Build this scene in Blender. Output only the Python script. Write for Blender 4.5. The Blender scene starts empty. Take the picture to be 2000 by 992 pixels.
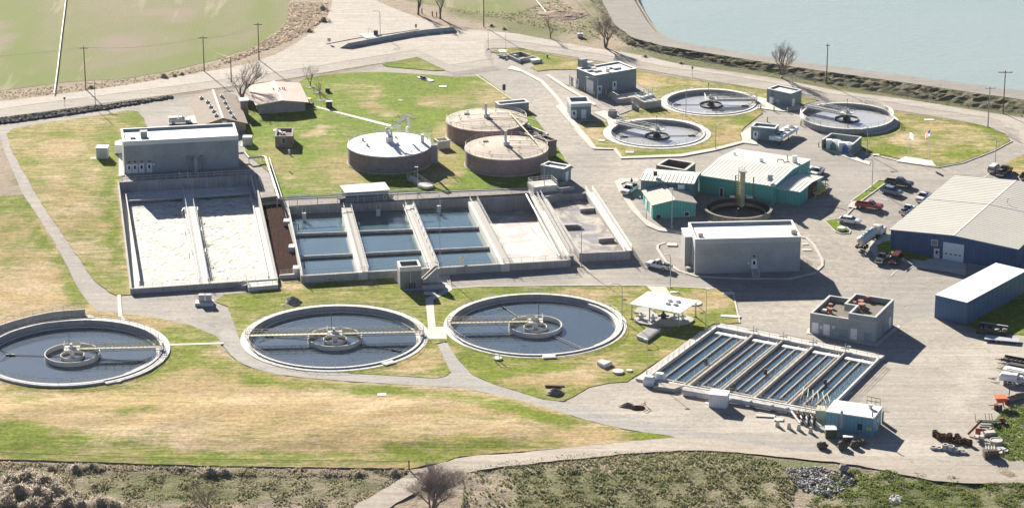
import bpy, math, random
import numpy as np
from mathutils import Vector, Matrix
from mathutils.geometry import delaunay_2d_cdt
R = math.radians
rnd = random.Random(7)
HAZE = 0.000016
S = bpy.context.scene
# ---------------------------------------------------------------- camera, sky, sun, exposure
FOC, PIT, ROLL, CH = 5430.0, 0.334, -0.0012, 200.0
cd = bpy.data.cameras.new('camera'); cam = bpy.data.objects.new('camera', cd); S.collection.objects.link(cam)
cd.sensor_width = 36.0; cd.lens = FOC/2000*36; cd.clip_start = 1; cd.clip_end = 30000
cam.location = (0, 0, CH)
cam.rotation_euler = (Matrix.Rotation(math.pi/2-PIT, 3, 'X') @ Matrix.Rotation(ROLL, 3, 'Z')).to_euler()
S.camera = cam
SUN_EL, SUN_AZ = 23.0, 113.2           # azimuth counter-clockwise from +x
W = bpy.data.worlds.new('World'); S.world = W; W.use_nodes = True
nt = W.node_tree; bg = nt.nodes['Background']
sk = nt.nodes.new('ShaderNodeTexSky'); sk.sky_type = 'NISHITA'; sk.sun_disc = False
sk.sun_elevation = R(SUN_EL); sk.sun_rotation = R(90-SUN_AZ); sk.air_density = 0.42; sk.dust_density = 0.25; sk.ozone_density = 2.5
nt.links.new(sk.outputs[0], bg.inputs[0]); bg.inputs[1].default_value = 0.05
sd = bpy.data.lights.new('sun', 'SUN'); sd.energy = 5.0; sd.angle = R(0.53); sd.color = (1.0, 0.93, 0.82)
so = bpy.data.objects.new('sun', sd); S.collection.objects.link(so)
so.rotation_euler = (Matrix.Rotation(R(SUN_AZ-90), 3, 'Z') @ Matrix.Rotation(-R(90-SUN_EL), 3, 'X')).to_euler()
# lamp shines along its local -Z: tilt so that local +Z points to the sun
sv = Vector((math.cos(R(SUN_AZ))*math.cos(R(SUN_EL)), math.sin(R(SUN_AZ))*math.cos(R(SUN_EL)), math.sin(R(SUN_EL))))
so.rotation_euler = sv.to_track_quat('Z', 'Y').to_euler(); so.location = sv*500
S.view_settings.view_transform = 'Standard'; S.view_settings.look = 'None'
S.view_settings.exposure = 1.46; S.view_settings.gamma = 1; S.view_settings.use_curve_mapping = False
S.render.engine = 'CYCLES'
cy = S.cycles; cy.max_bounces = 5; cy.diffuse_bounces = 2; cy.glossy_bounces = 3; cy.transparent_max_bounces = 12
cy.use_denoising = True; cy.volume_bounces = 0; cy.caustics_reflective = False; cy.caustics_refractive = False

# ---------------------------------------------------------------- survey: reading points off the aerial view
cP, sP = math.cos(PIT), math.sin(PIT); cR, sR = math.cos(ROLL), math.sin(ROLL)
def ray(px, py):
    x = px-1000; y = -(py-496)
    X = cR*x-sR*y; Y = sR*x+cR*y
    return Vector((X, FOC*cP+Y*sP, -FOC*sP+Y*cP))
def G(px, py, z=0.0):
    d = ray(px, py); t = (CH-z)/(-d.z)
    return Vector((d.x*t, d.y*t, z))
def Gn(a, z=0.0):
    a = np.asarray(a, float); x = a[:, 0]-1000; y = -(a[:, 1]-496)
    X = cR*x-sR*y; Y = sR*x+cR*y
    dy = FOC*cP+Y*sP; dz = FOC*sP-Y*cP; t = (CH-z)/dz
    return np.stack([X*t, dy*t], 1)
def PX(a, z=0.0):
    a = np.asarray(a, float); x = a[:, 0]; y = a[:, 1]; zz = z-CH
    dep = y*cP-zz*sP; up = y*sP+zz*cP
    X = x/dep*FOC; Y = up/dep*FOC
    u = cR*X+sR*Y; v = -sR*X+cR*Y
    return np.stack([u+1000, 496-v], 1)
def pxv(p): return PX([(p.x, p.y)], p.z)[0]
def hgt(base, top, zb=0.0):
    B = G(base[0], base[1], zb); lo, hi = -5.0, 80.0
    for _ in range(40):
        m = (lo+hi)/2
        if G(top[0], top[1], m).y > B.y: lo = m
        else: hi = m
    return lo

# ---------------------------------------------------------------- materials
MATS = {}
def M(name, col, var=0.10, scale=0.6, rough=0.85, metal=0.0, bump=0.0, col2=None, fine=0.0, spec=0.3, stain=0.0, stretch=None):
    """plain painted / mineral surface: base colour with cloudy wear, fine grain, optional vertical run-down stains"""
    if name in MATS: return MATS[name]
    m = bpy.data.materials.new(name); m.use_nodes = True; n = m.node_tree.nodes; l = m.node_tree.links
    b = n['Principled BSDF']; b.inputs['Roughness'].default_value = rough; b.inputs['Metallic'].default_value = metal
    b.inputs['Specular IOR Level'].default_value = spec
    tc = n.new('ShaderNodeTexCoord'); mp = n.new('ShaderNodeMapping'); l.new(tc.outputs['Object'], mp.inputs[0])
    if stretch: mp.inputs['Scale'].default_value = stretch
    a = n.new('ShaderNodeTexNoise'); a.inputs['Scale'].default_value = scale; a.inputs['Detail'].default_value = 5
    a.inputs['Roughness'].default_value = 0.6
    l.new(mp.outputs[0], a.inputs['Vector'])
    r = n.new('ShaderNodeMapRange'); r.inputs[1].default_value = 0.3; r.inputs[2].default_value = 0.7
    l.new(a.outputs[0], r.inputs[0])
    c2 = col2 or tuple(min(1, c*(1+var)) for c in col); c1 = tuple(c*(1-var) for c in col) if not col2 else col
    mx = n.new('ShaderNodeMix'); mx.data_type = 'RGBA'; mx.inputs[6].default_value = (*c1, 1); mx.inputs[7].default_value = (*c2, 1)
    l.new(r.outputs[0], mx.inputs[0]); out = mx.outputs[2]
    if fine:
        f = n.new('ShaderNodeTexNoise'); f.inputs['Scale'].default_value = scale*9; f.inputs['Detail'].default_value = 3
        l.new(mp.outputs[0], f.inputs['Vector'])
        fr = n.new('ShaderNodeMapRange'); fr.inputs[1].default_value = 0.3; fr.inputs[2].default_value = 0.7
        fr.inputs[3].default_value = 1-fine; fr.inputs[4].default_value = 1+fine
        l.new(f.outputs[0], fr.inputs[0])
        mm = n.new('ShaderNodeVectorMath'); mm.operation = 'SCALE'
        l.new(out, mm.inputs[0]); l.new(fr.outputs[0], mm.inputs['Scale']); out = mm.outputs[0]
    if stain:
        sm = n.new('ShaderNodeMapping'); sm.inputs['Scale'].default_value = (2.2, 2.2, 0.12); l.new(tc.outputs['Object'], sm.inputs[0])
        s = n.new('ShaderNodeTexNoise'); s.inputs['Scale'].default_value = 1.0; s.inputs['Detail'].default_value = 4; l.new(sm.outputs[0], s.inputs['Vector'])
        sr = n.new('ShaderNodeMapRange'); sr.inputs[1].default_value = 0.45; sr.inputs[2].default_value = 0.75
        sr.inputs[3].default_value = 1.0; sr.inputs[4].default_value = 1-stain; l.new(s.outputs[0], sr.inputs[0])
        mm = n.new('ShaderNodeVectorMath'); mm.operation = 'SCALE'
        l.new(out, mm.inputs[0]); l.new(sr.outputs[0], mm.inputs['Scale']); out = mm.outputs[0]
    l.new(out, b.inputs['Base Color'])
    if bump:
        bp = n.new('ShaderNodeBump'); bp.inputs['Strength'].default_value = bump; bp.inputs['Distance'].default_value = 0.05
        l.new(a.outputs[0], bp.inputs['Height']); l.new(bp.outputs[0], b.inputs['Normal'])
    MATS[name] = m; return m

def noise(n, l, vec, scale, detail=5, rough=0.6, dist=0.0):
    a = n.new('ShaderNodeTexNoise'); a.inputs['Scale'].default_value = scale; a.inputs['Detail'].default_value = detail
    a.inputs['Roughness'].default_value = rough; a.inputs['Distortion'].default_value = dist; l.new(vec, a.inputs['Vector']); return a.outputs[0]
def rng(n, l, v, a, b, c=0.0, d=1.0):
    r = n.new('ShaderNodeMapRange'); r.inputs[1].default_value = a; r.inputs[2].default_value = b
    r.inputs[3].default_value = c; r.inputs[4].default_value = d
    l.new(v, r.inputs[0]); return r.outputs[0]
def mixc(n, l, f, a, b, mode='MIX'):
    m = n.new('ShaderNodeMix'); m.data_type = 'RGBA'; m.blend_type = mode
    if isinstance(f, float): m.inputs[0].default_value = f
    else: l.new(f, m.inputs[0])
    for i, v in ((6, a), (7, b)):
        if isinstance(v, tuple): m.inputs[i].default_value = (*v, 1)
        else: l.new(v, m.inputs[i])
    return m.outputs[2]
def mth(n, l, op, a, b):
    m = n.new('ShaderNodeMath'); m.operation = op
    for i, v in ((0, a), (1, b)):
        if isinstance(v, (int, float)): m.inputs[i].default_value = v
        else: l.new(v, m.inputs[i])
    return m.outputs[0]
def newmat(name, rough=0.9, spec=0.2):
    m = bpy.data.materials.new(name); m.use_nodes = True; n = m.node_tree.nodes; l = m.node_tree.links
    b = n['Principled BSDF']; b.inputs['Roughness'].default_value = rough; b.inputs['Specular IOR Level'].default_value = spec
    g = n.new('ShaderNodeNewGeometry'); MATS[name] = m
    return m, n, l, b, g.outputs['Position']
def rot(n, l, v, ang, scale=(1, 1, 1)):
    m = n.new('ShaderNodeMapping'); m.inputs['Rotation'].default_value = (0, 0, ang); m.inputs['Scale'].default_value = scale
    l.new(v, m.inputs[0]); return m.outputs[0]
def bumpn(n, l, h, b, st=0.5, dist=0.1):
    x = n.new('ShaderNodeBump'); x.inputs['Strength'].default_value = st; x.inputs['Distance'].default_value = dist
    l.new(h, x.inputs['Height']); l.new(x.outputs[0], b.inputs['Normal'])

def lawn_mat(name, green=(0.105, 0.155, 0.006), green2=(0.18, 0.215, 0.014), straw=(0.43, 0.315, 0.155), ang=0.0, mow=0.04):
    m, n, l, b, P = newmat(name, 0.95, 0.1)
    at = n.new('ShaderNodeAttribute'); at.attribute_name = 'green'
    big = noise(n, l, P, 0.09, 6, 0.62, 0.6); mid = noise(n, l, rot(n, l, P, 0.0, (0.5, 1.6, 1)), 0.42, 6, 0.7); fin = noise(n, l, rot(n, l, P, 0.0, (1.0, 0.75, 1)), 1.25, 5, 0.8)
    st = noise(n, l, rot(n, l, P, ang, (0.10, 1.6, 1)), 0.9, 3, 0.6)
    s = mth(n, l, 'ADD', mth(n, l, 'MULTIPLY', mth(n, l, 'SUBTRACT', big, 0.5), 1.3), mth(n, l, 'MULTIPLY', mth(n, l, 'SUBTRACT', mid, 0.5), 2.1))
    s = mth(n, l, 'ADD', s, mth(n, l, 'MULTIPLY', mth(n, l, 'SUBTRACT', st, 0.5), 0.9))
    s = mth(n, l, 'ADD', s, at.outputs['Fac'])
    f = rng(n, l, s, 0.12, 0.88)
    gc = mixc(n, l, rng(n, l, fin, 0.3, 0.7), green, green2)
    sc = mixc(n, l, rng(n, l, mid, 0.3, 0.7), straw, tuple(c*0.78 for c in straw)); pale = noise(n, l, rot(n, l, P, 0.0, (0.5, 1.4, 1)), 0.05, 5, 0.6, 1.0); sc = mixc(n, l, rng(n, l, pale, 0.46, 0.62, 0, 0.8), sc, (0.50, 0.385, 0.25))
    col = mixc(n, l, f, sc, gc)
    ln = noise(n, l, rot(n, l, P, 0.03, (0.03, 2.6, 1)), 0.8, 3, 0.7); wr = noise(n, l, P, 0.16, 6, 0.75, 1.5)
    v = mth(n, l, 'MULTIPLY', rng(n, l, fin, 0.3, 0.7, 0.62, 1.38), mth(n, l, 'MULTIPLY', rng(n, l, ln, 0.3, 0.7, 0.88, 1.12), rng(n, l, wr, 0.25, 0.7, 1.14, 0.84)))
    col = mixc(n, l, rng(n, l, wr, 0.62, 0.72, 0, 0.45), col, (0.34, 0.30, 0.22))
    vv = n.new('ShaderNodeVectorMath'); vv.operation = 'SCALE'; l.new(col, vv.inputs[0]); l.new(v, vv.inputs['Scale'])
    l.new(vv.outputs[0], b.inputs['Base Color']); bumpn(n, l, mth(n, l, 'ADD', fin, mid), b, 0.8, 0.15)
    return m
def paved_mat(name, c1, c2, c3, rough=0.9, sc=0.25, streak=None):
    """worn paving: cloudy patches, fine grain, long tyre streaks"""
    m, n, l, b, P = newmat(name, rough, 0.2)
    at = n.new('ShaderNodeAttribute'); at.attribute_name = 'green'
    a = noise(n, l, P, sc*0.35, 6, 0.6, 0.8); bb = noise(n, l, P, sc*3, 5, 0.7); f = noise(n, l, P, 1.6, 5, 0.8)
    col = mixc(n, l, rng(n, l, a, 0.35, 0.65), c1, c2)
    pt = mth(n, l, 'ADD', bb, mth(n, l, 'MULTIPLY', mth(n, l, 'SUBTRACT', at.outputs['Fac'], 0.5), 0.7))
    col = mixc(n, l, rng(n, l, pt, 0.48, 0.8), col, c3)
    if streak is not None:
        s = noise(n, l, rot(n, l, P, streak, (0.05, 1.1, 1)), 0.8, 4, 0.65, 0.3)
        col = mixc(n, l, rng(n, l, s, 0.5, 0.75, 0, 0.7), col, c3)
    tr_ = noise(n, l, rot(n, l, P, 0.9, (0.045, 0.9, 1)), 0.7, 4, 0.7, 0.6); tr2 = noise(n, l, rot(n, l, P, -0.5, (0.05, 1.0, 1)), 0.8, 4, 0.7, 0.5); oil = noise(n, l, P, 0.35, 6, 0.8, 0.5)
    vo = n.new('ShaderNodeTexVoronoi'); vo.feature = 'DISTANCE_TO_EDGE'; vo.inputs['Scale'].default_value = 0.09; wv_ = n.new('ShaderNodeVectorMath'); wv_.operation = 'ADD'; l.new(P, wv_.inputs[0]); nv = n.new('ShaderNodeTexNoise'); nv.inputs['Scale'].default_value = .5; l.new(P, nv.inputs['Vector']); ns_ = n.new('ShaderNodeVectorMath'); ns_.operation = 'SCALE'; ns_.inputs['Scale'].default_value = 3.0; l.new(nv.outputs['Color'], ns_.inputs[0]); l.new(ns_.outputs[0], wv_.inputs[1]); l.new(wv_.outputs[0], vo.inputs['Vector'])
    v = mth(n, l, 'MULTIPLY', rng(n, l, f, 0.3, 0.7, 0.84, 1.16), mth(n, l, 'MULTIPLY', rng(n, l, tr_, 0.35, 0.7, 0.92, 1.13), rng(n, l, tr2, 0.35, 0.7, 1.06, 0.88)))
    v = mth(n, l, 'MULTIPLY', v, mth(n, l, 'MULTIPLY', rng(n, l, oil, 0.56, 0.72, 1.0, 0.72), rng(n, l, vo.outputs['Distance'], 0.0, 0.012, 0.80, 1.0)))
    vv = n.new('ShaderNodeVectorMath'); vv.operation = 'SCALE'; l.new(col, vv.inputs[0]); l.new(v, vv.inputs['Scale'])
    l.new(vv.outputs[0], b.inputs['Base Color']); bumpn(n, l, mth(n, l, 'ADD', f, bb), b, 0.3, 0.04)
    return m
def water_mat(name, col, rough=0.06, bump=0.03, bscale=1.2, spec=0.5, var=0.12):
    m, n, l, b, P = newmat(name, rough, spec)
    a = noise(n, l, P, 0.06, 4, 0.6, 0.5)
    l.new(mixc(n, l, rng(n, l, a, 0.3, 0.7), tuple(c*(1-var) for c in col), tuple(c*(1+var) for c in col)), b.inputs['Base Color'])
    w = noise(n, l, rot(n, l, P, 0.5, (0.6, 1.5, 1)), bscale, 4, 0.6)
    bumpn(n, l, w, b, bump, 0.3); b.inputs['IOR'].default_value = 2.0
    return m
def rib_mat(name, col, rough=0.5, pitch=0.6, ang=0.0, dark=0.75):
    """profiled sheet metal wall: shallow ribs as bump plus seam lines (vertical)"""
    m, n, l, b, P = newmat(name, rough, 0.4)
    w = n.new('ShaderNodeTexWave'); w.wave_type = 'BANDS'; w.bands_direction = 'X'; w.inputs['Scale'].default_value = 1/pitch*0.314*1.0
    l.new(rot(n, l, P, -ang), w.inputs['Vector'])
    a = noise(n, l, P, 0.3, 5, 0.6)
    base = mixc(n, l, rng(n, l, a, 0.3, 0.7), tuple(c*0.88 for c in col), tuple(min(1, c*1.1) for c in col))
    l.new(mixc(n, l, rng(n, l, w.outputs[1], 0.0, 0.25, 1, 0), base, tuple(c*dark for c in col)), b.inputs['Base Color'])
    bumpn(n, l, w.outputs[1], b, 0.4, 0.06)
    return m
def brick_mat(name, c1, c2, mortar, ang, sc=1.0, bw=0.8, bh=0.4):
    m, n, l, b, P = newmat(name, 0.9, 0.2)
    cx = n.new('ShaderNodeSeparateXYZ'); l.new(P, cx.inputs[0])
    h = mth(n, l, 'ADD', mth(n, l, 'MULTIPLY', cx.outputs[0], math.cos(ang)+0.37), mth(n, l, 'MULTIPLY', cx.outputs[1], math.sin(ang)+0.83))
    cb = n.new('ShaderNodeCombineXYZ'); l.new(h, cb.inputs[0]); l.new(cx.outputs[2], cb.inputs[1])
    t = n.new('ShaderNodeTexBrick'); t.inputs['Scale'].default_value = sc; t.inputs['Brick Width'].default_value = bw; t.inputs['Row Height'].default_value = bh
    t.inputs['Mortar Size'].default_value = 0.03; t.inputs['Color1'].default_value = (*c1, 1); t.inputs['Color2'].default_value = (*c2, 1); t.inputs['Mortar'].default_value = (*mortar, 1)
    l.new(cb.outputs[0], t.inputs['Vector'])
    a = noise(n, l, P, 0.25, 5, 0.65)
    v = rng(n, l, a, 0.3, 0.7, 0.85, 1.15)
    vv = n.new('ShaderNodeVectorMath'); vv.operation = 'SCALE'; l.new(t.outputs[0], vv.inputs[0]); l.new(v, vv.inputs['Scale'])
    l.new(vv.outputs[0], b.inputs['Base Color'])
    return m

concrete = M('concrete', (0.40, 0.385, 0.355), 0.16, 0.35, 0.9, fine=0.06, stain=0.28)
concrete_white = M('pale_concrete', (0.62, 0.59, 0.53), 0.10, 0.5, 0.9, fine=0.05)
conc_floor = M('floor_concrete', (0.46, 0.44, 0.40), 0.15, 0.3, 0.9, fine=0.08)
walk_conc = M('path_concrete', (0.52, 0.49, 0.44), 0.10, 0.5, 0.9, fine=0.06)
rim_conc = M('rim_concrete', (0.60, 0.58, 0.54), 0.08, 0.6, 0.9, fine=0.05)
dark_metal = M('dark_metal', (0.05, 0.05, 0.055), 0.2, 2, 0.6)
grey_metal = M('galvanised_metal', (0.42, 0.43, 0.44), 0.1, 2, 0.5, spec=0.5)
rail_metal = M('railing_metal', (0.62, 0.61, 0.58), 0.08, 2, 0.5, spec=0.5)
pipe_metal = M('pipe_metal', (0.55, 0.55, 0.54), 0.15, 1.5, 0.5, spec=0.5)
cream = M('cream_paint', (0.62, 0.56, 0.36), 0.12, 2, 0.6)
yellow = M('yellow_paint', (0.62, 0.50, 0.14), 0.12, 2, 0.6)
white_paint = M('white_paint', (0.80, 0.80, 0.78), 0.04, 1, 0.5)
white_roof = M('white_roof', (0.78, 0.78, 0.76), 0.05, 0.2, 0.7)
black = M('black_rubber', (0.02, 0.02, 0.022), 0.2, 2, 0.8)
glassm = M('window_glass', (0.02, 0.025, 0.03), 0.1, 1, 0.08, spec=0.8)
wood = M('weathered_wood', (0.16, 0.12, 0.09), 0.25, 2, 0.9)
rust = M('rusty_steel', (0.20, 0.08, 0.045), 0.35, 1.5, 0.9)
bark = M('bark', (0.17, 0.13, 0.11), 0.25, 2, 0.95)
twig = M('twigs', (0.26, 0.20, 0.17), 0.25, 1, 0.95)
water_clar = water_mat('clarifier_water', (0.065, 0.09, 0.108), 0.04, 0.035)
water_blue = water_mat('basin_water', (0.08, 0.135, 0.155), 0.04, 0.03)
water_top = water_mat('pale_clarifier_water', (0.44, 0.445, 0.43), 0.08, 0.03)
water_dark = water_mat('filter_water', (0.045, 0.095, 0.12), 0.05, 0.03)
# ---------------------------------------------------------------- mesh helpers
LOC = {}
class Fr:
    def __init__(s, o, ang): s.o = Vector((o[0], o[1], 0)); s.a = ang; s.x = Vector((math.cos(ang), math.sin(ang), 0)); s.y = Vector((-math.sin(ang), math.cos(ang), 0))
    def P(s, u, v, z=0.0): return Vector((s.o.x+s.x.x*u+s.y.x*v, s.o.y+s.x.y*u+s.y.y*v, z))
    def uv(s, px, py, z=0.0):
        d = G(px, py, z)-s.o; return d.x*s.x.x+d.y*s.x.y, d.x*s.y.x+d.y*s.y.y
W0 = Fr((0, 0), 0.0)
class MB:
    def __init__(s): s.v = []; s.f = []; s.m = []; s.k = 0; s.e = 0
    def add(s, vs, fs):
        b = len(s.v); s.v += [tuple(v) for v in vs]; s.f += [[i+b for i in f] for f in fs]; s.m += [s.k]*len(fs)
    def fbox(s, fr, u0, u1, v0, v1, z0, z1):
        p = [fr.P(u, v, z) for z in (z0, z1) for (u, v) in ((u0, v0), (u1, v0), (u1, v1), (u0, v1))]
        s.add(p, [(3, 2, 1, 0), (4, 5, 6, 7), (0, 1, 5, 4), (1, 2, 6, 5), (2, 3, 7, 6), (3, 0, 4, 7)])
    def box(s, c, d, rz=0.0):
        f = Fr((c[0], c[1]), rz); s.fbox(f, -d[0]/2, d[0]/2, -d[1]/2, d[1]/2, c[2]-d[2]/2, c[2]+d[2]/2)
    def prism(s, pts, z0, z1):
        pts = [(p[0], p[1]) for p in pts]; n = len(pts)
        a = sum(pts[i][0]*pts[(i+1) % n][1]-pts[(i+1) % n][0]*pts[i][1] for i in range(n))
        if a < 0: pts = pts[::-1]
        zt = z1 if hasattr(z1, '__len__') else [z1]*n
        s.add([(x, y, z0) for x, y in pts]+[(x, y, zt[i]) for i, (x, y) in enumerate(pts)],
              [tuple(range(n-1, -1, -1)), tuple(range(n, 2*n))]+[(i, (i+1) % n, n+(i+1) % n, n+i) for i in range(n)])
    def hexa(s, b, t):   # bottom 4 + top 4 points
        s.add(list(b)+list(t), [(3, 2, 1, 0), (4, 5, 6, 7), (0, 1, 5, 4), (1, 2, 6, 5), (2, 3, 7, 6), (3, 0, 4, 7)])
    def wall(s, p0, p1, t, z0, z1, z1b=None):
        """upright wall between two ground points, thickness t centred on the line"""
        p0 = Vector((p0[0], p0[1], 0)); p1 = Vector((p1[0], p1[1], 0)); d = (p1-p0).normalized(); q = Vector((-d.y, d.x, 0))*t/2
        s.e += 1; e = 0.0035*(s.e % 9); z1b = z1 if z1b is None else z1b
        b = [p0-q, p1-q, p1+q, p0+q]; zz = [z1, z1b, z1b, z1]
        s.hexa([Vector((p.x, p.y, z0)) for p in b], [Vector((p.x, p.y, zz[i]+e)) for i, p in enumerate(b)])
    def wallpx(s, a, b, t, z0, z1, z1b=None):
        s.wall(G(a[0], a[1], z1), G(b[0], b[1], z1 if z1b is None else z1b), t, z0, z1, z1b)
    def tube(s, pts, r, n=6, r2=None, cap=True):
        pts = [Vector(p) for p in pts]; k = len(pts); b = len(s.v); rr = [r+(((r2 if r2 is not None else r)-r)*i/(k-1)) for i in range(k)]
        up = Vector((0, 0, 1)); prev = None; vs = []
        for i, p in enumerate(pts):
            d = (pts[min(i+1, k-1)]-pts[max(i-1, 0)]).normalized()
            if prev is None:
                a = d.cross(up)
                if a.length < 1e-3: a = d.cross(Vector((1, 0, 0)))
                a.normalize()
            else:
                a = prev-d*prev.dot(d); a.normalize()
            prev = a; c = d.cross(a)
            for j in range(n):
                th = 2*math.pi*j/n; vs.append(p+(a*math.cos(th)+c*math.sin(th))*rr[i])
        fs = [(i*n+j, i*n+(j+1) % n, (i+1)*n+(j+1) % n, (i+1)*n+j) for i in range(k-1) for j in range(n)]
        if cap: fs += [tuple(range(n-1, -1, -1)), tuple((k-1)*n+j for j in range(n))]
        s.add(vs, fs)
    def cyl(s, c, r, z0, z1, n=16, r2=None):
        r2 = r if r2 is None else r2
        vs = [(c[0]+q*math.cos(2*math.pi*j/n), c[1]+q*math.sin(2*math.pi*j/n), z) for z, q in ((z0, r), (z1, r2)) for j in range(n)]
        s.add(vs, [tuple(range(n-1, -1, -1)), tuple(range(n, 2*n))]+[(j, (j+1) % n, n+(j+1) % n, n+j) for j in range(n)])
    def ring(s, c, ri, ro, z0, z1, n=96, a0=0.0, a1=2*math.pi):
        full = abs(a1-a0-2*math.pi) < 1e-6; k = n if full else n+1
        vs = []
        for i in range(k):
            t = a0+(a1-a0)*i/n; cx, sx = math.cos(t), math.sin(t)
            vs += [(c[0]+ri*cx, c[1]+ri*sx, z0), (c[0]+ro*cx, c[1]+ro*sx, z0), (c[0]+ro*cx, c[1]+ro*sx, z1), (c[0]+ri*cx, c[1]+ri*sx, z1)]
        fs = []
        for i in range(n):
            a = 4*i; b = 4*((i+1) % k)
            fs += [(a+3, a+2, b+2, b+3), (a+2, a+1, b+1, b+2), (a, a+3, b+3, b), (a+1, a, b, b+1)]
        if not full: fs += [(0, 1, 2, 3), (4*n+3, 4*n+2, 4*n+1, 4*n)]
        s.add(vs, fs)
    def disc(s, c, r, z, n=96): s.add([(c[0]+r*math.cos(2*math.pi*j/n), c[1]+r*math.sin(2*math.pi*j/n), z) for j in range(n)], [tuple(range(n))])
    def sphere(s, c, r, n=8, m=5, sq=(1, 1, 1)):
        vs = [(c[0], c[1], c[2]-r*sq[2])]
        for i in range(1, m):
            t = math.pi*i/m
            for j in range(n):
                p = 2*math.pi*j/n; vs.append((c[0]+r*sq[0]*math.sin(t)*math.cos(p), c[1]+r*sq[1]*math.sin(t)*math.sin(p), c[2]-r*sq[2]*math.cos(t)))
        vs.append((c[0], c[1], c[2]+r*sq[2])); fs = [(0, 1+(j+1) % n, 1+j) for j in range(n)]
        for i in range(m-2):
            a = 1+i*n; fs += [(a+j, a+(j+1) % n, a+n+(j+1) % n, a+n+j) for j in range(n)]
        a = 1+(m-2)*n; fs += [(a+j, a+(j+1) % n, len(vs)-1) for j in range(n)]
        s.add(vs, fs)
    def rail(s, pts, h=1.1, step=2.2, rails=(1.0, 0.55), r=0.032, closed=False, rp=0.035):
        pts = [Vector(p) for p in pts]
        if closed: pts = pts+[pts[0]]
        for f in rails: s.tube([p+Vector((0, 0, h*f)) for p in pts], r, 4, cap=False)
        L = [0.0]
        for a, b in zip(pts, pts[1:]): L.append(L[-1]+(b-a).length)
        k = max(1, round(L[-1]/step))
        for i in range(k+(0 if closed else 1)):
            t = L[-1]*i/k; j = 0
            while j < len(pts)-2 and L[j+1] < t: j += 1
            w = (t-L[j])/max(1e-6, L[j+1]-L[j]); p = pts[j].lerp(pts[j+1], min(1, w))
            s.tube([p, p+Vector((0, 0, h))], rp, 4, cap=False)
    def arc(s, c, r, a0, a1, z, n=48): return [Vector((c[0]+r*math.cos(a0+(a1-a0)*i/n), c[1]+r*math.sin(a0+(a1-a0)*i/n), z)) for i in range(n+1)]
    def build(s, name, mats, parent=None, smooth=False, label=None):
        if not isinstance(mats, (list, tuple)): mats = [mats]
        o = LOC.get(parent.name, Vector((0, 0, 0))) if parent else Vector((0, 0, 0))
        me = bpy.data.meshes.new(name)
        me.from_pydata([(x-o.x, y-o.y, z-o.z) for x, y, z in s.v], [], s.f)
        for m in mats: me.materials.append(m)
        if len(mats) > 1: me.polygons.foreach_set('material_index', s.m)
        if smooth: me.polygons.foreach_set('use_smooth', [True]*len(me.polygons))
        me.update(); ob = bpy.data.objects.new(name, me); S.collection.objects.link(ob)
        if parent: ob.parent = parent; LOC[ob.name] = o
        if label: ob['label'] = label
        return ob
def tag(o, label, cat, group=None, kind=None):
    o['label'] = label
    if cat: o['category'] = cat
    if group: o['group'] = group
    if kind: o['kind'] = kind
    return o
def thing(name, label, cat, loc=(0, 0, 0), group=None):
    o = bpy.data.objects.new(name, None); S.collection.objects.link(o); o.empty_display_size = 0.5
    o.location = loc; LOC[o.name] = Vector(loc); return tag(o, label, cat, group)
def single(mb, name, mats, label, cat, group=None, kind=None, smooth=False):
    """a thing that is one mesh, its origin at its base"""
    z0 = min(v[2] for v in mb.v); n = len(mb.v)
    c = Vector((sum(v[0] for v in mb.v)/n, sum(v[1] for v in mb.v)/n, z0)); mb.v = [(v[0]-c.x, v[1]-c.y, v[2]-c.z) for v in mb.v]
    o = mb.build(name, mats, None, smooth); o.location = c; return tag(o, label, cat, group, kind)
def copy_tree(o, parent=None):
    c = o.copy(); S.collection.objects.link(c)
    if parent: c.parent = parent
    for ch in list(o.children): copy_tree(ch, c)
    return c
def place(proto, used, loc, rz, label, group=None, sc=1.0):
    o = proto if not used.get(proto.name) else copy_tree(proto)
    used[proto.name] = True
    o.location = loc; o.rotation_euler = (0, 0, rz); o['label'] = label
    if sc != 1.0: o.scale = (sc, sc, sc)
    if group: o['group'] = group
    return o
USED = {}
# ---------------------------------------------------------------- flat sheets with holes
PITS = []        # world polygons of everything sunk below the ground
def inpoly(P, poly):
    x, y = P[:, 0], P[:, 1]; c = np.zeros(len(P), bool); n = len(poly); j = n-1
    for i in range(n):
        xi, yi = poly[i]; xj, yj = poly[j]
        if yi != yj:
            t = ((yi > y) != (yj > y)) & (x < (xj-xi)*(y-yi)/(yj-yi)+xi); c ^= t
        j = i
    return c
def smooth_poly(p, it=2):
    p = np.asarray(p, float)
    for _ in range(it):
        q = np.roll(p, -1, 0); p = np.stack([p*0.75+q*0.25, p*0.25+q*0.75], 1).reshape(-1, 2)
    return p
def blobs_at(pxy, blobs, base):
    g = np.full(len(pxy), base, float)
    for b in blobs:
        cx, cy, rx, ry, val = b[:5]; a = R(b[5]) if len(b) > 5 else 0.0
        dx = pxy[:, 0]-cx; dy = pxy[:, 1]-cy
        u = (dx*math.cos(a)+dy*math.sin(a))/rx; v = (-dx*math.sin(a)+dy*math.cos(a))/ry
        w = np.clip(1.25-np.sqrt(u*u+v*v), 0, 1); w = np.clip(w*2.2, 0, 1)
        g = g*(1-w)+val*w
    return g
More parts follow.
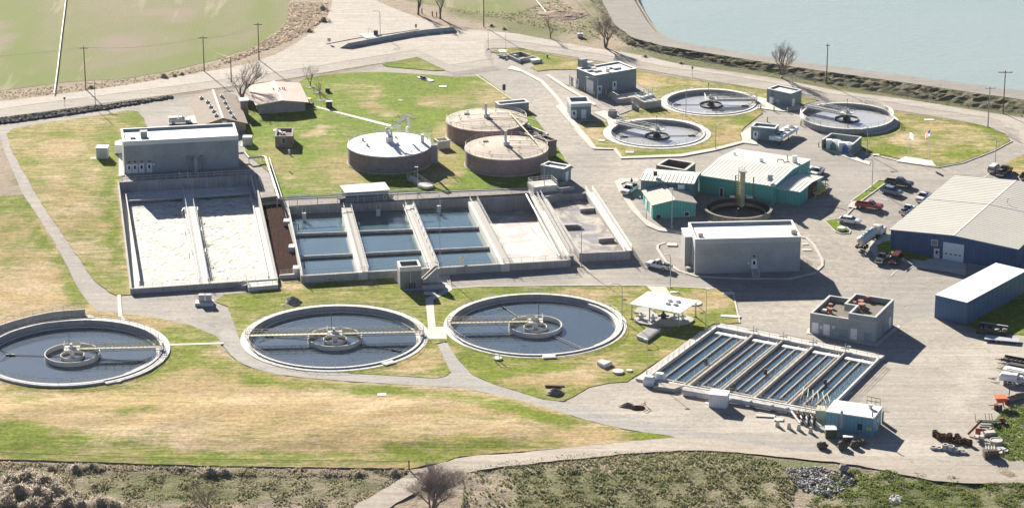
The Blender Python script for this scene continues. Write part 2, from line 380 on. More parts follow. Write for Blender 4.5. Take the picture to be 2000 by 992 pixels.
def sheet(name, pxpoly, z, mat, sp=3.0, blobs=(), base=0.5, it=2, world=False, holes=(), rough=0.0, kind='structure', label=None, cat=None, zf=None, nopit=False):
    poly = smooth_poly(pxpoly, it) if it else np.asarray(pxpoly, float)
    poly = poly if world else Gn(poly, z)
    if rough:
        rs = np.random.RandomState(len(poly)); seg = []
        for i in range(len(poly)):
            a = poly[i]; b = poly[(i+1) % len(poly)]; k = max(1, int(np.hypot(*(b-a))/1.5))
            for j in range(k): seg.append(a+(b-a)*j/k)
        poly = np.array(seg)+rs.normal(0, rough, (len(seg), 2))
    lo = poly.min(0); hi = poly.max(0)
    pts = [tuple(p) for p in poly]; edges = [(i, (i+1) % len(poly)) for i in range(len(poly))]
    used = []
    for pit in ([] if nopit else PITS)+list(holes):
        pit = np.asarray(pit)
        if pit[:, 0].max() < lo[0] or pit[:, 0].min() > hi[0] or pit[:, 1].max() < lo[1] or pit[:, 1].min() > hi[1]: continue
        b = len(pts); pts += [tuple(p) for p in pit]; edges += [(b+i, b+(i+1) % len(pit)) for i in range(len(pit))]; used.append(pit)
    gx = np.arange(lo[0]+sp*0.5, hi[0], sp); gy = np.arange(lo[1]+sp*0.5, hi[1], sp)
    g = np.stack(np.meshgrid(gx, gy), -1).reshape(-1, 2)
    g[:, 0] += (np.arange(len(g))*0.618 % 1-0.5)*sp*0.3; g = g[inpoly(g, poly)]
    pts += [tuple(p) for p in g]
    r = delaunay_2d_cdt([Vector(p) for p in pts], edges, [], 0, 1e-4)
    V = np.array([(v.x, v.y) for v in r[0]]); F = np.array([f for f in r[2] if len(f) == 3])
    C = V[F].mean(1); ok = inpoly(C, poly)
    for pit in used: ok &= ~inpoly(C, pit)
    F = F[ok]
    a = V[F]; cr = (a[:, 1, 0]-a[:, 0, 0])*(a[:, 2, 1]-a[:, 0, 1])-(a[:, 1, 1]-a[:, 0, 1])*(a[:, 2, 0]-a[:, 0, 0])
    F[cr < 0] = F[cr < 0][:, ::-1]
    me = bpy.data.meshes.new(name)
    Z = np.full(len(V), z) if zf is None else zf(V)+z
    me.from_pydata(np.column_stack([V, Z]).tolist(), [], F.tolist())
    at = me.attributes.new('green', 'FLOAT', 'POINT'); at.data.foreach_set('value', blobs_at(PX(V), blobs, base))
    me.materials.append(mat); me.update()
    o = bpy.data.objects.new(name, me); S.collection.objects.link(o); o['kind'] = kind
    if label: o['label'] = label
    if cat: o['category'] = cat
    return o
def circ(c, r, n=72): return np.array([(c[0]+r*math.cos(2*math.pi*i/n), c[1]+r*math.sin(2*math.pi*i/n)) for i in range(n)])
# ---------------------------------------------------------------- lie of the land (metres), by map position
def Tp(py):
    py = np.asarray(py, float)
    t = np.clip((545-py)/195, 0, 1); s = 0.5*t+0.5*t*t*(3-2*t)
    d = np.clip((py-905)/90, 0, 3)
    return 2.6*s-0.9*d
def Tw(V):
    V = np.asarray(V, float); z = np.zeros(len(V))
    for _ in range(4): z = Tp(PXz(V, z))
    return z
def PXz(V, z):
    zz = z-CH; dep = V[:, 1]*cP-zz*sP; up = V[:, 1]*sP+zz*cP
    return 496-(-sR*V[:, 0]/dep*FOC+cR*up/dep*FOC)
def T1(x, y): return float(Tw([(x, y)])[0])
def G0(px, py, dz=0.0): return G(px, py, float(Tp(py))+dz)
def Gn0(a):
    a = np.asarray(a, float); z = Tp(a[:, 1]); return np.array([tuple(G(p[0], p[1], zz))[:2] for p, zz in zip(a, z)])
def PX0(V):
    z = Tw(V); dep = V[:, 1]*cP-(z-CH)*sP; up = V[:, 1]*sP+(z-CH)*cP
    X = V[:, 0]/dep*FOC; Y = up/dep*FOC
    return np.stack([cR*X+sR*Y+1000, 496-(-sR*X+cR*Y)], 1)
PX = lambda V, z=None: PX0(np.asarray(V, float))
def Gn(a, z=0.0): return Gn0(a)
def bumps(V, amp, L, seed=0):
    r = np.random.RandomState(seed); o = np.zeros(len(V))
    for i in range(10):
        k = r.normal(0, 1, 2)/L*2; o += np.sin(V@k*3+r.uniform(0, 6.28))/(1+i*.3)
    return o*amp/3
def lay(name, poly, z, mat, **k):
    """paving, lawn or other thin cover following the ground"""
    zf = k.pop('zf', None) or (lambda V: Tw(V))
    return sheet(name, poly, z, mat, zf=zf, **k)

# tanks and basins that go below the ground: centre and radius from their rims
class Tank: pass
def tank(px, py, wpx, zr, dw):
    t = Tank(); c = G(px, py, zr); a = G(px-wpx/2, py, zr); b = G(px+wpx/2, py, zr); t.c = (c.x, c.y); t.r = (b-a).length/2; t.z = zr; t.w = zr-dw
    return t
ZN = 2.6
K1 = tank(141, 685.5, 351, 0.6, 1.25); K2 = tank(654, 655.8, 343.2, 0.45, 1.1); K3 = tank(1045.5, 631.8, 340, 0.45, 1.1)
KA = tank(1388.3, 198.8, 178, ZN+0.4, 1.0); KB = tank(1283.2, 259.3, 186.8, ZN+0.4, 1.0); KC = tank(1654, 226.5, 182, ZN+1.5, 1.0)
KT = tank(1442, 406.5, 134, 3.2, 3.2)
for t in (K1, K2, K3, KA, KB, KC): PITS.append(circ(t.c, t.r+0.05))
PITS.append(circ(KT.c, KT.r-0.2))
# left aeration basin (corners on its rim), filled basins, digestion basin, filter basin
ZA = 1.3; AW = -0.55
A_FL, A_FR = G(256, 563.5, ZA), G(541, 544, ZA)
A_BL, A_BR = G(231, 358, 2.62), G(497, 344, 2.62)
ZB = 1.9; BW = 0.15
B_FL, B_FR = G(590, 538, ZB), G(1112, 507, ZB)
B_BL, B_BR = G(562, 404, ZB), G(1040, 381, ZB)
C_FL, C_FR = G(1134, 494, 2.4), G(1229, 490, 2.4)
C_BL, C_BR = G(1062, 382, 2.4), G(1146, 377, 2.4)
ZF = 0.9; FW = 0.2
F_TL, F_TR, F_BR, F_BL = G(1399, 637, ZF), G(1716, 699, ZF), G(1612, 803, ZF), G(1262, 737, ZF)
def xy(*ps): return np.array([(p.x, p.y) for p in ps])
PITS.append(xy(A_FL, A_FR, A_BR, A_BL)); PITS.append(xy(B_FL, B_FR, B_BR, B_BL)); PITS.append(xy(C_FL, C_FR, C_BR, C_BL))
PITS.append(xy(F_BL, F_BR, F_TR, F_TL))
BEDP = [G(509, 398, 0.9), G(548, 394, 0.9), G(589, 531, 0.9), G(546, 535, 0.9)]
PITS.append(xy(*BEDP))
H1 = circ(tuple(G0(1246, 798))[:2], 1.5, 14); H2 = circ(tuple(G0(1083, 757))[:2], 1.5, 14)
PITS.append(H1)
CELL = xy(G0(1001, 112), G0(1056, 118), G0(1056, 122), G0(1010, 124), G0(1001, 118))

# ---------------------------------------------------------------- ground, field, lake, roads
m_dirt, n, l, b, P = newmat('dirt', 0.95, 0.1)
at = n.new('ShaderNodeAttribute'); at.attribute_name = 'green'
nb = noise(n, l, P, 0.05, 6, 0.65, 0.7); nm = noise(n, l, P, 0.5, 6, 0.7); nf = noise(n, l, P, 1.7, 4, 0.75)
tan = mixc(n, l, rng(n, l, nm, 0.3, 0.7), (0.40, 0.33, 0.25), (0.29, 0.235, 0.175))
grn = mixc(n, l, rng(n, l, nf, 0.35, 0.65), (0.115, 0.135, 0.045), (0.20, 0.205, 0.10))
s_ = mth(n, l, 'ADD', at.outputs['Fac'], mth(n, l, 'ADD', mth(n, l, 'MULTIPLY', mth(n, l, 'SUBTRACT', nb, 0.5), 1.2), mth(n, l, 'MULTIPLY', mth(n, l, 'SUBTRACT', nf, 0.5), 1.3)))
c_ = mixc(n, l, rng(n, l, s_, 0.25, 0.75), tan, grn)
c_ = mixc(n, l, rng(n, l, nf, 0.56, 0.66, 0, 0.55), c_, (0.13, 0.105, 0.075))
l.new(c_, b.inputs['Base Color']); bumpn(n, l, mth(n, l, 'ADD', nf, nm), b, 0.9, 0.35)

gb = [(1040, 60, 70, 35, .65), (1000, 20, 130, 30, .55), (1100, 20, 60, 25, .3), (1160, 30, 30, 60, .6, 20), (930, 15, 60, 20, .7), (1350, 118, 150, 14, .75, 8), (1600, 155, 200, 18, .8, 9), (1850, 190, 170, 22, .85, 11),
      (1160, 960, 250, 60, .62), (1450, 930, 200, 60, .65), (1250, 900, 180, 20, .5), (1100, 905, 120, 14, .15), (940, 960, 60, 40, .1), (1750, 960, 180, 40, .85), (1950, 960, 80, 35, .6), (1960, 860, 60, 50, .9), (1560, 960, 60, 40, .35), (1620, 975, 60, 40, .25), (1700, 925, 100, 14, .35),
      (300, 940, 300, 26, .62), (380, 960, 180, 20, .75), (600, 950, 180, 30, .55), (60, 950, 110, 45, .35), (20, 350, 35, 40, .15), (40, 345, 16, 22, .6)]
toe = [(1120, -60), (1150, 0), (1185, 55), (1225, 88), (1290, 105), (1400, 126), (1500, 142), (1600, 162), (1700, 178), (1800, 194), (1900, 210), (2000, 226), (2120, 245)]
crf = [(1150, -60), (1175, 0), (1200, 48), (1235, 74), (1295, 90), (1400, 107), (1500, 123), (1600, 138), (1700, 152), (1800, 166), (1900, 181), (2000, 195), (2120, 212)]
crb = [(1215, -60), (1238, 0), (1262, 40), (1280, 62), (1312, 79), (1400, 95), (1500, 111), (1600, 126), (1700, 139), (1800, 152), (1900, 165), (2000, 178), (2120, 193)]
def dens(pl, z, k=10):
    out = []
    for a, b2 in zip(pl, pl[1:]):
        for i in range(k): out.append(G(a[0]+(b2[0]-a[0])*i/k, a[1]+(b2[1]-a[1])*i/k, z))
    out.append(G(pl[-1][0], pl[-1][1], z)); return out
lake_w = np.array([(p.x+1.6, p.y+1.9) for p in dens(crb, 3.8, 3)]+[(900, 1300), (300, 1300), (80, 1300)])
PITS.append(lake_w)
ground = sheet('ground', [(-260, -330), (2500, -330), (2300, 1100), (-200, 1100)], 0.0, m_dirt, sp=3.2, it=0, blobs=gb, base=0.12, zf=lambda V: Tw(V)+np.where(PX0(V)[:, 1] > 915, bumps(V, 0.35, 9, 3)+bumps(V, 0.12, 3, 5), 0))
# land beyond the surveyed area, down to the horizon
far = MB()
gx0, gx1, gy0, gy1 = -170, 330, 330, 1900
pc = Gn([(-260, -330), (2500, -330), (2300, 1100), (-200, 1100)])
far.k = 0
cr = [Vector((p[0], p[1], float(Tw([p])[0])-0.05)) for p in pc]
out = [Vector((-3500, 5000, 0)), Vector((3500, 5000, 0)), Vector((3500, -1500, -3)), Vector((-3500, -1500, -3))]
far.add(cr+out, [(0, 4, 5, 1), (1, 5, 6, 2), (2, 6, 7, 3), (3, 7, 4, 0)])
o = far.build('distant_ground', m_dirt); o['kind'] = 'structure'
o.data.polygons.foreach_set('use_smooth', [False]*4)

m, n, l, b, P = newmat('lake_water', 0.16, 0.5)
a = noise(n, l, P, 0.012, 4, 0.6, 0.5)
l.new(mixc(n, l, rng(n, l, a, 0.3, 0.7), (0.30, 0.36, 0.31), (0.35, 0.40, 0.35)), b.inputs['Base Color'])
w = noise(n, l, rot(n, l, P, 0.35, (0.7, 1.6, 1)), 0.55, 5, 0.7); bumpn(n, l, w, b, 0.35, 0.5); m_lake = m
lk = MB(); lk.add([(p[0], p[1], 0.75) for p in lake_w[:-3]]+[(900, 1600, .75), (300, 2600, .75), (90, 2600, .75)], [tuple(range(len(lake_w)-1, -1, -1))])
if True:
    o = lk.build('lake_water', m_lake); o['kind'] = 'structure'

# lake embankment: toe, rough slope, gravel crest, far side into the water
m_crest = paved_mat('crest_gravel', (0.26, 0.24, 0.21), (0.23, 0.21, 0.19), (0.36, 0.32, 0.27), sc=0.5)
m_slope, n, l, b, P = newmat('rough_slope', 0.95, 0.1)
nf = noise(n, l, P, 0.9, 6, 0.75); nm = noise(n, l, P, 0.25, 5, 0.6)
c_ = mixc(n, l, rng(n, l, nm, 0.4, 0.6), (0.12, 0.13, 0.055), (0.22, 0.19, 0.13)); c_ = mixc(n, l, rng(n, l, nf, 0.45, 0.62), c_, (0.07, 0.06, 0.045))
l.new(c_, b.inputs['Base Color']); bumpn(n, l, nf, b, 1.0, 0.6)
t_, cf_, cb_ = dens(toe, 2.62), dens(crf, 3.9), dens(crb, 3.8)
wb_ = [p+Vector((3.0, 3.5, -3.4)) for p in cb_]
sl = MB(); rr = random.Random(3); rows = []
for i in range(len(t_)):
    row = []
    for j in range(9):
        p = t_[i].lerp(cf_[i], j/8)
        if 0 < j < 8: p = p+Vector((rr.uniform(-.4, .4), rr.uniform(-.3, .3), rr.uniform(-.3, .45)))
        row.append(p)
    rows.append(row)
sl.add([p for r_ in rows for p in r_], [(i*9+j, i*9+9+j, i*9+10+j, i*9+1+j) for i in range(len(rows)-1) for j in range(8)])
sl2 = MB(); k = len(cf_); sl2.add(cf_+cb_+wb_, [(i, i+1, k+i+1, k+i) for i in range(k-1)]+[(k+i, k+i+1, 2*k+i+1, 2*k+i) for i in range(k-1)])
o = sl.build('embankment', m_slope); o['kind'] = 'structure'
o = sl2.build('embankment_track', m_crest); o['kind'] = 'structure'

# cultivated field, upper left
m_field, n, l, b, P = newmat('field', 0.95, 0.1)
at = n.new('ShaderNodeAttribute'); at.attribute_name = 'green'
wv = n.new('ShaderNodeTexWave'); wv.bands_direction = 'X'; wv.inputs['Scale'].default_value = 0.55; wv.inputs['Distortion'].default_value = 1.2; wv.inputs['Detail'].default_value = 2; wv.inputs['Detail Scale'].default_value = 0.3
l.new(rot(n, l, P, -0.07), wv.inputs['Vector'])
nb = noise(n, l, rot(n, l, P, -0.07, (1.0, 0.35, 1)), 0.05, 6, 0.65, 0.5); nf = noise(n, l, rot(n, l, P, -0.07, (1.6, 0.5, 1)), 0.7, 6, 0.85)
ns = noise(n, l, rot(n, l, P, -0.07, (1.0, 0.12, 1)), 0.13, 4, 0.6)
g_ = mth(n, l, 'ADD', at.outputs['Fac'], mth(n, l, 'ADD', mth(n, l, 'MULTIPLY', mth(n, l, 'SUBTRACT', nb, 0.5), 1.3), mth(n, l, 'MULTIPLY', mth(n, l, 'SUBTRACT', nf, 0.5), 0.9)))
g_ = mth(n, l, 'ADD', g_, mth(n, l, 'MULTIPLY', mth(n, l, 'SUBTRACT', wv.outputs[1], 0.5), 0.40))
c_ = mixc(n, l, rng(n, l, g_, 0.2, 0.9), (0.25, 0.205, 0.15), (0.155, 0.19, 0.05))
c_ = mixc(n, l, rng(n, l, ns, 0.60, 0.72, 0, 0.6), c_, (0.46, 0.39, 0.29))
l.new(c_, b.inputs['Base Color']); bumpn(n, l, nf, b, 0.5, 0.2)
lay('field', [(-250, -330), (560, -330), (566, 0), (560, 45), (548, 62), (520, 82), (480, 98), (420, 118), (330, 140), (240, 155), (140, 160), (0, 178), (-250, 205)], 0.05, m_field, it=0, sp=4, base=0.58, nopit=True,
    blobs=[(40, 70, 40, 60, .9), (15, 30, 30, 30, .7), (0, 75, 22, 30, .25), (300, 130, 260, 14, .85, -10), (100, 150, 110, 8, .8, -4), (520, 40, 20, 60, .9), (230, 85, 40, 14, .1), (330, 25, 60, 6, .1), (345, 38, 30, 5, .1)])
lay('meadow', [(720, -330), (1130, -330), (1120, -60), (1085, 0), (1010, 27), (950, 30), (880, 16), (830, 8), (760, -5)], 0.05, m_field, it=0, sp=4, base=0.75, nopit=True, blobs=[(1060, 10, 40, 25, .3), (900, 0, 60, 10, .5)])

road_m = paved_mat('road_surface', (0.395, 0.355, 0.305), (0.35, 0.315, 0.275), (0.46, 0.41, 0.35), sc=0.22, streak=0.15)
asph = paved_mat('yard_asphalt', (0.325, 0.295, 0.26), (0.265, 0.245, 0.22), (0.42, 0.37, 0.31), sc=0.22)
path_m = paved_mat('path_asphalt', (0.34, 0.32, 0.29), (0.30, 0.28, 0.26), (0.40, 0.37, 0.33), sc=0.3)
grav_m = paved_mat('gravel_yard_surface', (0.355, 0.315, 0.265), (0.305, 0.275, 0.235), (0.44, 0.395, 0.33), sc=0.3, streak=1.0)
track_m = paved_mat('dirt_track_surface', (0.41, 0.355, 0.29), (0.35, 0.305, 0.25), (0.47, 0.415, 0.345), sc=0.35, streak=0.5)
gravel_m = paved_mat('loose_gravel', (0.34, 0.30, 0.27), (0.27, 0.24, 0.22), (0.44, 0.39, 0.35), sc=2.0)

ROAD = [(-60, 208), (0, 199), (100, 187), (200, 174), (300, 158), (400, 141), (440, 135), (500, 121), (545, 105), (590, 78), (630, 45), (647, 20), (650, -20), (655, -330), (690, -330), (700, -20), (730, 0), (770, 18), (830, 40), (870, 55), (930, 60), (1000, 65), (1060, 76), (1120, 88), (1180, 98), (1250, 108), (1330, 127), (1400, 137), (1500, 151), (1560, 163), (1650, 181), (1750, 192), (1850, 207), (1950, 223), (2040, 238), (2160, 256),
        (2160, 330), (2040, 335), (1990, 300), (1960, 262), (1930, 247), (1850, 232), (1750, 216), (1650, 201), (1560, 187), (1460, 170), (1350, 153), (1250, 135), (1170, 120), (1060, 102), (1000, 95), (950, 95), (950, 108), (1000, 128), (930, 150), (878, 144), (815, 114), (760, 122), (690, 133), (620, 145), (550, 157), (480, 166), (400, 176), (300, 190), (200, 203), (100, 217), (0, 230), (-60, 238)]
lay('road', ROAD, 0.06, road_m, it=1, sp=5)
YARD = [(-60, 262), (0, 245), (110, 230), (190, 216), (335, 191), (420, 179), (500, 168), (640, 148), (700, 136), (760, 123), (815, 113), (878, 143), (964, 130), (946, 108), (955, 97), (1060, 103), (1140, 119), (1240, 136), (1350, 154), (1470, 173), (1560, 188), (1690, 207), (1810, 229), (1910, 246), (1962, 262), (1976, 280), (2160, 320), (2160, 960), (1950, 920), (1700, 885), (1560, 882), (1400, 862), (1310, 850), (1240, 843), (1160, 826), (1080, 801), (1000, 778), (900, 757), (800, 752), (700, 746), (560, 735), (500, 721), (470, 708), (445, 688), (433, 672), (425, 658), (370, 635), (290, 618), (230, 612), (195, 610), (175, 595), (150, 560), (110, 480), (75, 425), (45, 381), (25, 335), (10, 300), (0, 268), (-60, 280)]
lay('paved_yard', YARD, 0.09, asph, it=0, sp=4.5, base=0.45, blobs=[(1200, 420, 60, 160, .75, 25), (1640, 480, 120, 70, .7), (1500, 600, 150, 40, .75), (1800, 300, 120, 40, .6), (90, 420, 40, 160, .7), (330, 620, 100, 20, .5), (1080, 240, 70, 90, .65, 40), (1560, 290, 130, 50, .3), (980, 545, 120, 18, .05), (1450, 560, 130, 30, .3)])
lay('gravel_yard', [(1100, 785), (1120, 775), (1150, 757), (1190, 748), (1225, 745), (1255, 735), (1400, 740), (1620, 740), (1700, 690), (1750, 640), (1825, 612), (1880, 640), (1960, 652), (2040, 660), (2160, 680), (2160, 960), (1950, 925), (1700, 895), (1560, 880), (1440, 866), (1300, 848), (1190, 820)], 0.13, grav_m, it=1, sp=4, base=0.5,
    blobs=[(1900, 740, 20, 90, .95, 30), (1800, 700, 90, 12, .9), (1950, 690, 100, 20, .85), (1250, 800, 90, 30, .7), (1500, 830, 120, 14, .8), (1750, 880, 120, 14, .95)])
lay('path_asphalt', [(425, 655), (440, 640), (462, 650), (475, 682), (495, 700), (530, 713), (600, 723), (700, 731), (800, 737), (850, 741), (870, 736), (880, 728), (868, 700), (852, 675), (873, 668), (885, 690), (900, 710), (925, 735), (960, 750), (1000, 762), (1060, 781), (1100, 786), (1190, 806), (1300, 832), (1400, 848), (1500, 861), (1600, 875), (1600, 892), (1500, 880), (1400, 866), (1320, 853), (1240, 843), (1160, 826), (1080, 801), (1000, 779), (900, 758), (800, 753), (700, 747), (560, 736), (500, 722), (470, 710), (445, 690)], 0.17, path_m, it=1, sp=4).name = 'path'
lay('dirt_track', [(660, 1010), (700, 985), (760, 950), (800, 925), (860, 905), (920, 890), (1000, 888), (1100, 872), (1200, 862), (1300, 850), (1400, 858), (1480, 870), (1560, 882), (1700, 892), (1850, 905), (2040, 925), (2040, 945), (1850, 945), (1750, 925), (1650, 905), (1560, 897), (1450, 885), (1350, 880), (1250, 885), (1150, 895), (1000, 910), (900, 925), (830, 955), (770, 985), (740, 1010)], 0.20, track_m, it=1, sp=4, rough=0.12)

lawn_m = lawn_mat('lawn_mottled', ang=0.0); lawn_n = lawn_mat('lawn_lush', green=(0.10, 0.165, 0.005), green2=(0.165, 0.23, 0.012), straw=(0.31, 0.26, 0.10))
LZ = 0.22
def bank(V):
    q = PX0(V); m = np.clip((q[:, 1]-768)/35, 0, 1)*np.clip((893-q[:, 1])/35, 0, 1)*np.clip((1120-q[:, 0])/150, 0, 1); m = m*m*(3-2*m)
    return Tw(V)+m*(0.7+bumps(V, .38, 38, 8)+bumps(V, .07, 7, 9))
lay('lawn', [(13, 262), (30, 252), (60, 246), (100, 240), (180, 229), (245, 218), (268, 219), (280, 232), (287, 248), (240, 258), (238, 352), (256, 577), (230, 578), (215, 573), (185, 550), (150, 500), (110, 440), (70, 382), (42, 330), (20, 290)], LZ, lawn_m, it=0, sp=2.5, base=0.46, rough=0.1,
    blobs=[(262, 230, 20, 18, 1.0), (120, 265, 30, 10, .8), (215, 300, 25, 45, .85), (222, 450, 12, 130, 1.0, -6), (120, 290, 40, 20, .1), (130, 420, 30, 50, .25, 50), (110, 350, 30, 30, .3), (190, 560, 50, 22, .7), (60, 320, 14, 60, .55, -30), (160, 240, 90, 6, .4, -7)])
lay('lawn', [(-60, 390), (0, 385), (45, 382), (75, 426), (110, 481), (150, 561), (175, 596), (195, 611), (230, 613), (290, 619), (370, 636), (425, 659), (440, 690), (480, 717), (560, 737), (700, 749), (900, 759), (1000, 780), (1080, 802), (1160, 827), (1240, 844), (1322, 854), (1200, 866), (1100, 876), (1000, 885), (900, 893), (868, 903), (800, 916), (400, 911), (0, 898), (-60, 896)], LZ, lawn_m, it=0, sp=2.5, base=0.15, rough=0.1, zf=bank,
    blobs=[(30, 400, 60, 30, .85), (100, 500, 16, 90, 1.0, -32), (140, 570, 40, 18, .9, 45), (60, 560, 60, 70, .0), (20, 480, 30, 60, .5), (60, 870, 130, 25, .95), (30, 850, 60, 20, 1.0), (250, 880, 90, 14, .7), (330, 690, 90, 40, .75, -25), (380, 655, 80, 18, .85), (450, 720, 80, 14, .55, 10), (620, 755, 160, 10, .85, 4), (760, 765, 80, 10, 1.0, 4), (950, 790, 120, 14, .75, 12), (1120, 830, 160, 12, .95, 12), (1250, 852, 70, 8, 1.0, 4), (260, 812, 60, 7, .8), (160, 800, 30, 10, .4), (30, 780, 60, 14, .4), (500, 900, 450, 12, .85), (830, 885, 90, 14, .85), (900, 870, 90, 12, .7), (620, 830, 200, 40, .05), (560, 800, 120, 20, -.1), (350, 830, 120, 22, .05), (930, 840, 60, 5, .6, -30), (1180, 845, 70, 10, .3, 10), (1040, 850, 90, 20, .05, 8), (140, 760, 130, 8, .8), (1000, 870, 100, 8, .6)])
LC = [(418, 590), (440, 576), (500, 573), (545, 549), (600, 549), (765, 538), (790, 572), (850, 574), (880, 566), (940, 562), (1270, 560), (1430, 568), (1436, 600), (1446, 632), (1392, 634), (1225, 747), (1190, 749), (1150, 758), (1120, 776), (1100, 785), (1060, 781), (1000, 762), (960, 750), (925, 735), (900, 710), (885, 690), (873, 668), (852, 672), (880, 728), (870, 736), (850, 740), (800, 737), (700, 731), (600, 723), (530, 713), (495, 700), (475, 682), (465, 655), (445, 600)]
lay('lawn', LC, LZ, lawn_m, it=0, sp=2.5, base=0.72, rough=0.08,
    blobs=[(590, 570, 90, 20, .6), (560, 560, 40, 10, .15), (470, 590, 40, 22, .8), (830, 600, 70, 30, .65), (1000, 568, 100, 7, .9), (1150, 580, 70, 14, .2), (1380, 590, 60, 22, .2), (1330, 570, 25, 7, 1.0), (1400, 622, 30, 12, .9), (1250, 640, 60, 30, .6), (1300, 690, 60, 14, .55, -40), (940, 715, 40, 18, 1.0, 20), (1020, 730, 70, 10, 1.0), (1130, 715, 60, 10, .95, -10), (1080, 745, 90, 14, .15), (1180, 720, 60, 16, .25), (830, 705, 60, 18, .12, -20), (700, 735, 60, 8, .9), (1200, 620, 14, 40, .9), (870, 570, 20, 10, .9)])
lay('lawn', [(578, 165), (600, 153), (680, 144), (740, 142), (830, 147), (890, 152), (940, 150), (965, 168), (985, 182), (1010, 205), (1040, 225), (1068, 262), (1095, 300), (1115, 330), (1100, 352), (1045, 366), (950, 371), (880, 373), (760, 378), (548, 388), (532, 345), (515, 330), (480, 300), (478, 235), (470, 215), (500, 205)], LZ, lawn_n, it=0, sp=2.5, base=0.9, rough=0.08,
    blobs=[(700, 175, 50, 18, .55), (735, 185, 12, 14, .2), (740, 215, 35, 12, .1, 20), (850, 200, 35, 14, .1), (890, 200, 30, 16, .3), (620, 258, 25, 8, -.3, -25), (660, 330, 60, 30, .15), (600, 355, 50, 20, .5), (560, 320, 30, 30, .3), (930, 175, 40, 14, .45), (870, 300, 30, 60, .1), (860, 340, 40, 20, .0), (960, 200, 30, 20, .2), (530, 310, 20, 30, .35), (640, 290, 30, 20, .5)])
lay('lawn', [(746, 127), (815, 113), (870, 139), (850, 140), (755, 132)], LZ, lawn_n, it=0, sp=2, base=0.8, blobs=[(810, 124, 30, 6, .4)])
lay('lawn', [(955, 103), (985, 97), (1010, 94), (1100, 113), (1200, 130), (1180, 150), (1118, 137), (1075, 138), (1050, 141), (1035, 133), (1062, 124), (1040, 108), (1000, 110)], LZ, lawn_m, it=0, sp=2, base=0.5, blobs=[(1055, 112, 14, 8, 1.0), (1090, 130, 25, 5, .7), (1120, 128, 30, 5, .1)], holes=[CELL])
lay('lawn', [(1200, 130), (1243, 138), (1300, 150), (1470, 173), (1562, 190), (1600, 197), (1572, 206), (1540, 214), (1497, 200), (1482, 208), (1490, 222), (1452, 252), (1445, 265), (1451, 278), (1395, 293), (1330, 305), (1215, 310), (1200, 294), (1155, 290), (1120, 250), (1140, 238), (1180, 240), (1230, 222), (1300, 205)], LZ, lawn_m, it=0, sp=2.2, base=0.56, rough=0.06,
    blobs=[(1270, 160, 40, 12, .05), (1350, 160, 70, 6, .4), (1330, 235, 60, 8, .3), (1300, 305, 90, 6, 1.0), (1160, 262, 22, 18, .15), (1420, 250, 35, 18, .35), (1455, 235, 25, 8, .9), (1240, 222, 40, 5, .6), (1150, 285, 30, 6, .4), (1500, 190, 40, 8, .6), (1420, 272, 30, 8, .1), (1270, 220, 30, 6, .8)])
lay('lawn', [(1735, 222), (1750, 219), (1853, 236), (1913, 245), (1962, 262), (1974, 276), (1940, 295), (1880, 318), (1832, 327), (1815, 312), (1760, 312), (1690, 298), (1683, 290), (1660, 262)], LZ, lawn_m, it=0, sp=2.2, base=0.62, rough=0.06,
    blobs=[(1770, 275, 30, 12, .25), (1850, 250, 50, 8, .3), (1890, 270, 40, 12, .35), (1880, 302, 40, 10, .9), (1745, 295, 40, 10, 1.0), (1920, 250, 40, 5, .9, 15), (1830, 290, 30, 8, .5), (1760, 240, 30, 8, .5)])
lay('lawn', [(1943, 330), (2000, 303), (2160, 260), (2160, 370), (1998, 347), (1965, 330)], LZ, lawn_m, it=0, sp=2.5, base=0.35, blobs=[(1985, 320, 30, 8, .6)])
lush = dict(it=0, sp=2, base=1.0)
lay('lawn', [(1990, 530), (2160, 520), (2160, 665), (1995, 655), (1945, 652), (1890, 640), (1850, 626)], LZ, lawn_n, **lush)
lay('lawn', [(1713, 481), (1737, 472), (1742, 487), (1800, 497), (1821, 505), (1805, 512), (1775, 507), (1740, 497), (1720, 498)], LZ+.1, lawn_n, **lush)
for isl in ([(1714, 356), (1734, 355), (1731, 361), (1705, 375), (1694, 374)], [(1687, 376), (1704, 379), (1686, 393), (1675, 395), (1665, 394)], [(1612, 433), (1634, 429), (1658, 450), (1655, 456), (1640, 456), (1632, 453)]):
    lay('lawn', isl, LZ, lawn_n, **lush)
    
# paths, kerbs, concrete pads
def kerb(name, pl, w=0.3, h=0.16, mat=walk_conc, z=0.09):
    pts = [G0(*p) for p in pl]; mb = MB(); fine = []
    for a, b2 in zip(pts, pts[1:]):
        k = max(1, int((b2-a).length/4)); fine += [a.lerp(b2, i/k) for i in range(k)]
    fine.append(pts[-1]); L = []; Rr = []
    for i, p in enumerate(fine):
        d = (fine[min(i+1, len(fine)-1)]-fine[max(i-1, 0)]); d.z = 0; d.normalize(); q = Vector((-d.y, d.x, 0))*w/2
        zz = T1(p.x, p.y); L.append((p+q, zz)); Rr.append((p-q, zz))
    vs = []
    for (a, za), (c, zc) in zip(L, Rr): vs += [(a.x, a.y, za-.1), (c.x, c.y, za-.1), (c.x, c.y, za+z+h), (a.x, a.y, za+z+h)]
    fs = [(0, 1, 2, 3)]
    for i in range(len(L)-1):
        a = 4*i; c = a+4; fs += [(a+3, a+2, c+2, c+3), (a+2, a+1, c+1, c+2), (a, a+3, c+3, c)]
    a = 4*(len(L)-1); fs.append((a+3, a+2, a+1, a)); mb.add(vs, fs)
    o = mb.build(name, mat); o['kind'] = 'structure'; return o
def walk(pl, z=0.26, mat=walk_conc, name='pavement', it=0, base=.5): return lay(name, pl, z, mat, it=it, sp=4, base=base)
walk([(229, 578), (236, 578), (239, 618), (246, 627), (240, 629), (231, 619)])
walk([(328, 673.5), (437, 670), (437, 673.5), (328, 677)])
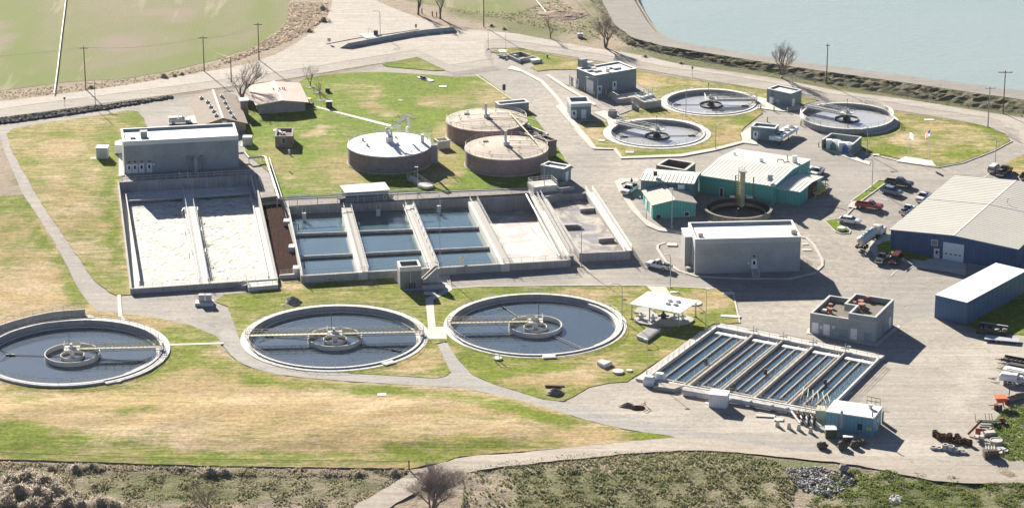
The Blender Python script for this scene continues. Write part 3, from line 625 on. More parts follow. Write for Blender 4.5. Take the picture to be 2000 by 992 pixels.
walk([(762, 538), (773, 538), (860, 540), (878, 538), (883, 568), (846, 588), (851, 640), (870, 640), (873, 664), (830, 664), (836, 640), (831, 586), (868, 568), (790, 570)])
walk([(1262, 560), (1300, 562), (1312, 580), (1285, 582)])
walk([(240, 275), (243, 345), (232, 346), (232, 275)])
walk([(366, 229), (390, 226), (392, 243), (366, 243)])
walk([(610, 210), (615, 209), (765, 246), (762, 250)], mat=concrete_white)
walk([(1200, 356), (1214, 350), (1247, 350), (1247, 356), (1222, 357), (1213, 361), (1220, 375), (1240, 405), (1258, 428), (1290, 446), (1332, 453), (1332, 458), (1285, 452), (1262, 442), (1235, 415), (1210, 378)])
walk([(1247, 352), (1262, 352), (1262, 430), (1258, 428), (1225, 372), (1222, 358)], mat=gravel_m, z=0.23, name='gravel_bed')
walk([(1000, 130), (1012, 134), (1060, 158), (1090, 190), (1115, 222), (1110, 226), (1083, 192), (1055, 162), (1018, 142), (990, 136)], z=0.22)
walk([(1064, 148), (1072, 147), (1120, 178), (1165, 205), (1160, 208), (1100, 172)])
walk([(1072, 147), (1112, 146), (1112, 170), (1090, 160)], mat=gravel_m, z=0.23, name='gravel_bed')
walk([(1165, 194), (1210, 190), (1250, 210), (1215, 224), (1190, 228), (1160, 205)], mat=gravel_m, z=0.24, name='gravel_bed')
walk([(1160, 222), (1178, 218), (1205, 222), (1216, 235), (1200, 247), (1190, 250), (1185, 236)])
walk([(1085, 210), (1095, 205), (1165, 290), (1200, 292), (1196, 294), (1158, 293)], z=0.3)
walk([(1197, 293), (1203, 291), (1215, 308), (1330, 303), (1395, 291), (1450, 277), (1453, 281), (1397, 296), (1332, 308), (1212, 312)], z=0.3)
walk([(1446, 262), (1466, 250), (1480, 285), (1452, 281)], z=0.27)
walk([(1478, 190), (1500, 196), (1560, 205), (1570, 216), (1530, 220), (1478, 213)], z=0.27)
walk([(1750, 317), (1768, 308), (1820, 316), (1828, 327), (1790, 323)], z=0.3, mat=concrete_white)
walk([(1605, 288), (1655, 302), (1700, 318), (1698, 324), (1650, 308), (1600, 292)], z=0.2)
walk([(1700, 473), (1714, 460), (1741, 460), (1741, 472), (1722, 474), (1712, 488), (1715, 500), (1738, 500), (1770, 510), (1800, 516), (1884, 535), (1884, 540), (1770, 516), (1735, 504), (1710, 503), (1698, 490)], z=0.25)
walk([(1780, 508), (1838, 507), (1886, 517), (1886, 538), (1790, 525)], z=0.27, mat=walk_conc)
walk([(1663, 395), (1688, 395), (1675, 410), (1655, 406)], z=.3)
kerb('kerb', [(1735, 355), (1704, 378), (1676, 398), (1655, 420), (1636, 436)])
kerb('kerb', [(1611, 433), (1632, 454), (1643, 458), (1659, 457), (1661, 452), (1636, 428)])
kerb('kerb', [(1660, 396), (1693, 372), (1715, 354), (1735, 354)])
kerb('kerb', [(1300, 475), (1285, 480), (1284, 487), (1300, 512), (1325, 530), (1360, 541), (1450, 545), (1540, 546), (1590, 535), (1606, 520), (1606, 508), (1590, 480), (1575, 466), (1566, 465)], w=.6)
kerb('kerb', [(880, 565), (940, 561), (1120, 559), (1270, 559), (1425, 567), (1432, 575), (1445, 632)], w=0.35)
kerb('kerb', [(930, 148), (960, 168), (1000, 196)], w=0.35)
kerb('kerb', [(1120, 252), (1156, 291), (1198, 293)], w=0.35)
kerb('kerb', [(1690, 300), (1760, 318), (1830, 329), (1880, 320), (1940, 297), (1977, 277)], w=0.3)
kerb('kerb', [(548, 391), (760, 381), (880, 375), (1045, 369)], w=0.3)
kerb('kerb', [(637, 87), (700, 75), (760, 67), (818, 58.5)], w=0.35, h=.12, mat=concrete)
walk([(700, 68), (735, 66), (745, 74), (715, 77)], mat=concrete_white)
# parking bay lines
pl = MB()
for a, c in (((1722, 383), (1755, 391)), ((1705, 386), (1735, 393)), ((1747, 372), (1775, 380)), ((1680, 470), (1700, 476)), ((1768, 532), (1788, 517)), ((1740, 540), (1752, 528)), ((1722, 532), (1712, 528)), ((1918, 350), (1935, 338)), ((1990, 352), (2000, 343))):
    a = G0(*a); c = G0(*c); z = max(T1(a.x, a.y), T1(c.x, c.y))+.12; d = (c-a).normalized(); q = Vector((-d.y, d.x, 0))*.07
    pl.add([(a-q)[:2]+(z,), (c-q)[:2]+(z,), (c+q)[:2]+(z,), (a+q)[:2]+(z,)], [(0, 1, 2, 3)])
o = pl.build('parking_lines', white_paint); o['kind'] = 'structure'
# ---------------------------------------------------------------- round tanks
def arcpts(c, r, a0, a1, z, n=60): return [Vector((c[0]+r*math.cos(R(a0+(a1-a0)*i/n)), c[1]+r*math.sin(R(a0+(a1-a0)*i/n)), z)) for i in range(n+1)]
def clarifier(t, label, ra, zap, bridge_az, style, wmat, baffle=5.4, well=2.3, arms=(), hubz=None, group=None, ground=0.0):
    c, r = t.c, t.r; T = thing('clarifier', label, 'settling tank', (c[0], c[1], ground), group)
    mb = MB(); mb.ring(c, r-0.38, r, ground-3, t.z, 120); mb.build('tank_wall', concrete, T)
    mb = MB(); mb.ring(c, r-0.45, r+0.08, t.z+.002, t.z+0.07, 120); mb.build('rim', rim_conc, T)
    if ra: mb = MB(); mb.ring(c, r+0.003, ra, zap-0.3, zap, 120); mb.build('apron', rim_conc, T)
    mb = MB(); mb.disc(c, r-0.2, t.w, 120); mb.build('water', wmat, T)
    # launder: inner trough ring with a toothed weir, just inside the wall
    mb = MB(); mb.ring(c, r-1.25, r-1.12, t.w-.4, t.w+0.16, 120); mb.ring(c, r-1.12, r-.4, t.w+.02, t.w+.03, 120); mb.build('launder', rim_conc if style == 'big' else concrete, T)
    mb = MB(); mb.ring(c, baffle-0.09, baffle+0.09, t.w-.5, t.w+(.95 if style == 'big' else .35), 64)
    mb.build('baffle_ring', rim_conc if style == 'big' else dark_metal, T)
    mb = MB(); mb.ring(c, well-0.07, well+0.07, t.w-.5, t.w+(.55 if style == 'big' else .5), 40)
    mb.cyl(c, 0.5, t.w-1, t.z+1.0, 14); mb.build('centre_column', rim_conc if style == 'big' else dark_metal, T)
    # bridge
    f = Fr(c, R(bridge_az)); zt = t.z+(0.55 if style == 'big' else 0.75); w = 0.62
    br = MB()
    L = r+0.2
    for s in (-1, 1):
        br.fbox(f, 0, L, s*w-.05, s*w+.05, zt-.55, zt-.42)
        br.fbox(f, 0, L, s*w-.05, s*w+.05, zt+.02, zt+.10)
        k = int(L/1.6)
        for i in range(k+1):
            u = L*i/k; br.tube([f.P(u, s*w, zt-.45), f.P(u, s*w, zt+1.05)], .045, 4)
            if i < k: br.tube([f.P(u, s*w, zt-.45 if i % 2 else zt+.95), f.P(u+L/k, s*w, zt+.95 if i % 2 else zt-.45)], .03, 4)
        br.tube([f.P(0, s*w, zt+1.05), f.P(L, s*w, zt+1.05)], .06, 5); br.tube([f.P(0, s*w, zt+.55), f.P(L, s*w, zt+.55)], .035, 4)
    if style == 'small':
        br.fbox(f, 1, L, -w, w, zt-.62, zt-.1)
        br.tube([f.P(1, w+.5, zt-.3), f.P(L, w+.5, zt-.3)], .22, 8)
    br.build('bridge', cream if style == 'big' else rail_metal, T)
    dk = MB(); dk.fbox(f, .3, L, -w+.06, w-.06, zt-.08, zt); dk.build('bridge_deck', M('grating', (.36, .34, .29), .1, 3, .8), T)
    # centre platform with drive unit and lamp
    pf = MB(); pf.fbox(f, -1.55, 1.55, -1.35, 1.35, zt-.1, zt+.12)
    for s in (-1, 1): pf.rail([f.P(-1.5, s*1.3, zt+.12), f.P(1.5, s*1.3, zt+.12)], 1.05, 1.5, r=.05)
    pf.rail([f.P(-1.5, -1.3, zt+.12), f.P(-1.5, 1.3, zt+.12)], 1.05, 1.3, r=.05)
    pf.build('platform', rim_conc if style == 'big' else rail_metal, T)
    dv = MB(); dv.cyl(f.P(-.2, .1, 0), .55, zt+.13, zt+.5, 12); dv.cyl(f.P(-.2, .1, 0), .28, zt+.5, zt+1.0, 10); dv.box(f.P(.5, -.4, zt+.4), (.6, .4, .5), f.a); dv.build('drive_unit', grey_metal, T)
    lp = MB(); p = f.P(-.6, 1.0, zt+.12); lp.tube([p, p+Vector((0, 0, 3.6))], .055, 5); lp.sphere(p+Vector((0, 0, 3.65)), .16); lp.build('lamp_post', dark_metal, T)
    # skimmer arms
    for az, ln in arms:
        g = Fr(c, R(az)); m2 = MB()
        m2.tube([g.P(well, 0, t.w+.15), g.P(ln, 0, t.w+.12)], .07, 5); m2.fbox(g, ln-1.9, ln-.1, -.12, .12, t.w-.1, t.w+.28)
        m2.tube([g.P(ln-.1, 0, t.w+.2), g.P(ln+1.2, .3, t.z+.1)], .06, 4); m2.tube([g.P(ln-1.2, .1, t.w+.2), g.P(ln+1.2, .3, t.z+.1)], .05, 4)
        m2.build('skimmer_arm', dark_metal, T)
    return T, f
def tank_rail(T, t, a0, a1, off=0.12, h=1.05, mat=rail_metal, rails=(1.0, .55), step=2.2, r=.035):
    mb = MB(); mb.rail(arcpts(t.c, t.r-off, a0, a1, t.z+.06, 70), h, step, rails, r); mb.build('railing', mat, T)

T, f = clarifier(K2, 'large round clarifier with a cream bridge spanning its full width, middle of the front row', K2.r+1.25, 0.27, 3.5, 'big', water_clar, arms=((171, 14.6), (-24, 14.8)), group='large clarifiers in the front row')
f2 = Fr(K2.c, R(183.5)); br = MB(); zt = K2.z+.55; w = .62; Lb = K2.r+.2
for s in (-1, 1):
    br.fbox(f2, 1.3, Lb, s*w-.05, s*w+.05, zt-.55, zt-.42); br.fbox(f2, 1.3, Lb, s*w-.05, s*w+.05, zt+.02, zt+.1)
    for i in range(11):
        u = 1.5+(Lb-1.5)*i/10; br.tube([f2.P(u, s*w, zt-.45), f2.P(u, s*w, zt+1.05)], .045, 4)
        if i < 10: br.tube([f2.P(u, s*w, zt-.45 if i % 2 else zt+.95), f2.P(u+(Lb-1.5)/10, s*w, zt+.95 if i % 2 else zt-.45)], .03, 4)
    br.tube([f2.P(1.5, s*w, zt+1.05), f2.P(Lb, s*w, zt+1.05)], .06, 5); br.tube([f2.P(1.5, s*w, zt+.55), f2.P(Lb, s*w, zt+.55)], .035, 4)
br.fbox(f2, 1.5, Lb, -w+.06, w-.06, zt-.08, zt)
br.build('bridge', cream, T)
tank_rail(T, K2, 0, 360, h=1.1)
mb = MB(); g = Fr(K2.c, R(-52)); mb.fbox(g, K2.r-.3, K2.r+1.7, -1.3, 1.3, -.2, .46); mb.build('outlet_box', rim_conc, T)
T, f = clarifier(K3, 'large round clarifier with the curved channel on its right, nearest the white open pavilion', K3.r+0.95, 0.27, 183.0, 'big', water_clar, arms=((118, 14.6), (-52, 15.8)), group='large clarifiers in the front row')
tank_rail(T, K3, 0, 360, h=1.1)
mb = MB(); mb.ring(K3.c, K3.r-1.3, K3.r-.46, K3.w+.25, K3.z-.25, 60, R(-45), R(48)); mb.build('sunlit_wall_band', rim_conc, T)  # pale ring added to stand for the sunlit inner wall on the right
g = Fr(K3.c, R(-82)); mb = MB(); mb.fbox(g, K3.r-.5, K3.r+1.6, -1.3, 1.3, -.2, .50); mb.build('outlet_box', rim_conc, T)
g = Fr(K3.c, R(-52)); mb = MB()
for s in (-.35, .35): mb.tube([g.P(2.5, s, K3.w+.2), g.P(K3.r-1.4, s, K3.w+.2)], .06, 4)
for i in range(22): mb.tube([g.P(2.5+i*.6, -.35, K3.w+.2), g.P(2.5+i*.6, .35, K3.w+.2)], .04, 4)
mb.build('scum_rake', rail_metal, T)
T, f = clarifier(K1, 'large round clarifier cut by the left edge of the picture, with curved retaining walls', 0, 0.3, 3.5, 'big', water_clar, arms=((176, 13.5), (-12, 15.5)), group='large clarifiers in the front row')
tank_rail(T, K1, -90, 100, h=1.15, rails=(1, .66, .33), r=.045); tank_rail(T, K1, 100, 270, h=1.15, rails=(1, .66, .33), r=.045)
mb = MB(); mb.ring(K1.c, K1.r+.01, K1.r+1.5, -.2, .5, 90, R(-62), R(95)); mb.build('apron', rim_conc, T)
mb = MB(); mb.ring(K1.c, K1.r+.01, K1.r+0.6, -.9, .62, 60, R(180), R(298)); mb.build('outer_ledge', rim_conc, T)
fr_ = Fr(K1.c, 0)
# tail wall running off the lower right of the rim
mb = MB(); a = G(150, 745.5, .6); b_ = G(235, 743, .6); cpt = G(236, 756, 0); 
p = [G(205, 747, .5), G(235, 743.5, .6), G(316, 690, .35), G(300, 702, .35)]
mb.prism([(q.x, q.y) for q in p], -1.4, [.45, .5, .3, .3]); mb.build('wing_wall', rim_conc, T)
rw = thing('retaining_wall', 'curved grey retaining wall with handrail behind the leftmost clarifier', 'wall', (K1.c[0], K1.c[1]+K1.r+3, 0))
outer = [(-40, 648), (0, 634.5), (30, 625), (60, 617), (100, 609), (130, 606), (166, 603.5)]
mb = MB()
P_ = [G(p[0], p[1], 1.6) for p in outer]
for a, b_ in zip(P_, P_[1:]): mb.wall(a, b_, .35, -.5, 1.6)
mb.build('wall_face', concrete, rw); mb = MB(); mb.rail([Vector((p.x, p.y, 1.62)) for p in P_], 1.15, 2.2, (1, .66, .33), .04); mb.build('railing', rail_metal, rw)
mb = MB(); mb.prism([(p.x, p.y) for p in (G(167, 615, .5), G(180, 615, .5), G(186, 622, .5), G(168, 622, .5))], -.2, .5); mb.build('landing', rim_conc, rw)

for t, nm_, ap, baz, arms in ((KA, 'pale round clarifier whose bridge runs to its right rim, upper of the left pair', KA.r+1.3, 2, ((178, 9.6), (-6, 9.8))),
                     (KB, 'pale round clarifier whose bridge runs to its upper left rim, lower of the left pair', KB.r+1.5, 141, ((184, 9.2), (2, 9.6))),
                     (KC, 'pale round clarifier with a raised wall, beside the lawn with flagpoles', 0, 141, ((-95, 9.4),))):
    T, f = clarifier(t, nm_, ap, ZN+.28, baz, 'small', water_top, baffle=2.9, well=.9, arms=arms, group='three pale clarifiers by the perimeter road', ground=ZN)
    tank_rail(T, t, 0, 360, h=1.05, r=.022)
    if t is KC:
        mb = MB(); mb.ring(t.c, t.r+.01, t.r+1.3, ZN-.2, ZN+.35, 60, R(-75), R(20)); mb.build('apron', rim_conc, T)
        tank_rail(T, t, 150, 230, h=1.1, rails=(1, .7, .4), r=.05); tank_rail(T, t, -20, 60, h=1.1, rails=(1, .7, .4), r=.05)
        for q in ((-2.0, .4), (-.8, .9)): pass
# green sludge thickener tank
T = thing('thickener_tank', 'round dark open tank with a centre post beside the long teal building', 'tank', (KT.c[0], KT.c[1], 1.5))
kz = 1.4
mb = MB(); mb.ring(KT.c, KT.r-.55, KT.r-.25, kz-1.2, KT.z, 96); mb.build('tank_wall', M('weathered_concrete', (.30, .285, .23), .3, .4, .9, stain=.45), T)
mb = MB(); mb.ring(KT.c, KT.r-.6, KT.r, KT.z+.003, KT.z+.12, 96); mb.ring(KT.c, KT.r-1.6, KT.r-1.45, KT.z-1.4, KT.z-.7, 96); mb.build('rim', M('dark_rim', (.20, .19, .16), .3, .6, .9), T)
mb = MB(); mb.ring(KT.c, KT.r-.62, KT.r-.555, kz-.6, KT.z-.02, 96); mb.ring(KT.c, KT.r-1.6, KT.r-.64, KT.z-1.5, KT.z-1.42, 96); mb.build('trough', M('inner_black', (.03, .035, .03), .3, 1, .9), T)  # near-black ring lining the inner wall, and the trough floor
mb = MB(); mb.disc(KT.c, KT.r-.5, kz-.6, 96); mb.build('sediment', M('dry_sediment', (.20, .175, .165), .25, .35, .95, fine=.1), T)
mb = MB(); mb.cyl(KT.c, .28, kz-.6, KT.z-.1, 10); mb.build('centre_post', dark_metal, T)
f = Fr(KT.c, R(95)); mb = MB(); mb.fbox(f, KT.r-1.4, KT.r+.6, -4.4, -3.0, KT.z+.12, KT.z+.5); mb.fbox(f, KT.r-.4, KT.r+.5, -.4, .6, KT.z+.12, KT.z+.35); mb.build('hatch', white_paint, T)

# ---------------------------------------------------------------- digesters
brickd = brick_mat('brown_block', (.22, .18, .17), (.27, .215, .20), (.175, .15, .145), 0.3, 1.0, .9, .4)
brickr = brick_mat('red_brown_block', (.30, .205, .195), (.36, .245, .23), (.25, .19, .185), 0.3, 1.0, .9, .4)
tan_roof = M('tan_roof', (.45, .39, .32), .10, .25, .9, fine=.07)
def digester(px, py, wpx, h, zb, label, wallm, roofm):
    z = zb+h; a = G(px-wpx/2, py, z); b_ = G(px+wpx/2, py, z); r = (b_-a).length/2; c = ((a.x+b_.x)/2, (a.y+b_.y)/2)
    T = thing('digester_tank', label, 'tank', (c[0], c[1], zb), 'round covered digester tanks')
    mb = MB(); mb.ring(c, r-.5, r-.06, zb-.5, z-.25, 96); mb.build('tank_wall', wallm, T)
    mb = MB(); mb.ring(c, r-.4, r+.12, zb-.5, zb+.45, 96); mb.build('footing', concrete, T)
    mb = MB(); mb.ring(c, r-.7, r, z-.247, z, 96); mb.build('roof_edge', roofm, T)
    mb = MB(); n = 72
    vs = []
    for k_, rr_ in enumerate((r-.7, r*.6, r*.25, .6)):
        zz = z-.02+(.0, .35, .55, .6)[k_]
        vs += [(c[0]+rr_*math.cos(2*math.pi*j/n), c[1]+rr_*math.sin(2*math.pi*j/n), zz) for j in range(n)]
    fs = [(k_*n+j, k_*n+(j+1) % n, k_*n+n+(j+1) % n, k_*n+n+j) for k_ in range(3) for j in range(n)]+[tuple(3*n+j for j in range(n))]
    mb.add(vs, fs); mb.build('roof', roofm, T, smooth=True)
    mb = MB(); mb.rail(arcpts(c, r-.25, 0, 360, z, 80), 1.1, 2.4, (1, .55), .035); mb.build('railing', rail_metal, T)
    return T, c, r, z
TD, dc, dr, dz = digester(760.9, 282.1, 164.8, 4.6, 2.6, 'round tank with dark block wall and white domed roof with a large white bent pipe', brickd, M('white_dome', (.80, .80, .79), .04, .3, .6))
c = dc
mb = MB(); mb.cyl(c, 1.0, dz+.5, dz+2.0, 18); mb.cyl(c, .5, dz+2.0, dz+2.6, 12); mb.box((c[0]-.4, c[1], dz+3.0), (.9, .5, .8)); mb.cyl((c[0]+.5, c[1]), .28, dz+2.0, dz+4.0, 8); mb.sphere((c[0]-.6, c[1], dz+3.7), .45); mb.build('gas_dome', pipe_metal, TD)
mb = MB(); pp = [(765, 250), (783, 243), (777, 241), (790, 226), (797, 226.5), (799, 248), (794.5, 250), (795, 261)]
z0 = dz+2.2
def onx(px, py, yy):   # point on the upright plane y = yy
    d = ray(px, py); t = yy/d.y; return Vector((d.x*t, yy, CH+d.z*t))
P_ = [onx(p[0], p[1], c[1]+.6+i*.25) for i, p in enumerate(pp)]
mb.tube([P_[0], P_[1]], .26, 8); mb.tube(P_[2:7], .28, 8); mb.tube([P_[6], P_[7]], .3, 8)
mb.tube([onx(777, 244, c[1]+.9), onx(777, 257, c[1]+.9)], .07, 5); mb.tube([onx(781, 246, c[1]+.9), onx(781, 257, c[1]+.9)], .07, 5); mb.build('gas_pipe', white_paint, TD)
mb = MB()
for dx, dy in ((-5.2, -2.3), (2.0, -1.6), (-6.5, 2.2), (1.3, 3.9)): mb.cyl((c[0]+dx, c[1]+dy), .33, dz+.1, dz+1.0, 10)
mb.box((c[0]+7.8, c[1]+1.2, dz+1.0), (.8, .8, 2.2)); mb.build('roof_vents', pipe_metal, TD)
mb = MB(); f = Fr(c, R(-2)); mb.fbox(f, dr-.2, dr+1.4, -1.2, .9, 2.2, dz+.2); mb.build('stair_shaft', concrete, TD)
mb = MB(); p = f.P(dr-1.2, 2.4, dz)
for dx, dy in ((0, 0), (1.1, 0), (1.1, 1.1), (0, 1.1)): mb.tube([p+Vector((dx, dy, 0)), p+Vector((dx, dy, 3.6))], .06, 4)
for zz in (1.2, 2.4, 3.6): mb.tube([p+Vector((0, 0, zz)), p+Vector((1.1, 0, zz)), p+Vector((1.1, 1.1, zz)), p+Vector((0, 1.1, zz)), p+Vector((0, 0, zz))], .05, 4)
mb.build('ladder_cage', rail_metal, TD)
def steps(T, a, b_, w, n, name='stairs'):
    mb = MB(); d = Vector((b_.x-a.x, b_.y-a.y, 0)); ln = d.length; f = Fr((a.x, a.y), math.atan2(d.y, d.x))
    for i in range(n): mb.fbox(f, ln*i/n, ln*(i+1)/n+.02, -w/2, w/2, min(a.z, b_.z)-.4, a.z+(b_.z-a.z)*(i+1)/n)
    mb.build(name, concrete, T)
    for s in (-1, 1): mb = MB(); mb.rail([f.P(0, s*w/2, a.z), f.P(ln, s*w/2, b_.z)], 1.1, 1.6, (1, .5), .04); mb.build('railing', rail_metal, T)
T = thing('concrete_stairs', 'concrete steps with handrails descending from the white domed tank', 'stairs', tuple(G0(828, 368)))
steps(T, G0(838, 370, .1), G(802, 345, 3.6), 2.0, 10)
TD, dc2, dr2, dz2 = digester(950.7, 233.8, 160, 4.2, 2.6, 'round tank with brown block wall and tan roof, the rear one by the road', brickr, tan_roof)
TE, dc3, dr3, dz3 = digester(989.2, 288.3, 164.3, 4.4, 2.6, 'round tank with reddish block wall and flat tan roof, the front one of the pair', brickr, tan_roof)
for T, c, z, r in ((TD, dc2, dz2, dr2), (TE, dc3, dz3, dr3)):
    mb = MB(); mb.cyl(c, .75, z+.55, z+1.5, 12); mb.cyl((c[0]-.2, c[1]), .3, z+1.5, z+3.6, 8); mb.box((c[0]-.2, c[1], z+3.7), (.7, .5, .9)); mb.build('gas_valve', pipe_metal, T)
    mb = MB(); rr = random.Random(int(c[0]))
    for i in range(11):
        a = rr.uniform(0, 6.28); q = rr.uniform(.35, .8)*r; x, y = c[0]+q*math.cos(a), c[1]+q*math.sin(a)
        mb.tube([(x, y, z+.1), (x, y, z+.8), (x+.35, y, z+.8), (x+.35, y, z+.55)], .06, 5)
    mb.box((c[0]-5, c[1]+3.8, z+.4), (1.2, 1.2, .3)); mb.build('roof_vents', dark_metal, T)
    mb = MB()
    for dy in (-1.5, 2.8): mb.tube([(c[0]+.5, c[1]+dy, z+.8), (c[0]+r*.8, c[1]+dy+.4, z+.55)], .055, 4)
    mb.build('roof_piping', dark_metal, T)
mb = MB(); mb.rail([G(878, 236, dz2+.1), G(1012, 227, dz2+.1)], 1.1, 2.4, (1,), .035); mb.rail([G(880, 248, dz2+.1), G(1018, 241, dz2+.1)], 1.1, 2.4, (1,), .035); mb.build('walkway_railing', rail_metal, TD)
mb = MB(); mb.tube([G(994, 219, dz2+.9), G(1044, 274, dz3+.9)], .16, 6); mb.tube([G(1044, 273, dz3+.9), G(1058, 293, dz3+.7)], .09, 5); mb.tube([G(1000, 222, dz2+1.), G(1050, 238, dz2+.9)], .13, 6)
single(mb, 'pipe_run', cream, 'slanting cream pipe crossing above the two tan tank roofs', 'pipe')

# ---------------------------------------------------------------- left aeration basin with white froth
foam, n, l, b, P = newmat('froth', 0.9, 0.2)
nf = noise(n, l, rot(n, l, P, 0.1, (0.6, 1.3, 1)), 0.8, 6, 0.7, 1.2); nb = noise(n, l, P, 0.2, 4, 0.6)
c_ = mixc(n, l, rng(n, l, nb, .35, .7), (.72, .71, .65), (.60, .57, .48)); c_ = mixc(n, l, rng(n, l, nf, .50, .64, 0, .9), c_, (.27, .25, .19))
l.new(c_, b.inputs['Base Color']); bumpn(n, l, nf, b, .8, .25)
def inter(a, b_, t): return a.lerp(b_, t)
TA = thing('aeration_basin', 'rectangular concrete basin full of white froth with a railed central walkway', 'basin', (A_FL.x, A_FL.y, 0))
zw = .35
mb = MB()
mb.wall(A_FL, A_FR, .45, -3, ZA); mb.wall(A_BL, A_BR, .5, -3, 2.95)
mb.wall(A_FL, A_BL, .4, -3, ZA, 3.0); mb.wall(A_FR, A_BR, .4, -3, ZA, 3.0)
mb.build('tank_wall', concrete, TA)
mb = MB(); q0 = G(246, 386, zw); q1 = G(273, 556, zw); q2 = G(487, 368, zw); q3 = G(524, 541, zw)
mb.prism([(p.x, p.y) for p in (A_FL, q1, q0, A_BL)], zw-.3, zw); mb.prism([(p.x, p.y) for p in (A_FR, q3, q2, A_BR)], zw-.3, zw+.003)
mb.prism([(p.x, p.y) for p in (A_BL, A_BR, G(488, 377, zw), G(247, 392, zw))], zw-.3, zw+.006)
mb.build('side_walkway', rim_conc, TA)
mb = MB(); mb.wall(q0, q1, .22, -3, zw+.9, zw+.9); mb.wall(q2, q3, .22, -3, zw+.3); mb.wall(G(246, 389, zw), G(488, 373, zw), .25, -3, zw+.02); mb.build('inner_wall', rim_conc, TA)
fw = MB(); k = 46; k2 = 60; vs = []
for i in range(k+1):
    for j in range(k2+1):
        p = inter(inter(A_FL, A_FR, i/k), inter(A_BL, A_BR, i/k), j/k2); vs.append((p.x, p.y, AW+rnd.uniform(-.07, .07)))
fw.add(vs, [(i*(k2+1)+j, (i+1)*(k2+1)+j, (i+1)*(k2+1)+j+1, i*(k2+1)+j+1) for i in range(k) for j in range(k2)]); fw.build('froth', foam, TA)
# central walkway
wa, wb = G(366, 375, zw+.6), G(398, 553, ZA)
mb = MB(); mb.wall(wa, wb, 2.0, -3, zw+.6, ZA-.02); mb.build('central_walkway', concrete_white, TA)
d = (wb-wa).normalized(); q = Vector((-d.y, d.x, 0)); q.normalize()
mb = MB()
for s in (-1, 1): mb.rail([wa+q*s*.9+Vector((0, 0, .0)), wb+q*s*.9], 1.1, 1.9, (1, .55), .04)
mb.rail([G(248, 387, zw+.05), G(359, 380, zw+.05)], 1.05, 1.9, (1, .5), .035); mb.rail([G(376, 379, zw+.05), G(484, 371, zw+.05)], 1.05, 1.9, (1, .5), .035)
f0 = inter(A_FL, A_FR, .02)+Vector((0, 0, .02)); f1 = inter(A_FL, A_FR, .98)+Vector((0, 0, .02)); mb.rail([f0, f1], 1.1, 2.0, (1, .55), .025, rp=.03)
mb.rail([A_BL+Vector((.2, 0, .35)), A_BR+Vector((-.2, 0, .35))], 1.15, 1.9, (1, .5), .05)
mb.build('railing', rail_metal, TA)
mb = MB()
for s in (-1, 1):
    pts = [wa.lerp(wb, t)+q*s*1.25+Vector((rnd.uniform(-.06, .06), 0, -.1)) for t in np.linspace(.02, .98, 12)]; mb.tube(pts, .12, 6)
    for t in (.22, .45, .68): 
        p = wa.lerp(wb, t)+q*s*1.3; mb.tube([p+Vector((0, 0, .1)), p+Vector((.3*s, 0, .7)), p+Vector((.5*s, -1.6, .5)), p+Vector((.3*s, -2.4, -.8))], .09, 5)
mb.build('air_pipe', pipe_metal, TA)
gt = MB(); a = A_FL.lerp(A_FR, .03); b_ = A_FL.lerp(A_FR, .84); dd = (b_-a).normalized(); qq = Vector((-dd.y, dd.x, 0))
gt.wall(a+qq*.75, b_+qq*.75, 1.0, ZA-.15, ZA-.04); gt.build('grating_walk', M('grating_light', (.45, .42, .36), .15, 4, .8), TA)
for px_ in (264, 307, 398, 442):       # slide gates along the back walkway
    py_ = 384-(px_-248)*.068; g0 = G(px_, py_-1, zw)
    mb = MB(); mb.box(g0+Vector((1.0, -.3, .1)), (2.2, .5, .5)); mb.tube([g0+Vector((.9, .4, 0)), g0+Vector((.9, .4, 2.6))], .06, 5); mb.build('slide_gate', concrete_white, TA)
# steps at its right rear corner and platform at the front right
T = thing('concrete_stairs', 'shaded concrete steps with rails at the rear right corner of the froth basin', 'stairs', tuple(G0(500, 378)))
steps(T, G(507, 384, 1.4), G(498, 350, 2.9), 1.8, 9)
T = thing('concrete_platform', 'white railed concrete platform on the front right corner of the froth basin', 'platform', (G(512, 567, 0).x, G(512, 567, 0).y, 0))
cs = [G(485, 561, 1.1), G(543, 556, 1.1), G(541, 545, 1.1), G(481, 548, 1.1)]
mb = MB(); mb.prism([(p.x, p.y) for p in cs], -.3, 1.1); mb.build('slab', concrete_white, T)
mb = MB(); mb.rail([p+Vector((0, 0, .02)) for p in (cs[3], cs[0], cs[1], cs[2])], 1.1, 1.5, (1, .55), .035); mb.build('railing', rail_metal, T)
T2_ = thing('concrete_stairs', 'short light steps beside the railed corner platform of the froth basin', 'stairs', tuple(G0(474, 561)))
steps(T2_, G(468, 560, .1), G(481, 556, 1.0), 1.2, 5)
# media bed
T = thing('filter_bed', 'long bed of dark brown media between the froth basin and the blue basins', 'filter bed', (BEDP[3].x, BEDP[3].y, 0))
mb = MB(); k = 16; k2 = 60; vs = []
for i in range(k+1):
    for j in range(k2+1):
        p = inter(inter(BEDP[3], BEDP[2], i/k), inter(BEDP[0], BEDP[1], i/k), j/k2); vs.append((p.x, p.y, .75+rnd.uniform(-.05, .05)))
mb.add(vs, [(i*(k2+1)+j, (i+1)*(k2+1)+j, (i+1)*(k2+1)+j+1, i*(k2+1)+j+1) for i in range(k) for j in range(k2)])
mb.build('media', M('brown_media', (.034, .012, .008), .5, .9, .95, fine=.3, spec=.03), T)
mb = MB(); mb.wallpx((546, 537), (590, 533.5), .5, -.5, 1.0); mb.wallpx((508, 397), (548, 393), .4, -.5, 1.3); mb.build('end_wall', concrete_white, T)
mb = MB(); mb.rail([G(547, 536, 1.0), G(578, 534, 1.0), G(588, 529, 1.4)], 1.0, 1.7, (1, .6, .25), .05)
mb.rail([G(507, 372, 1.6), G(512, 392, 1.4)], 1.0, 1.5, (1, .5), .04); mb.build('railing', rail_metal, T)

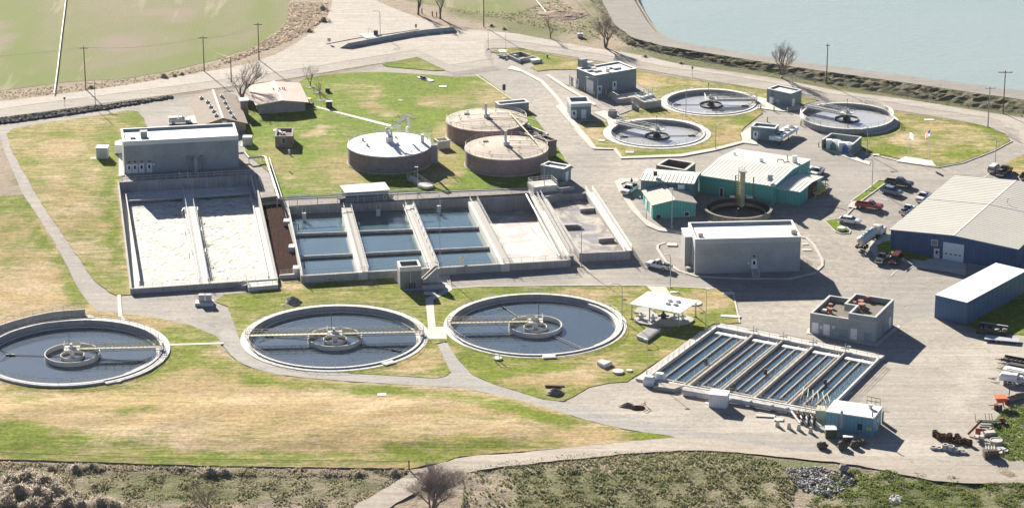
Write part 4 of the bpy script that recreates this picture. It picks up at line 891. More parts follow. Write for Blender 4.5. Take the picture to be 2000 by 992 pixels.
# ---------------------------------------------------------------- blue basins
TB = thing('treatment_basin', 'long concrete basin divided into blue water cells and one drained froth-stained cell', 'basin', (B_FL.x, B_FL.y, 0))
mb = MB()
mb.wall(B_FL, B_FR, .6, -3, ZB); mb.wall(B_BL, B_BR, .6, -5, ZB+.1); mb.wall(B_FL, B_BL, .5, -3, ZB); mb.wall(B_FR, B_BR, .7, -5, ZB)
mb.build('tank_wall', concrete, TB)
WALKS = [((676, 404), (712, 528)), ((800, 399), (852, 522)), ((923, 392), (990, 512))]
mb = MB(); dk = MB(); rl = MB()
for i, (a, b2) in enumerate(WALKS):
    A_, B_2 = G(a[0]-1, a[1]+2, ZB), G(b2[0]-3, b2[1]+4, ZB)
    mb.wall(A_, B_2, 1.9, -5, ZB+.02); dk.wall(A_+Vector((.55, 0, 0)), B_2+Vector((.55, 0, 0)), 1.3, ZB+.06, ZB+.12)
    d = (B_2-A_).normalized(); q = Vector((-d.y, d.x, 0))
    for s in (-.5, 1.2) if i != 1 else (-.9, .9): rl.rail([A_+q*s+Vector((0, 0, .12)), B_2+q*s+Vector((0, 0, .12))], 1.1, 1.9, (1, .5), .035)
mb.build('divider_wall', concrete_white, TB); dk.build('walkway_deck', M('grey_grating', (.33, .31, .28), .1, 4, .8), TB)
# pipework along the middle walkway
A_, B_2 = G(797, 402, ZB), G(846, 522, ZB); d = (B_2-A_).normalized(); q = Vector((-d.y, d.x, 0)); mp_ = MB()
for s in (1.15, -1.15): mp_.tube([A_.lerp(B_2, t)+q*s+Vector((0, 0, .3)) for t in (0, .3, .6, .95)], .13, 6)
for t in np.linspace(.06, .92, 9):
    p = A_.lerp(B_2, t)+q*1.4; mp_.tube([p+Vector((0, 0, .3)), p+Vector((-.2, -.3, .8)), p+Vector((-.5, -.5, .5)), p+Vector((-.5, -.5, -1.6))], .08, 5)
mp_.build('air_pipe', pipe_metal, TB)
rl.rail([B_FL.lerp(B_FR, .005)+Vector((0, 0, .02)), B_FR+Vector((0, 0, .02))], 1.1, 2.6, (1, .5), .03)
rl.rail([B_BL+Vector((.4, 0, .12)), B_BR+Vector((0, 0, .12))], 1.1, 2.4, (1, .5), .03)
rl.rail([B_FL+Vector((0, .2, .02)), B_BL+Vector((0, 0, .02))], 1.1, 1.9, (1, .5), .05); rl.rail([B_FR+Vector((-.2, .2, .02)), B_BR+Vector((-.2, 0, .02))], 1.1, 1.9, (1, .5), .035)
rl.build('railing', rail_metal, TB)
# water (left three cells) and the drained cell
def uvB(s, t): return inter(inter(B_FL, B_FR, s), inter(B_BL, B_BR, s), t)
w = MB(); e1 = G(923, 392, ZB); e2 = G(990, 514, ZB)
w.add([(p.x, p.y, BW) for p in (B_FL, e2, e1, B_BL)], [(0, 1, 2, 3)]); w.build('water', water_blue, TB)
stain_floor, n, l, b, P = newmat('stained_floor', .7, .3)
nb = noise(n, l, P, .16, 5, .6, 1.0); nf = noise(n, l, P, 1.2, 5, .7)
c_ = mixc(n, l, rng(n, l, nb, .42, .56), (.66, .62, .52), (.42, .36, .345)); c_ = mixc(n, l, rng(n, l, nf, .62, .7, 0, .4), c_, (.22, .17, .13)); l.new(c_, b.inputs['Base Color'])
w = MB(); w.add([(p.x, p.y, -1.6) for p in (e2, B_FR, B_BR, e1)], [(0, 1, 2, 3)]); w.build('stained_floor', stain_floor, TB)
w = MB()
a, b2 = G(1031, 443, -1.5), G(1096, 505, -1.5); w.wall(G(1037, 440, -1.5), G(1100, 506, -1.5), 1.2, -1.7, -1.35); w.build('floor_bench', concrete_white, TB)
for (a, b2) in (((570, 459), (946, 445)), ((588, 503), (982, 483))):
    mb = MB(); P0, P1 = G(a[0], a[1], BW+.35), G(b2[0], b2[1], BW+.35); P1 = P0+(P1-P0); mb.tube([P0, P1], .38, 10); mb.build('header_pipe', M('weathered_pipe', (.52, .50, .47), .2, .8, .7), TB)
for px_, py_ in ((594, 415), (739, 408), (857, 401)):
    mb = MB(); p = G(px_, py_, ZB); mb.fbox(Fr((p.x, p.y), 0), -.45, .45, -1.0, -.35, BW+.3, ZB+.1); 
    for s in (-.42, .42): mb.tube([p+Vector((s, -.5, 0)), p+Vector((s, -.5, 1.5))], .05, 4)
    mb.build('slide_gate', concrete_white, TB)
mb = MB(); p = G(948, 395, ZB); 
T = TB
# left parapet with saddles
for t in (.12, .42, .80): 
    p = B_FL.lerp(B_BL, t)+Vector((-.9, 0, 0)); mb = MB(); mb.box((p.x, p.y, .9), (1.3, 2.2, 1.9)); mb.build('buttress', concrete_white, TB)
mb = MB(); p = G(696, 0, 0)
for (a, b2, z) in (((585, 438), (593, 523), ZB+.5),):
    A_, B_2 = G(583, 442, ZB), G(593, 522, ZB); mb.tube([A_+Vector((0, 0, -1)), A_+Vector((0, 0, .4)), A_+Vector((-1.2, 0, .6))], .1, 6); mb.tube([B_2+Vector((0, 2, -1)), B_2+Vector((0, 2, 1.8)), B_2+Vector((-1.0, 2, 2.0))], .12, 6)
mb.build('drop_pipe', dark_metal, TB)
# overhead pipe bridge along the rear edge
T = thing('pipe_bridge', 'long grey elevated pipe on slim posts along the rear edge of the blue basins', 'pipe rack', tuple(G0(545, 395)))
mb = MB(); zz = 4.4
P0, P1 = G(541, 388, zz), G(816, 374, zz); mb.tube([P0, P1], .17, 8); mb.tube([P0+Vector((0, .7, .3)), P1+Vector((0, .7, .3))], .09, 6); mb.build('pipe', pipe_metal, T)
for i in range(8):
    p = P0.lerp(P1, i/7); mb = MB(); mb.tube([Vector((p.x, p.y, 1.6)), p+Vector((0, 0, -.15))], .08, 5); mb.build('post', grey_metal, T)
# pipe from the big grey building down to the basins
T = thing('pipe_run', 'white pipe stepping down from the long grey building to the pipe rack', 'pipe', tuple(G0(500, 330)))
mb = MB(); za = 4.4
pts = [G(464, 300, za), G(478, 299, za), G(486, 309, za-.4), G(512, 306, za-.4), G(519, 308, za-.4), G(545, 388, za)]
mb.tube(pts, .28, 8); mb.tube([G(526, 308, 3.4), G(551, 386, 3.4)], .12, 6); mb.build('pipe', pipe_metal, T)
for p in (pts[2], pts[3], pts[4].lerp(pts[5], .33), pts[4].lerp(pts[5], .66)): mb = MB(); mb.tube([Vector((p.x, p.y, 2.2)), p], .08, 5); mb.build('pipe_support', grey_metal, T)

# ---------------------------------------------------------------- right-hand digestion basin (grey water) with its walkways
TC = thing('digestion_basin', 'narrow concrete basin of grey scummy water beside the access road', 'basin', (C_FL.x, C_FL.y, 0))
mb = MB(); mb.wall(C_FL, C_FR, .5, -3, 2.4); mb.wall(C_BL, C_BR, .5, -3, 2.4); mb.wall(C_FL, C_BL, .55, -3, 2.4); mb.wall(C_FR, C_BR, .5, -3, 2.4); mb.build('tank_wall', concrete, TC)
scum, n, l, b, P = newmat('scummy_water', .35, .4)
nb = noise(n, l, P, .22, 6, .65, 1.4); c_ = mixc(n, l, rng(n, l, nb, .45, .60), (.26, .235, .23), (.52, .47, .38)); l.new(c_, b.inputs['Base Color'])
w = MB(); w.add([(p.x, p.y, .9) for p in (C_FL, C_FR, C_BR, C_BL)], [(0, 1, 2, 3)]); w.build('water', scum, TC)
for a, b2 in (((1132, 407), (1161, 405)), ((1100, 438), (1134, 437)), ((1168, 465), (1199, 463))):
    mb = MB(); mb.wallpx(a, b2, 1.2, -1, 1.75); mb.build('baffle_beam', concrete, TC)
wk = MB(); a, b2 = G(1150, 372, 2.5), G(1227, 489, 2.5); wk.wall(a, b2, 1.7, 2.25, 2.45); wk.build('walkway_deck', concrete_white, TC)
d = (b2-a).normalized(); q = Vector((-d.y, d.x, 0)); rl = MB()
for s in (-.8, .8): rl.rail([a+q*s, b2+q*s], 1.15, 1.5, (1, .66, .33), .045)
for t in np.linspace(.1, .95, 8):
    p = a.lerp(b2, t); rl.tube([p+q*.8, p+q*2.2+Vector((0, 0, -1.9))], .05, 4)
rl.build('railing', rail_metal, TC)
a, b2 = G(1041, 379, 2.3), G(1107, 497, 2.3)
T = thing('walkway', 'railed walkway over a gap between the drained cell and the grey-water basin', 'walkway', (b2.x, b2.y, 0))
d = (b2-a).normalized(); q = Vector((-d.y, d.x, 0)); rl = MB()
for s in (-1.0, .6, 1.5): rl.rail([a+q*s+Vector((0, 0, 0)), b2+q*s], 1.15, 1.8, (1, .5), .045)
rl.tube([a-q*1.6, b2-q*1.6+Vector((0, 0, -.3))], .2, 8); rl.build('railing', rail_metal, T)
mb = MB(); mb.wall(a, b2, 1.4, 1.7, 1.95); mb.build('deck', concrete_white, T)
mb = MB(); p = b2+Vector((.8, 1.2, 0)); mb.box((p.x, p.y, .9), (1.4, 1.6, 1.8)); mb.build('gate_box', concrete, T)
# raised platform at the head of that basin
T = thing('concrete_platform', 'raised concrete box with a railed grating floor behind the grey-water basin', 'platform', tuple(G0(1075, 383)))
zz = 4.0; A_ = G(1042, 366, zz); B_2 = G(1089, 361, zz); C_ = G(1084, 346, zz)
ang = math.atan2((B_2-A_).y, (B_2-A_).x); f = Fr((A_.x, A_.y), ang); wd = (B_2-A_).length
mb = MB(); mb.fbox(f, 0, wd, 0, 4.2, -.5, zz); mb.build('plinth', concrete_white, T)
mb = MB(); mb.rail([f.P(.1, .1, zz), f.P(.1, 4.1, zz), f.P(wd-.1, 4.1, zz), f.P(wd-.1, .1, zz)], 1.1, 1.3, (1, .5), .05); mb.build('railing', rail_metal, T)
mb = MB()
x0, x1, y0, y1, zt = wd+.01, wd+3.9, -.8, 3.4, 3.4
mb.fbox(f, x0, x1, y0, y0+.3, -.5, zt); mb.fbox(f, x0, x1, y1-.3, y1, -.5, zt); mb.fbox(f, x0, x0+.3, y0+.3, y1-.3, -.5, zt); mb.fbox(f, x1-.3, x1, y0+.3, y1-.3, -.5, zt); mb.fbox(f, x0+.3, x1-.3, y0+.3, y1-.3, -.5, 1.6)
mb.build('open_box', concrete, T)
mb = MB(); mb.wallpx((1064, 384), (1096, 377), .4, -.5, 2.7); mb.build('wing_wall', concrete, T)
mb = MB(); mb.rail([G(1064, 370, 3.4), G(1098, 379, 2.4)], 1.0, 1.4, (1, .5), .045); mb.build('stair_rail', rail_metal, T)

# ---------------------------------------------------------------- filter basin, lower right
TF = thing('filter_basin', 'wide low basin split by parallel concrete channels of dark blue water', 'basin', (F_BL.x, F_BL.y, 0))
mb = MB(); mb.wall(F_BL, F_BR, .45, -3, ZF); mb.wall(F_TL, F_TR, .45, -3, ZF); mb.wall(F_BL, F_TL, .45, -3, ZF); mb.wall(F_BR, F_TR, .45, -3, ZF); mb.build('tank_wall', rim_conc, TF)
w = MB(); w.add([(p.x, p.y, FW) for p in (F_BL, F_BR, F_TR, F_TL)], [(0, 1, 2, 3)]); w.build('water', water_dark, TF)
def uvF(s, t, z): p = inter(inter(F_BL, F_BR, s), inter(F_TL, F_TR, s), t); return Vector((p.x, p.y, z))
main = MB(); low = MB(); sill = MB(); rl = MB(); cellw = 1/3.0
mains = (1/6+.07, .40, .605, .80); 
bays = [(0.0, .235), (.235, .42), (.42, .605), (.605, .80), (.80, 1.0)]
for i, (s0, s1) in enumerate(bays):
    if i: main.wall(uvF(s0, .0, 0), uvF(s0, 1, 0), .55 if i in (1, 3) else .36, -3, ZF-.02)
    d = s1-s0
    for j, fr2 in enumerate((.30, .58, .86)):
        s = s0+d*fr2; t0, t1 = ((.06, .90), (.10, .97), (.03, .99))[j] if i else ((.06, .93), (.04, .97), (.04, .97))[j]
        if fr2 > .8 and i == 4: continue
        low.wall(uvF(s, t0, 0), uvF(s, t1, 0), .25, -2, FW+.30)
    low.wall(uvF(s0+d*.30, .06, 0), uvF(s0+d*.86, .06, 0), .36, -2, FW+.28); sill.wall(uvF(s0+d*.12, .93, 0), uvF(s0+d*.92, .93, 0), 1.2, -2, FW+.33)
    A_, B_2 = uvF(s0+.01, .03, ZF), uvF(s0+.01, .98, ZF)
    rl.rail([A_, B_2], 1.1, 2.6, (1, .5), .02)
    rl.rail([uvF(s1-.035, .03, ZF-.3), uvF(s1-.035, .98, ZF-.3)], .9, 2.6, (1, .5), .02)
main.build('divider_wall', M('warm_concrete', (.47, .43, .38), .15, .5, .9, fine=.05), TF); low.build('channel_wall', M('wet_concrete', (.40, .36, .31), .2, .6, .8), TF); sill.build('sill', white_paint, TF)
rl.rail([F_BL, F_TL], 1.1, 2.4, (1, .5), .03); rl.rail([F_TR, F_BR], 1.1, 2.4, (1, .66, .33), .03); rl.rail([F_BL+Vector((0, 0, .0)), F_BR], 1.1, 2.2, (1, .5), .035); rl.rail([F_TL, F_TR], 1.1, 2.4, (1, .5), .03)
rl.build('railing', rail_metal, TF)
mb = MB(); d = (F_TR-F_TL).normalized(); q = Vector((-d.y, d.x, 0)); mb.wall(F_TL+q*1.2, F_TR+q*1.2+d*.4, 1.9, -.2, ZF-.05)
d2 = (F_TL-F_BL).normalized(); q2 = Vector((-d2.y, d2.x, 0)); mb.wall(F_BL+q2*1.1-d2*.6, F_TL+q2*1.1-d2*3, 1.7, -.2, ZF-.35); mb.wall(F_BL-q*.9, F_BR-q*.9, 1.2, -.2, ZF-.12)
mb.build('walkway_deck', walk_conc, TF)
for s in bays[1:]:
    p = uvF(s[0], 1.0, ZF)
    mb = MB(); mb.tube([p+Vector((-.8, .6, .5)), p+Vector((.8, .2, .5))], .14, 6); mb.tube([p+Vector((0, .4, 0)), p+Vector((0, .4, 1.5))], .07, 5); mb.ring((p.x+.7, p.y+.3), .25, .4, ZF+.9, ZF+1.0, 10); mb.tube([p+Vector((.7, .3, 0)), p+Vector((.7, .3, 1))], .05, 4); mb.build('valve', grey_metal, TF)
for px_, py_ in ((1379, 706), (1612, 747), (1495, 727), (1434, 755)):
    p = G(px_, py_, ZF-.1); mb = MB(); mb.cyl(p, .35, FW-.2, ZF+.2, 8); mb.box(p+Vector((0, 0, .5)), (.5, .4, .4)); mb.build('pump', dark_metal, TF)
# long white header pipe in front of it
T = thing('pipe_run', 'fat white flanged pipe lying along the front of the channelled basin', 'pipe', tuple(G0(1450, 785)))
mb = MB(); P0, P1, P2 = G(1333, 764, .75), G(1448, 784, .75), G(1568, 806, .75); mb.tube([P0, P1], .5, 12); mb.tube([P1, P2], .42, 12)
for t in (.15, .5, .75): p = P1.lerp(P2, t); d = (P2-P1).normalized(); mb.tube([p-d*.15, p+d*.15], .62, 12)
mb.build('pipe', pipe_metal, T)
for t in (.1, .5, .9): p = P0.lerp(P2, t); mb = MB(); mb.box((p.x, p.y, .15), (.7, .7, .5)); mb.build('pipe_support', concrete, T)
T = thing('valve_manifold', 'cluster of curved cream and dark pipes beside the light blue metal shed', 'pipework', tuple(G0(1580, 820)))
mb = MB()
for i in range(6):
    p = G(1562+i*11, 806+i*2.6, .3); q = G(1569+i*9, 785+i*2.2, 0); mb.tube([p, p+Vector((0, 0, 2.6)), p+Vector((.4, 1.0, 3.2)), Vector((q.x, q.y, 3.0)), Vector((q.x, q.y, .3))], .045, 5)
mb.build('hoop_pipe', cream, T)
for i in range(4):
    a = G(1546+i*12, 803+i*2.5, 1.0); b2 = G(1563+i*12, 826+i*2.6, .35); mb = MB(); mb.tube([a, b2], .24, 8); mb.build('drop_pipe', pipe_metal, T)
for i in range(4):
    a = G(1559+i*10.5, 820+i*3, .2); mb = MB(); mb.cyl(a, .3, .1, 1.3, 10); mb.cyl(a, .42, 1.3, 1.7, 10); mb.cyl(a, .16, 1.7, 2.2, 8); mb.build('valve', (rust if i == 0 else dark_metal), T)
mb = MB(); f = Fr(tuple(G(1592, 822, 0))[:2], -.25); mb.fbox(f, 0, 1.9, 0, 2.6, 0, 2.2); mb.build('valve_box', M('buff_paint', (.50, .47, .36), .1, 1, .8), T)
mb = MB(); mb.rail([G(1568, 792, .9), G(1612, 800, .9), G(1612, 806, .9)], 2.0, 1.2, (1, .75), .04); mb.build('frame', rail_metal, T)
# ---------------------------------------------------------------- buildings
block = brick_mat('grey_block', (.36, .37, .355), (.39, .40, .385), (.32, .33, .32), 0.0, 1.0, .8, .4)
block2 = brick_mat('taupe_block', (.30, .325, .32), (.33, .355, .35), (.265, .285, .285), 0.0, 1.0, .8, .4)
blue_block = brick_mat('blue_grey_block', (.215, .26, .27), (.24, .285, .295), (.18, .215, .225), 0.5, 1.0, .8, .4)
tan_block = brick_mat('tan_block', (.27, .21, .17), (.31, .25, .205), (.20, .165, .14), 0.2, 1.0, .8, .4)
lightgrey = M('coping_grey', (.50, .51, .49), .08, .8, .8)
door_white = M('door_white', (.74, .74, .72), .03, 1, .5)
seal_grey = M('roof_ballast', (.17, .15, .125), .2, .8, .95, fine=.2)
class Bd: pass
def rect(fl, fr, bk, z, back='R'):
    a, b2, c = G(fl[0], fl[1], z), G(fr[0], fr[1], z), G(bk[0], bk[1], z)
    ang = math.atan2((b2-a).y, (b2-a).x); f = Fr((a.x, a.y), ang); w = Vector(((b2-a).x, (b2-a).y)).length
    D = (c-a).dot(f.y); return f, w, D
def bldg(name, label, cat, fl, fr, bk, base, wallm, roofm, zb=None, h=None, par=.55, coping=lightgrey, band=None, group=None, fr3=None, cop=.06):
    """flat-roofed block: fl, fr, bk = parapet corners, base = ground point below fl"""
    zb = float(Tp(base[1])) if zb is None else zb
    h = hgt(base, fl, zb)-zb if h is None else h
    B = Bd(); B.zb = zb; B.h = h; z = zb+h
    f, w, D = fr3 or rect(fl, fr, bk, z); B.f = f; B.w = w; B.D = D; B.z = z
    B.T = thing(name, label, cat, (f.P(w/2, D/2).x, f.P(w/2, D/2).y, zb), group)
    t = .35; mb = MB(); e = zb-1.2
    mb.fbox(f, 0, w, 0, t, e, z); mb.fbox(f, 0, w, D-t, D, e, z); mb.fbox(f, 0, t, t, D-t, e, z); mb.fbox(f, w-t, w, t, D-t, e, z); mb.build('wall', wallm, B.T)
    mb = MB(); mb.fbox(f, t, w-t, t, D-t, z-par-.3, z-par); B.roof = mb.build('roof', roofm, B.T)
    mb = MB(); o = cop; hh = .12 if not band else band
    q = t+.06
    for a in ((-o, w+o, -o, q), (-o, w+o, D-q, D+o), (-o, q, q, D-q), (w-q, w+o, q, D-q)): mb.fbox(f, *a, z+.004, z+.12)
    if band:
        for a in ((-o, w+o, -o, -.004), (-o, w+o, D+.004, D+o), (-o, -.004, -.004, D+.004), (w+.004, w+o, -.004, D+.004)): mb.fbox(f, *a, z-band, z+.002)
    mb.build('coping', coping, B.T); B.rz = z-par
    return B
def face(B, side):
    f = B.f
    if side == 'F': return Fr(tuple(f.P(0, 0))[:2], f.a), B.w
    if side == 'R': return Fr(tuple(f.P(B.w, 0))[:2], f.a+math.pi/2), B.D
    if side == 'L': return Fr(tuple(f.P(0, B.D))[:2], f.a-math.pi/2), B.D
def hit(g, px, py):
    d = ray(px, py); n = g.y; t = (g.o.x*n.x+g.o.y*n.y)/(d.x*n.x+d.y*n.y)
    p = Vector((d.x*t, d.y*t, CH+d.z*t)); q = p-g.o; return q.x*g.x.x+q.y*g.x.y, p.z
def door(B, side, px, py, w=1.1, h=2.2, win=True, mat=None, z=None, name='door', handle=True):
    g, _ = face(B, side); u, zz = hit(g, px, py); zz = zz if z is None else z
    mb = MB(); mb.fbox(g, u-w/2-.1, u-w/2, -.09, -.006, zz, zz+h+.1); mb.fbox(g, u+w/2, u+w/2+.1, -.09, -.006, zz, zz+h+.1); mb.fbox(g, u-w/2, u+w/2, -.09, -.006, zz+h, zz+h+.1)
    mb.fbox(g, u-w/2, u+w/2, -.06, -.008, zz, zz+h); o = mb.build(name, mat or door_white, B.T)
    if win: mb = MB(); mb.fbox(g, u-.24, u+.24, -.085, -.062, zz+h*.48, zz+h*.86); mb.build('window', glassm, o)
    if handle: mb = MB(); mb.fbox(g, u+w*.32, u+w*.42, -.14, -.062, zz+h*.40, zz+h*.46); mb.build('handle', dark_metal, o)
    return o, g, u, zz
def rollup(B, side, px, py, w, h, z=None, mat=None, lights=0):
    g, _ = face(B, side); u, zz = hit(g, px, py); zz = zz if z is None else z
    mb = MB(); k = 6
    for i in range(k): mb.fbox(g, u-w/2, u+w/2, -.05-(.012 if i % 2 else 0), -.006, zz+h*i/k+.01, zz+h*(i+1)/k-.01)
    o = mb.build('garage_door', mat or door_white, B.T)
    for i in range(lights):
        mb = MB(); uu = u+(i-(lights-1)/2)*w*.22; mb.fbox(g, uu-w*.055, uu+w*.055, -.08, -.065, zz+h*.36, zz+h*.42); mb.build('window_pane', glassm, o)
    return o
def win(B, side, px, py, w, h, mat=None, frame=True, name='window', pane=None, g=None):
    g = g or face(B, side)[0]; u, zz = hit(g, px, py)
    mb = MB(); mb.fbox(g, u-w/2, u+w/2, -.06, -.006, zz, zz+h); o = mb.build(name, mat or door_white, B.T)
    if frame: mb = MB(); mb.fbox(g, u-w/2+.1, u+w/2-.1, -.075, -.062, zz+.1, zz+h-.1); mb.build('pane', pane or glassm, o)
    return o
def roofbox(B, px, py, d, mat, name='roof_vent', cyl=False, rz=None):
    p = G(px, py, B.rz); mb = MB()
    if cyl: mb.cyl(p, d[0]*.35, B.rz+.005, B.rz+d[2]*.6, 12); mb.cyl(p, d[0]/2, B.rz+d[2]*.6, B.rz+d[2], 12)
    else: mb.box((p.x, p.y, B.rz+d[2]/2+.005), d, B.f.a if rz is None else rz); mb.box((p.x, p.y, B.rz+d[2]+.05), (d[0]+.15, d[1]+.15, .08), B.f.a)
    return mb.build(name, mat, B.T)
def lampf(B, side, px, py):
    g, _ = face(B, side); u, z = hit(g, px, py); mb = MB(); mb.fbox(g, u-.25, u+.25, -.3, -.006, z, z+.25); mb.build('wall_light', dark_metal, B.T)

# long grey building at the upper left
B = bldg('blower_building', 'long grey block building with a white flat roof and four white doors in a row', 'building', (240.7, 277.7), (465, 265.7), (458.3, 241), (243, 341), block2, white_roof, par=.45, coping=M('pale_band', (.66, .68, .65), .04, 1, .7), band=.95)
for px_ in (252.5, 264, 277, 292): door(B, 'F', px_, 0+337-(px_-252)*.045, 1.05, 2.2, z=B.zb+.15)
for px_ in (309, 355, 409, 430): win(B, 'F', px_, 326-(px_-309)*.05, 1.0, 1.5, mat=M('louvre_blue', (.30, .34, .36), .05, 3, .6), frame=False, name='louvre')
for px_ in (252.5, 264, 277, 292): lampf(B, 'F', px_, 317.5-(px_-252)*.045)
win(B, 'F', 300, 322.5, .5, .35, frame=False, name='sign_plate')
roofbox(B, 281, 268.5, (1.6, 1.5, 1.5), M('green_grey_unit', (.22, .26, .24), .1, 1, .7), 'roof_unit'); roofbox(B, 259, 270.5, (1.1, .8, .25), tan_roof, 'roof_hatch')
g, _ = face(B, 'F'); u, z = hit(g, 381, 308); T = thing('air_duct', 'grey round duct elbow leaving the long grey building towards the froth basin', 'duct', tuple(g.P(u, -1.0, B.zb)))
mb = MB(); mb.tube([g.P(u, -.3, z), g.P(u, -1.3, z-.4), g.P(u, -1.5, z-4.2), g.P(u, -2.0, z-4.6)], .5, 12)
e = g.P(u, -2.0, z-4.6); A_ = G(345, 341, e.z); mb.tube([e, e+Vector((-.1, -4.0, 0)), Vector((A_.x+1, e.y-4.2, e.z)), Vector((A_.x, e.y-4.6, e.z-.4))], .42, 10); mb.build('duct', M('duct_grey', (.36, .40, .42), .1, 1, .5), T)
for s in (-1, 1):
    mb = MB(); mb.tube([g.P(u+s*1.6, -.2, z), g.P(u+s*1.6, -.8, z)], .55, 12); mb.tube([g.P(u+s*1.6, -.7, z), g.P(u+s*1.6, -.7, z-4.3)], .12, 6); mb.build('side_duct', M('duct_dark', (.20, .24, .26), .1, 1, .5), T)
for i, px_ in enumerate((352, 368)):
    p = G(px_, 346, 2.6); mb = MB(); mb.box((p.x, p.y-1, 2.6), (.35, .35, 3.2)); mb.build('post', grey_metal, T)
T = thing('generator_cabinet', 'white boxy cabinet on a skid at the left end of the long grey building', 'cabinet', tuple(G0(232, 303)))
p = G0(232, 303); mb = MB(); mb.box((p.x, p.y+1.4, p.z+1.5), (1.9, 3.2, 2.2), .1); mb.build('casing', white_paint, T); mb = MB(); mb.box((p.x, p.y+1.4, p.z+.2), (2.1, 3.4, .5), .1); mb.build('skid', dark_metal, T)
p = G0(200, 312); T = thing('utility_shed', 'small pale shed with double doors alone on the left lawn', 'shed', tuple(p))
f = Fr((p.x-1.4, p.y), -.02); mb = MB(); mb.fbox(f, 0, 2.7, 0, 2.4, p.z-.2, p.z+2.8); mb.build('wall', M('pale_panel', (.60, .62, .58), .05, 1, .7), T)
mb = MB(); mb.fbox(f, -.1, 2.8, -.1, 2.5, p.z+2.803, p.z+2.95); mb.build('roof', white_roof, T)
for s in (.35, 1.4): mb = MB(); mb.fbox(f, s, s+.95, -.05, -.004, p.z+.15, p.z+2.5); mb.build('door', M('door_grey', (.55, .57, .54), .04, 1, .6), T)
mb = MB(); mb.box((p.x-2.3, p.y+.6, p.z+.1), (1.4, 1.2, .3)); mb.build('step', walk_conc, T)

# gabled houses, upper left
def gable(name, label, cat, eaves, ridge, base, wallm, roofm, rib=None, over=.35, zb=None, group=None, th=.14, peak=None):
    """eaves = (fl, fr, bl) eave corners in the photograph's near end; ridge = near peak; gable end faces the viewer"""
    fl, fr2, bk = eaves; zb = float(Tp(base[1])) if zb is None else zb
    h = hgt(base, fl, zb)-zb; z = zb+h
    f, w, D = rect(fl, fr2, bk, z); B = Bd(); B.f, B.w, B.D, B.z, B.zb, B.h = f, w, D, z, zb, h
    if peak is None: peak = max(.6, hit(f, ridge[0], ridge[1])[1]-z); up = hit(f, ridge[0], ridge[1])[0]
    else: up = w/2
    up = min(max(up, w*.3), w*.7) if abs(up-w/2) > w*.08 else w/2
    B.pk = peak; B.T = thing(name, label, cat, (f.P(w/2, D/2).x, f.P(w/2, D/2).y, zb), group); o = over
    P_ = f.P; mb = MB(); e = zb-.6
    vs = [P_(0, 0, e), P_(w, 0, e), P_(w, 0, z), P_(up, 0, z+peak), P_(0, 0, z), P_(0, D, e), P_(w, D, e), P_(w, D, z), P_(up, D, z+peak), P_(0, D, z)]
    mb.add(vs, [(0, 1, 2, 3, 4), (9, 8, 7, 6, 5), (1, 6, 7, 2), (5, 0, 4, 9)]); mb.build('wall', wallm, B.T)
    sl1 = peak/up; sl2 = peak/(w-up)
    mb = MB(); q0, q1 = -o, D+o; t = th; zz = .02
    a = (-o, z-o*sl1+zz); c = (up, z+peak+zz); d = (w+o, z-o*sl2+zz)
    for (p, q) in ((a, c), (c, d)):
        mb.hexa([P_(p[0], q0, p[1]), P_(q[0], q0, q[1]), P_(q[0], q1, q[1]), P_(p[0], q1, p[1])], [P_(p[0], q0, p[1]+t), P_(q[0], q0, q[1]+t), P_(q[0], q1, q[1]+t), P_(p[0], q1, p[1]+t)])
    if rib:
        k = int((D+2*o)/rib)
        for i in range(k+1):
            v = -o+.04+(D+2*o-.1)*i/k
            for (p, q) in ((a, c), (c, d)):
                mb.hexa([P_(p[0], v, p[1]+t-.02), P_(q[0], v, q[1]+t-.02), P_(q[0], v+.09, q[1]+t-.02), P_(p[0], v+.09, p[1]+t-.02)], [P_(p[0], v, p[1]+t+.05), P_(q[0], v, q[1]+t+.05), P_(q[0], v+.09, q[1]+t+.05), P_(p[0], v+.09, p[1]+t+.05)])
    mb.build('roof', roofm, B.T)
    cp = MB(); cp.hexa([P_(up-.25, q0, z+peak+t-.02), P_(up+.25, q0, z+peak+t-.02), P_(up+.25, q1, z+peak+t-.02), P_(up-.25, q1, z+peak+t-.02)], [P_(up-.2, q0, z+peak+t+.07), P_(up+.2, q0, z+peak+t+.07), P_(up+.2, q1, z+peak+t+.07), P_(up-.2, q1, z+peak+t+.07)]); cp.build('ridge_cap', B_cap, B.T)
    B.up = up
    return B
B_cap = M('ridge_pale', (.62, .60, .55), .05, 1, .6)
brown_shingle = M('brown_shingle', (.27, .22, .18), .10, .5, .95, fine=.08); pink_roof = M('pinkish_roof', (.52, .41, .36), .10, .3, .9, fine=.06)
B = gable('office_house', 'brown shingle-roofed low house with a square chimney behind the long grey building', 'house', ((391, 246), (480, 241), (421, 189.5)), (436, 231), (391, 262), tan_block, brown_shingle, over=.5)
f = B.f; mb = MB(); mb.fbox(f, B.w+.05, B.w+2.0, B.D*.50, B.D*.50+2.3, B.zb-.5, B.z+2.0); o_ = mb.build('chimney', tan_block, B.T)
mb = MB(); mb.fbox(f, B.w-.15, B.w+2.2, B.D*.50-.2, B.D*.50+2.5, B.z+2.005, B.z+2.3); mb.build('chimney_cap', white_roof, o_)
for i, (s, v) in enumerate(((.2, .85), (.30, .65), (.33, .46), (.36, .28), (.38, .12), (.65, .80), (.68, .58), (.70, .40), (.72, .25), (.75, .1))):
    zz = B.z+B.pk*(s*B.w/B.up if s*B.w < B.up else (B.w-s*B.w)/(B.w-B.up)); p = f.P(s*B.w, v*B.D, zz)
    mb = MB(); mb.box(p+Vector((0, 0, .35)), (.9, .7, .6), f.a); mb.cyl(p, .22, p.z+.1, p.z+1.0, 8); mb.build('roof_vent', pipe_metal, B.T)
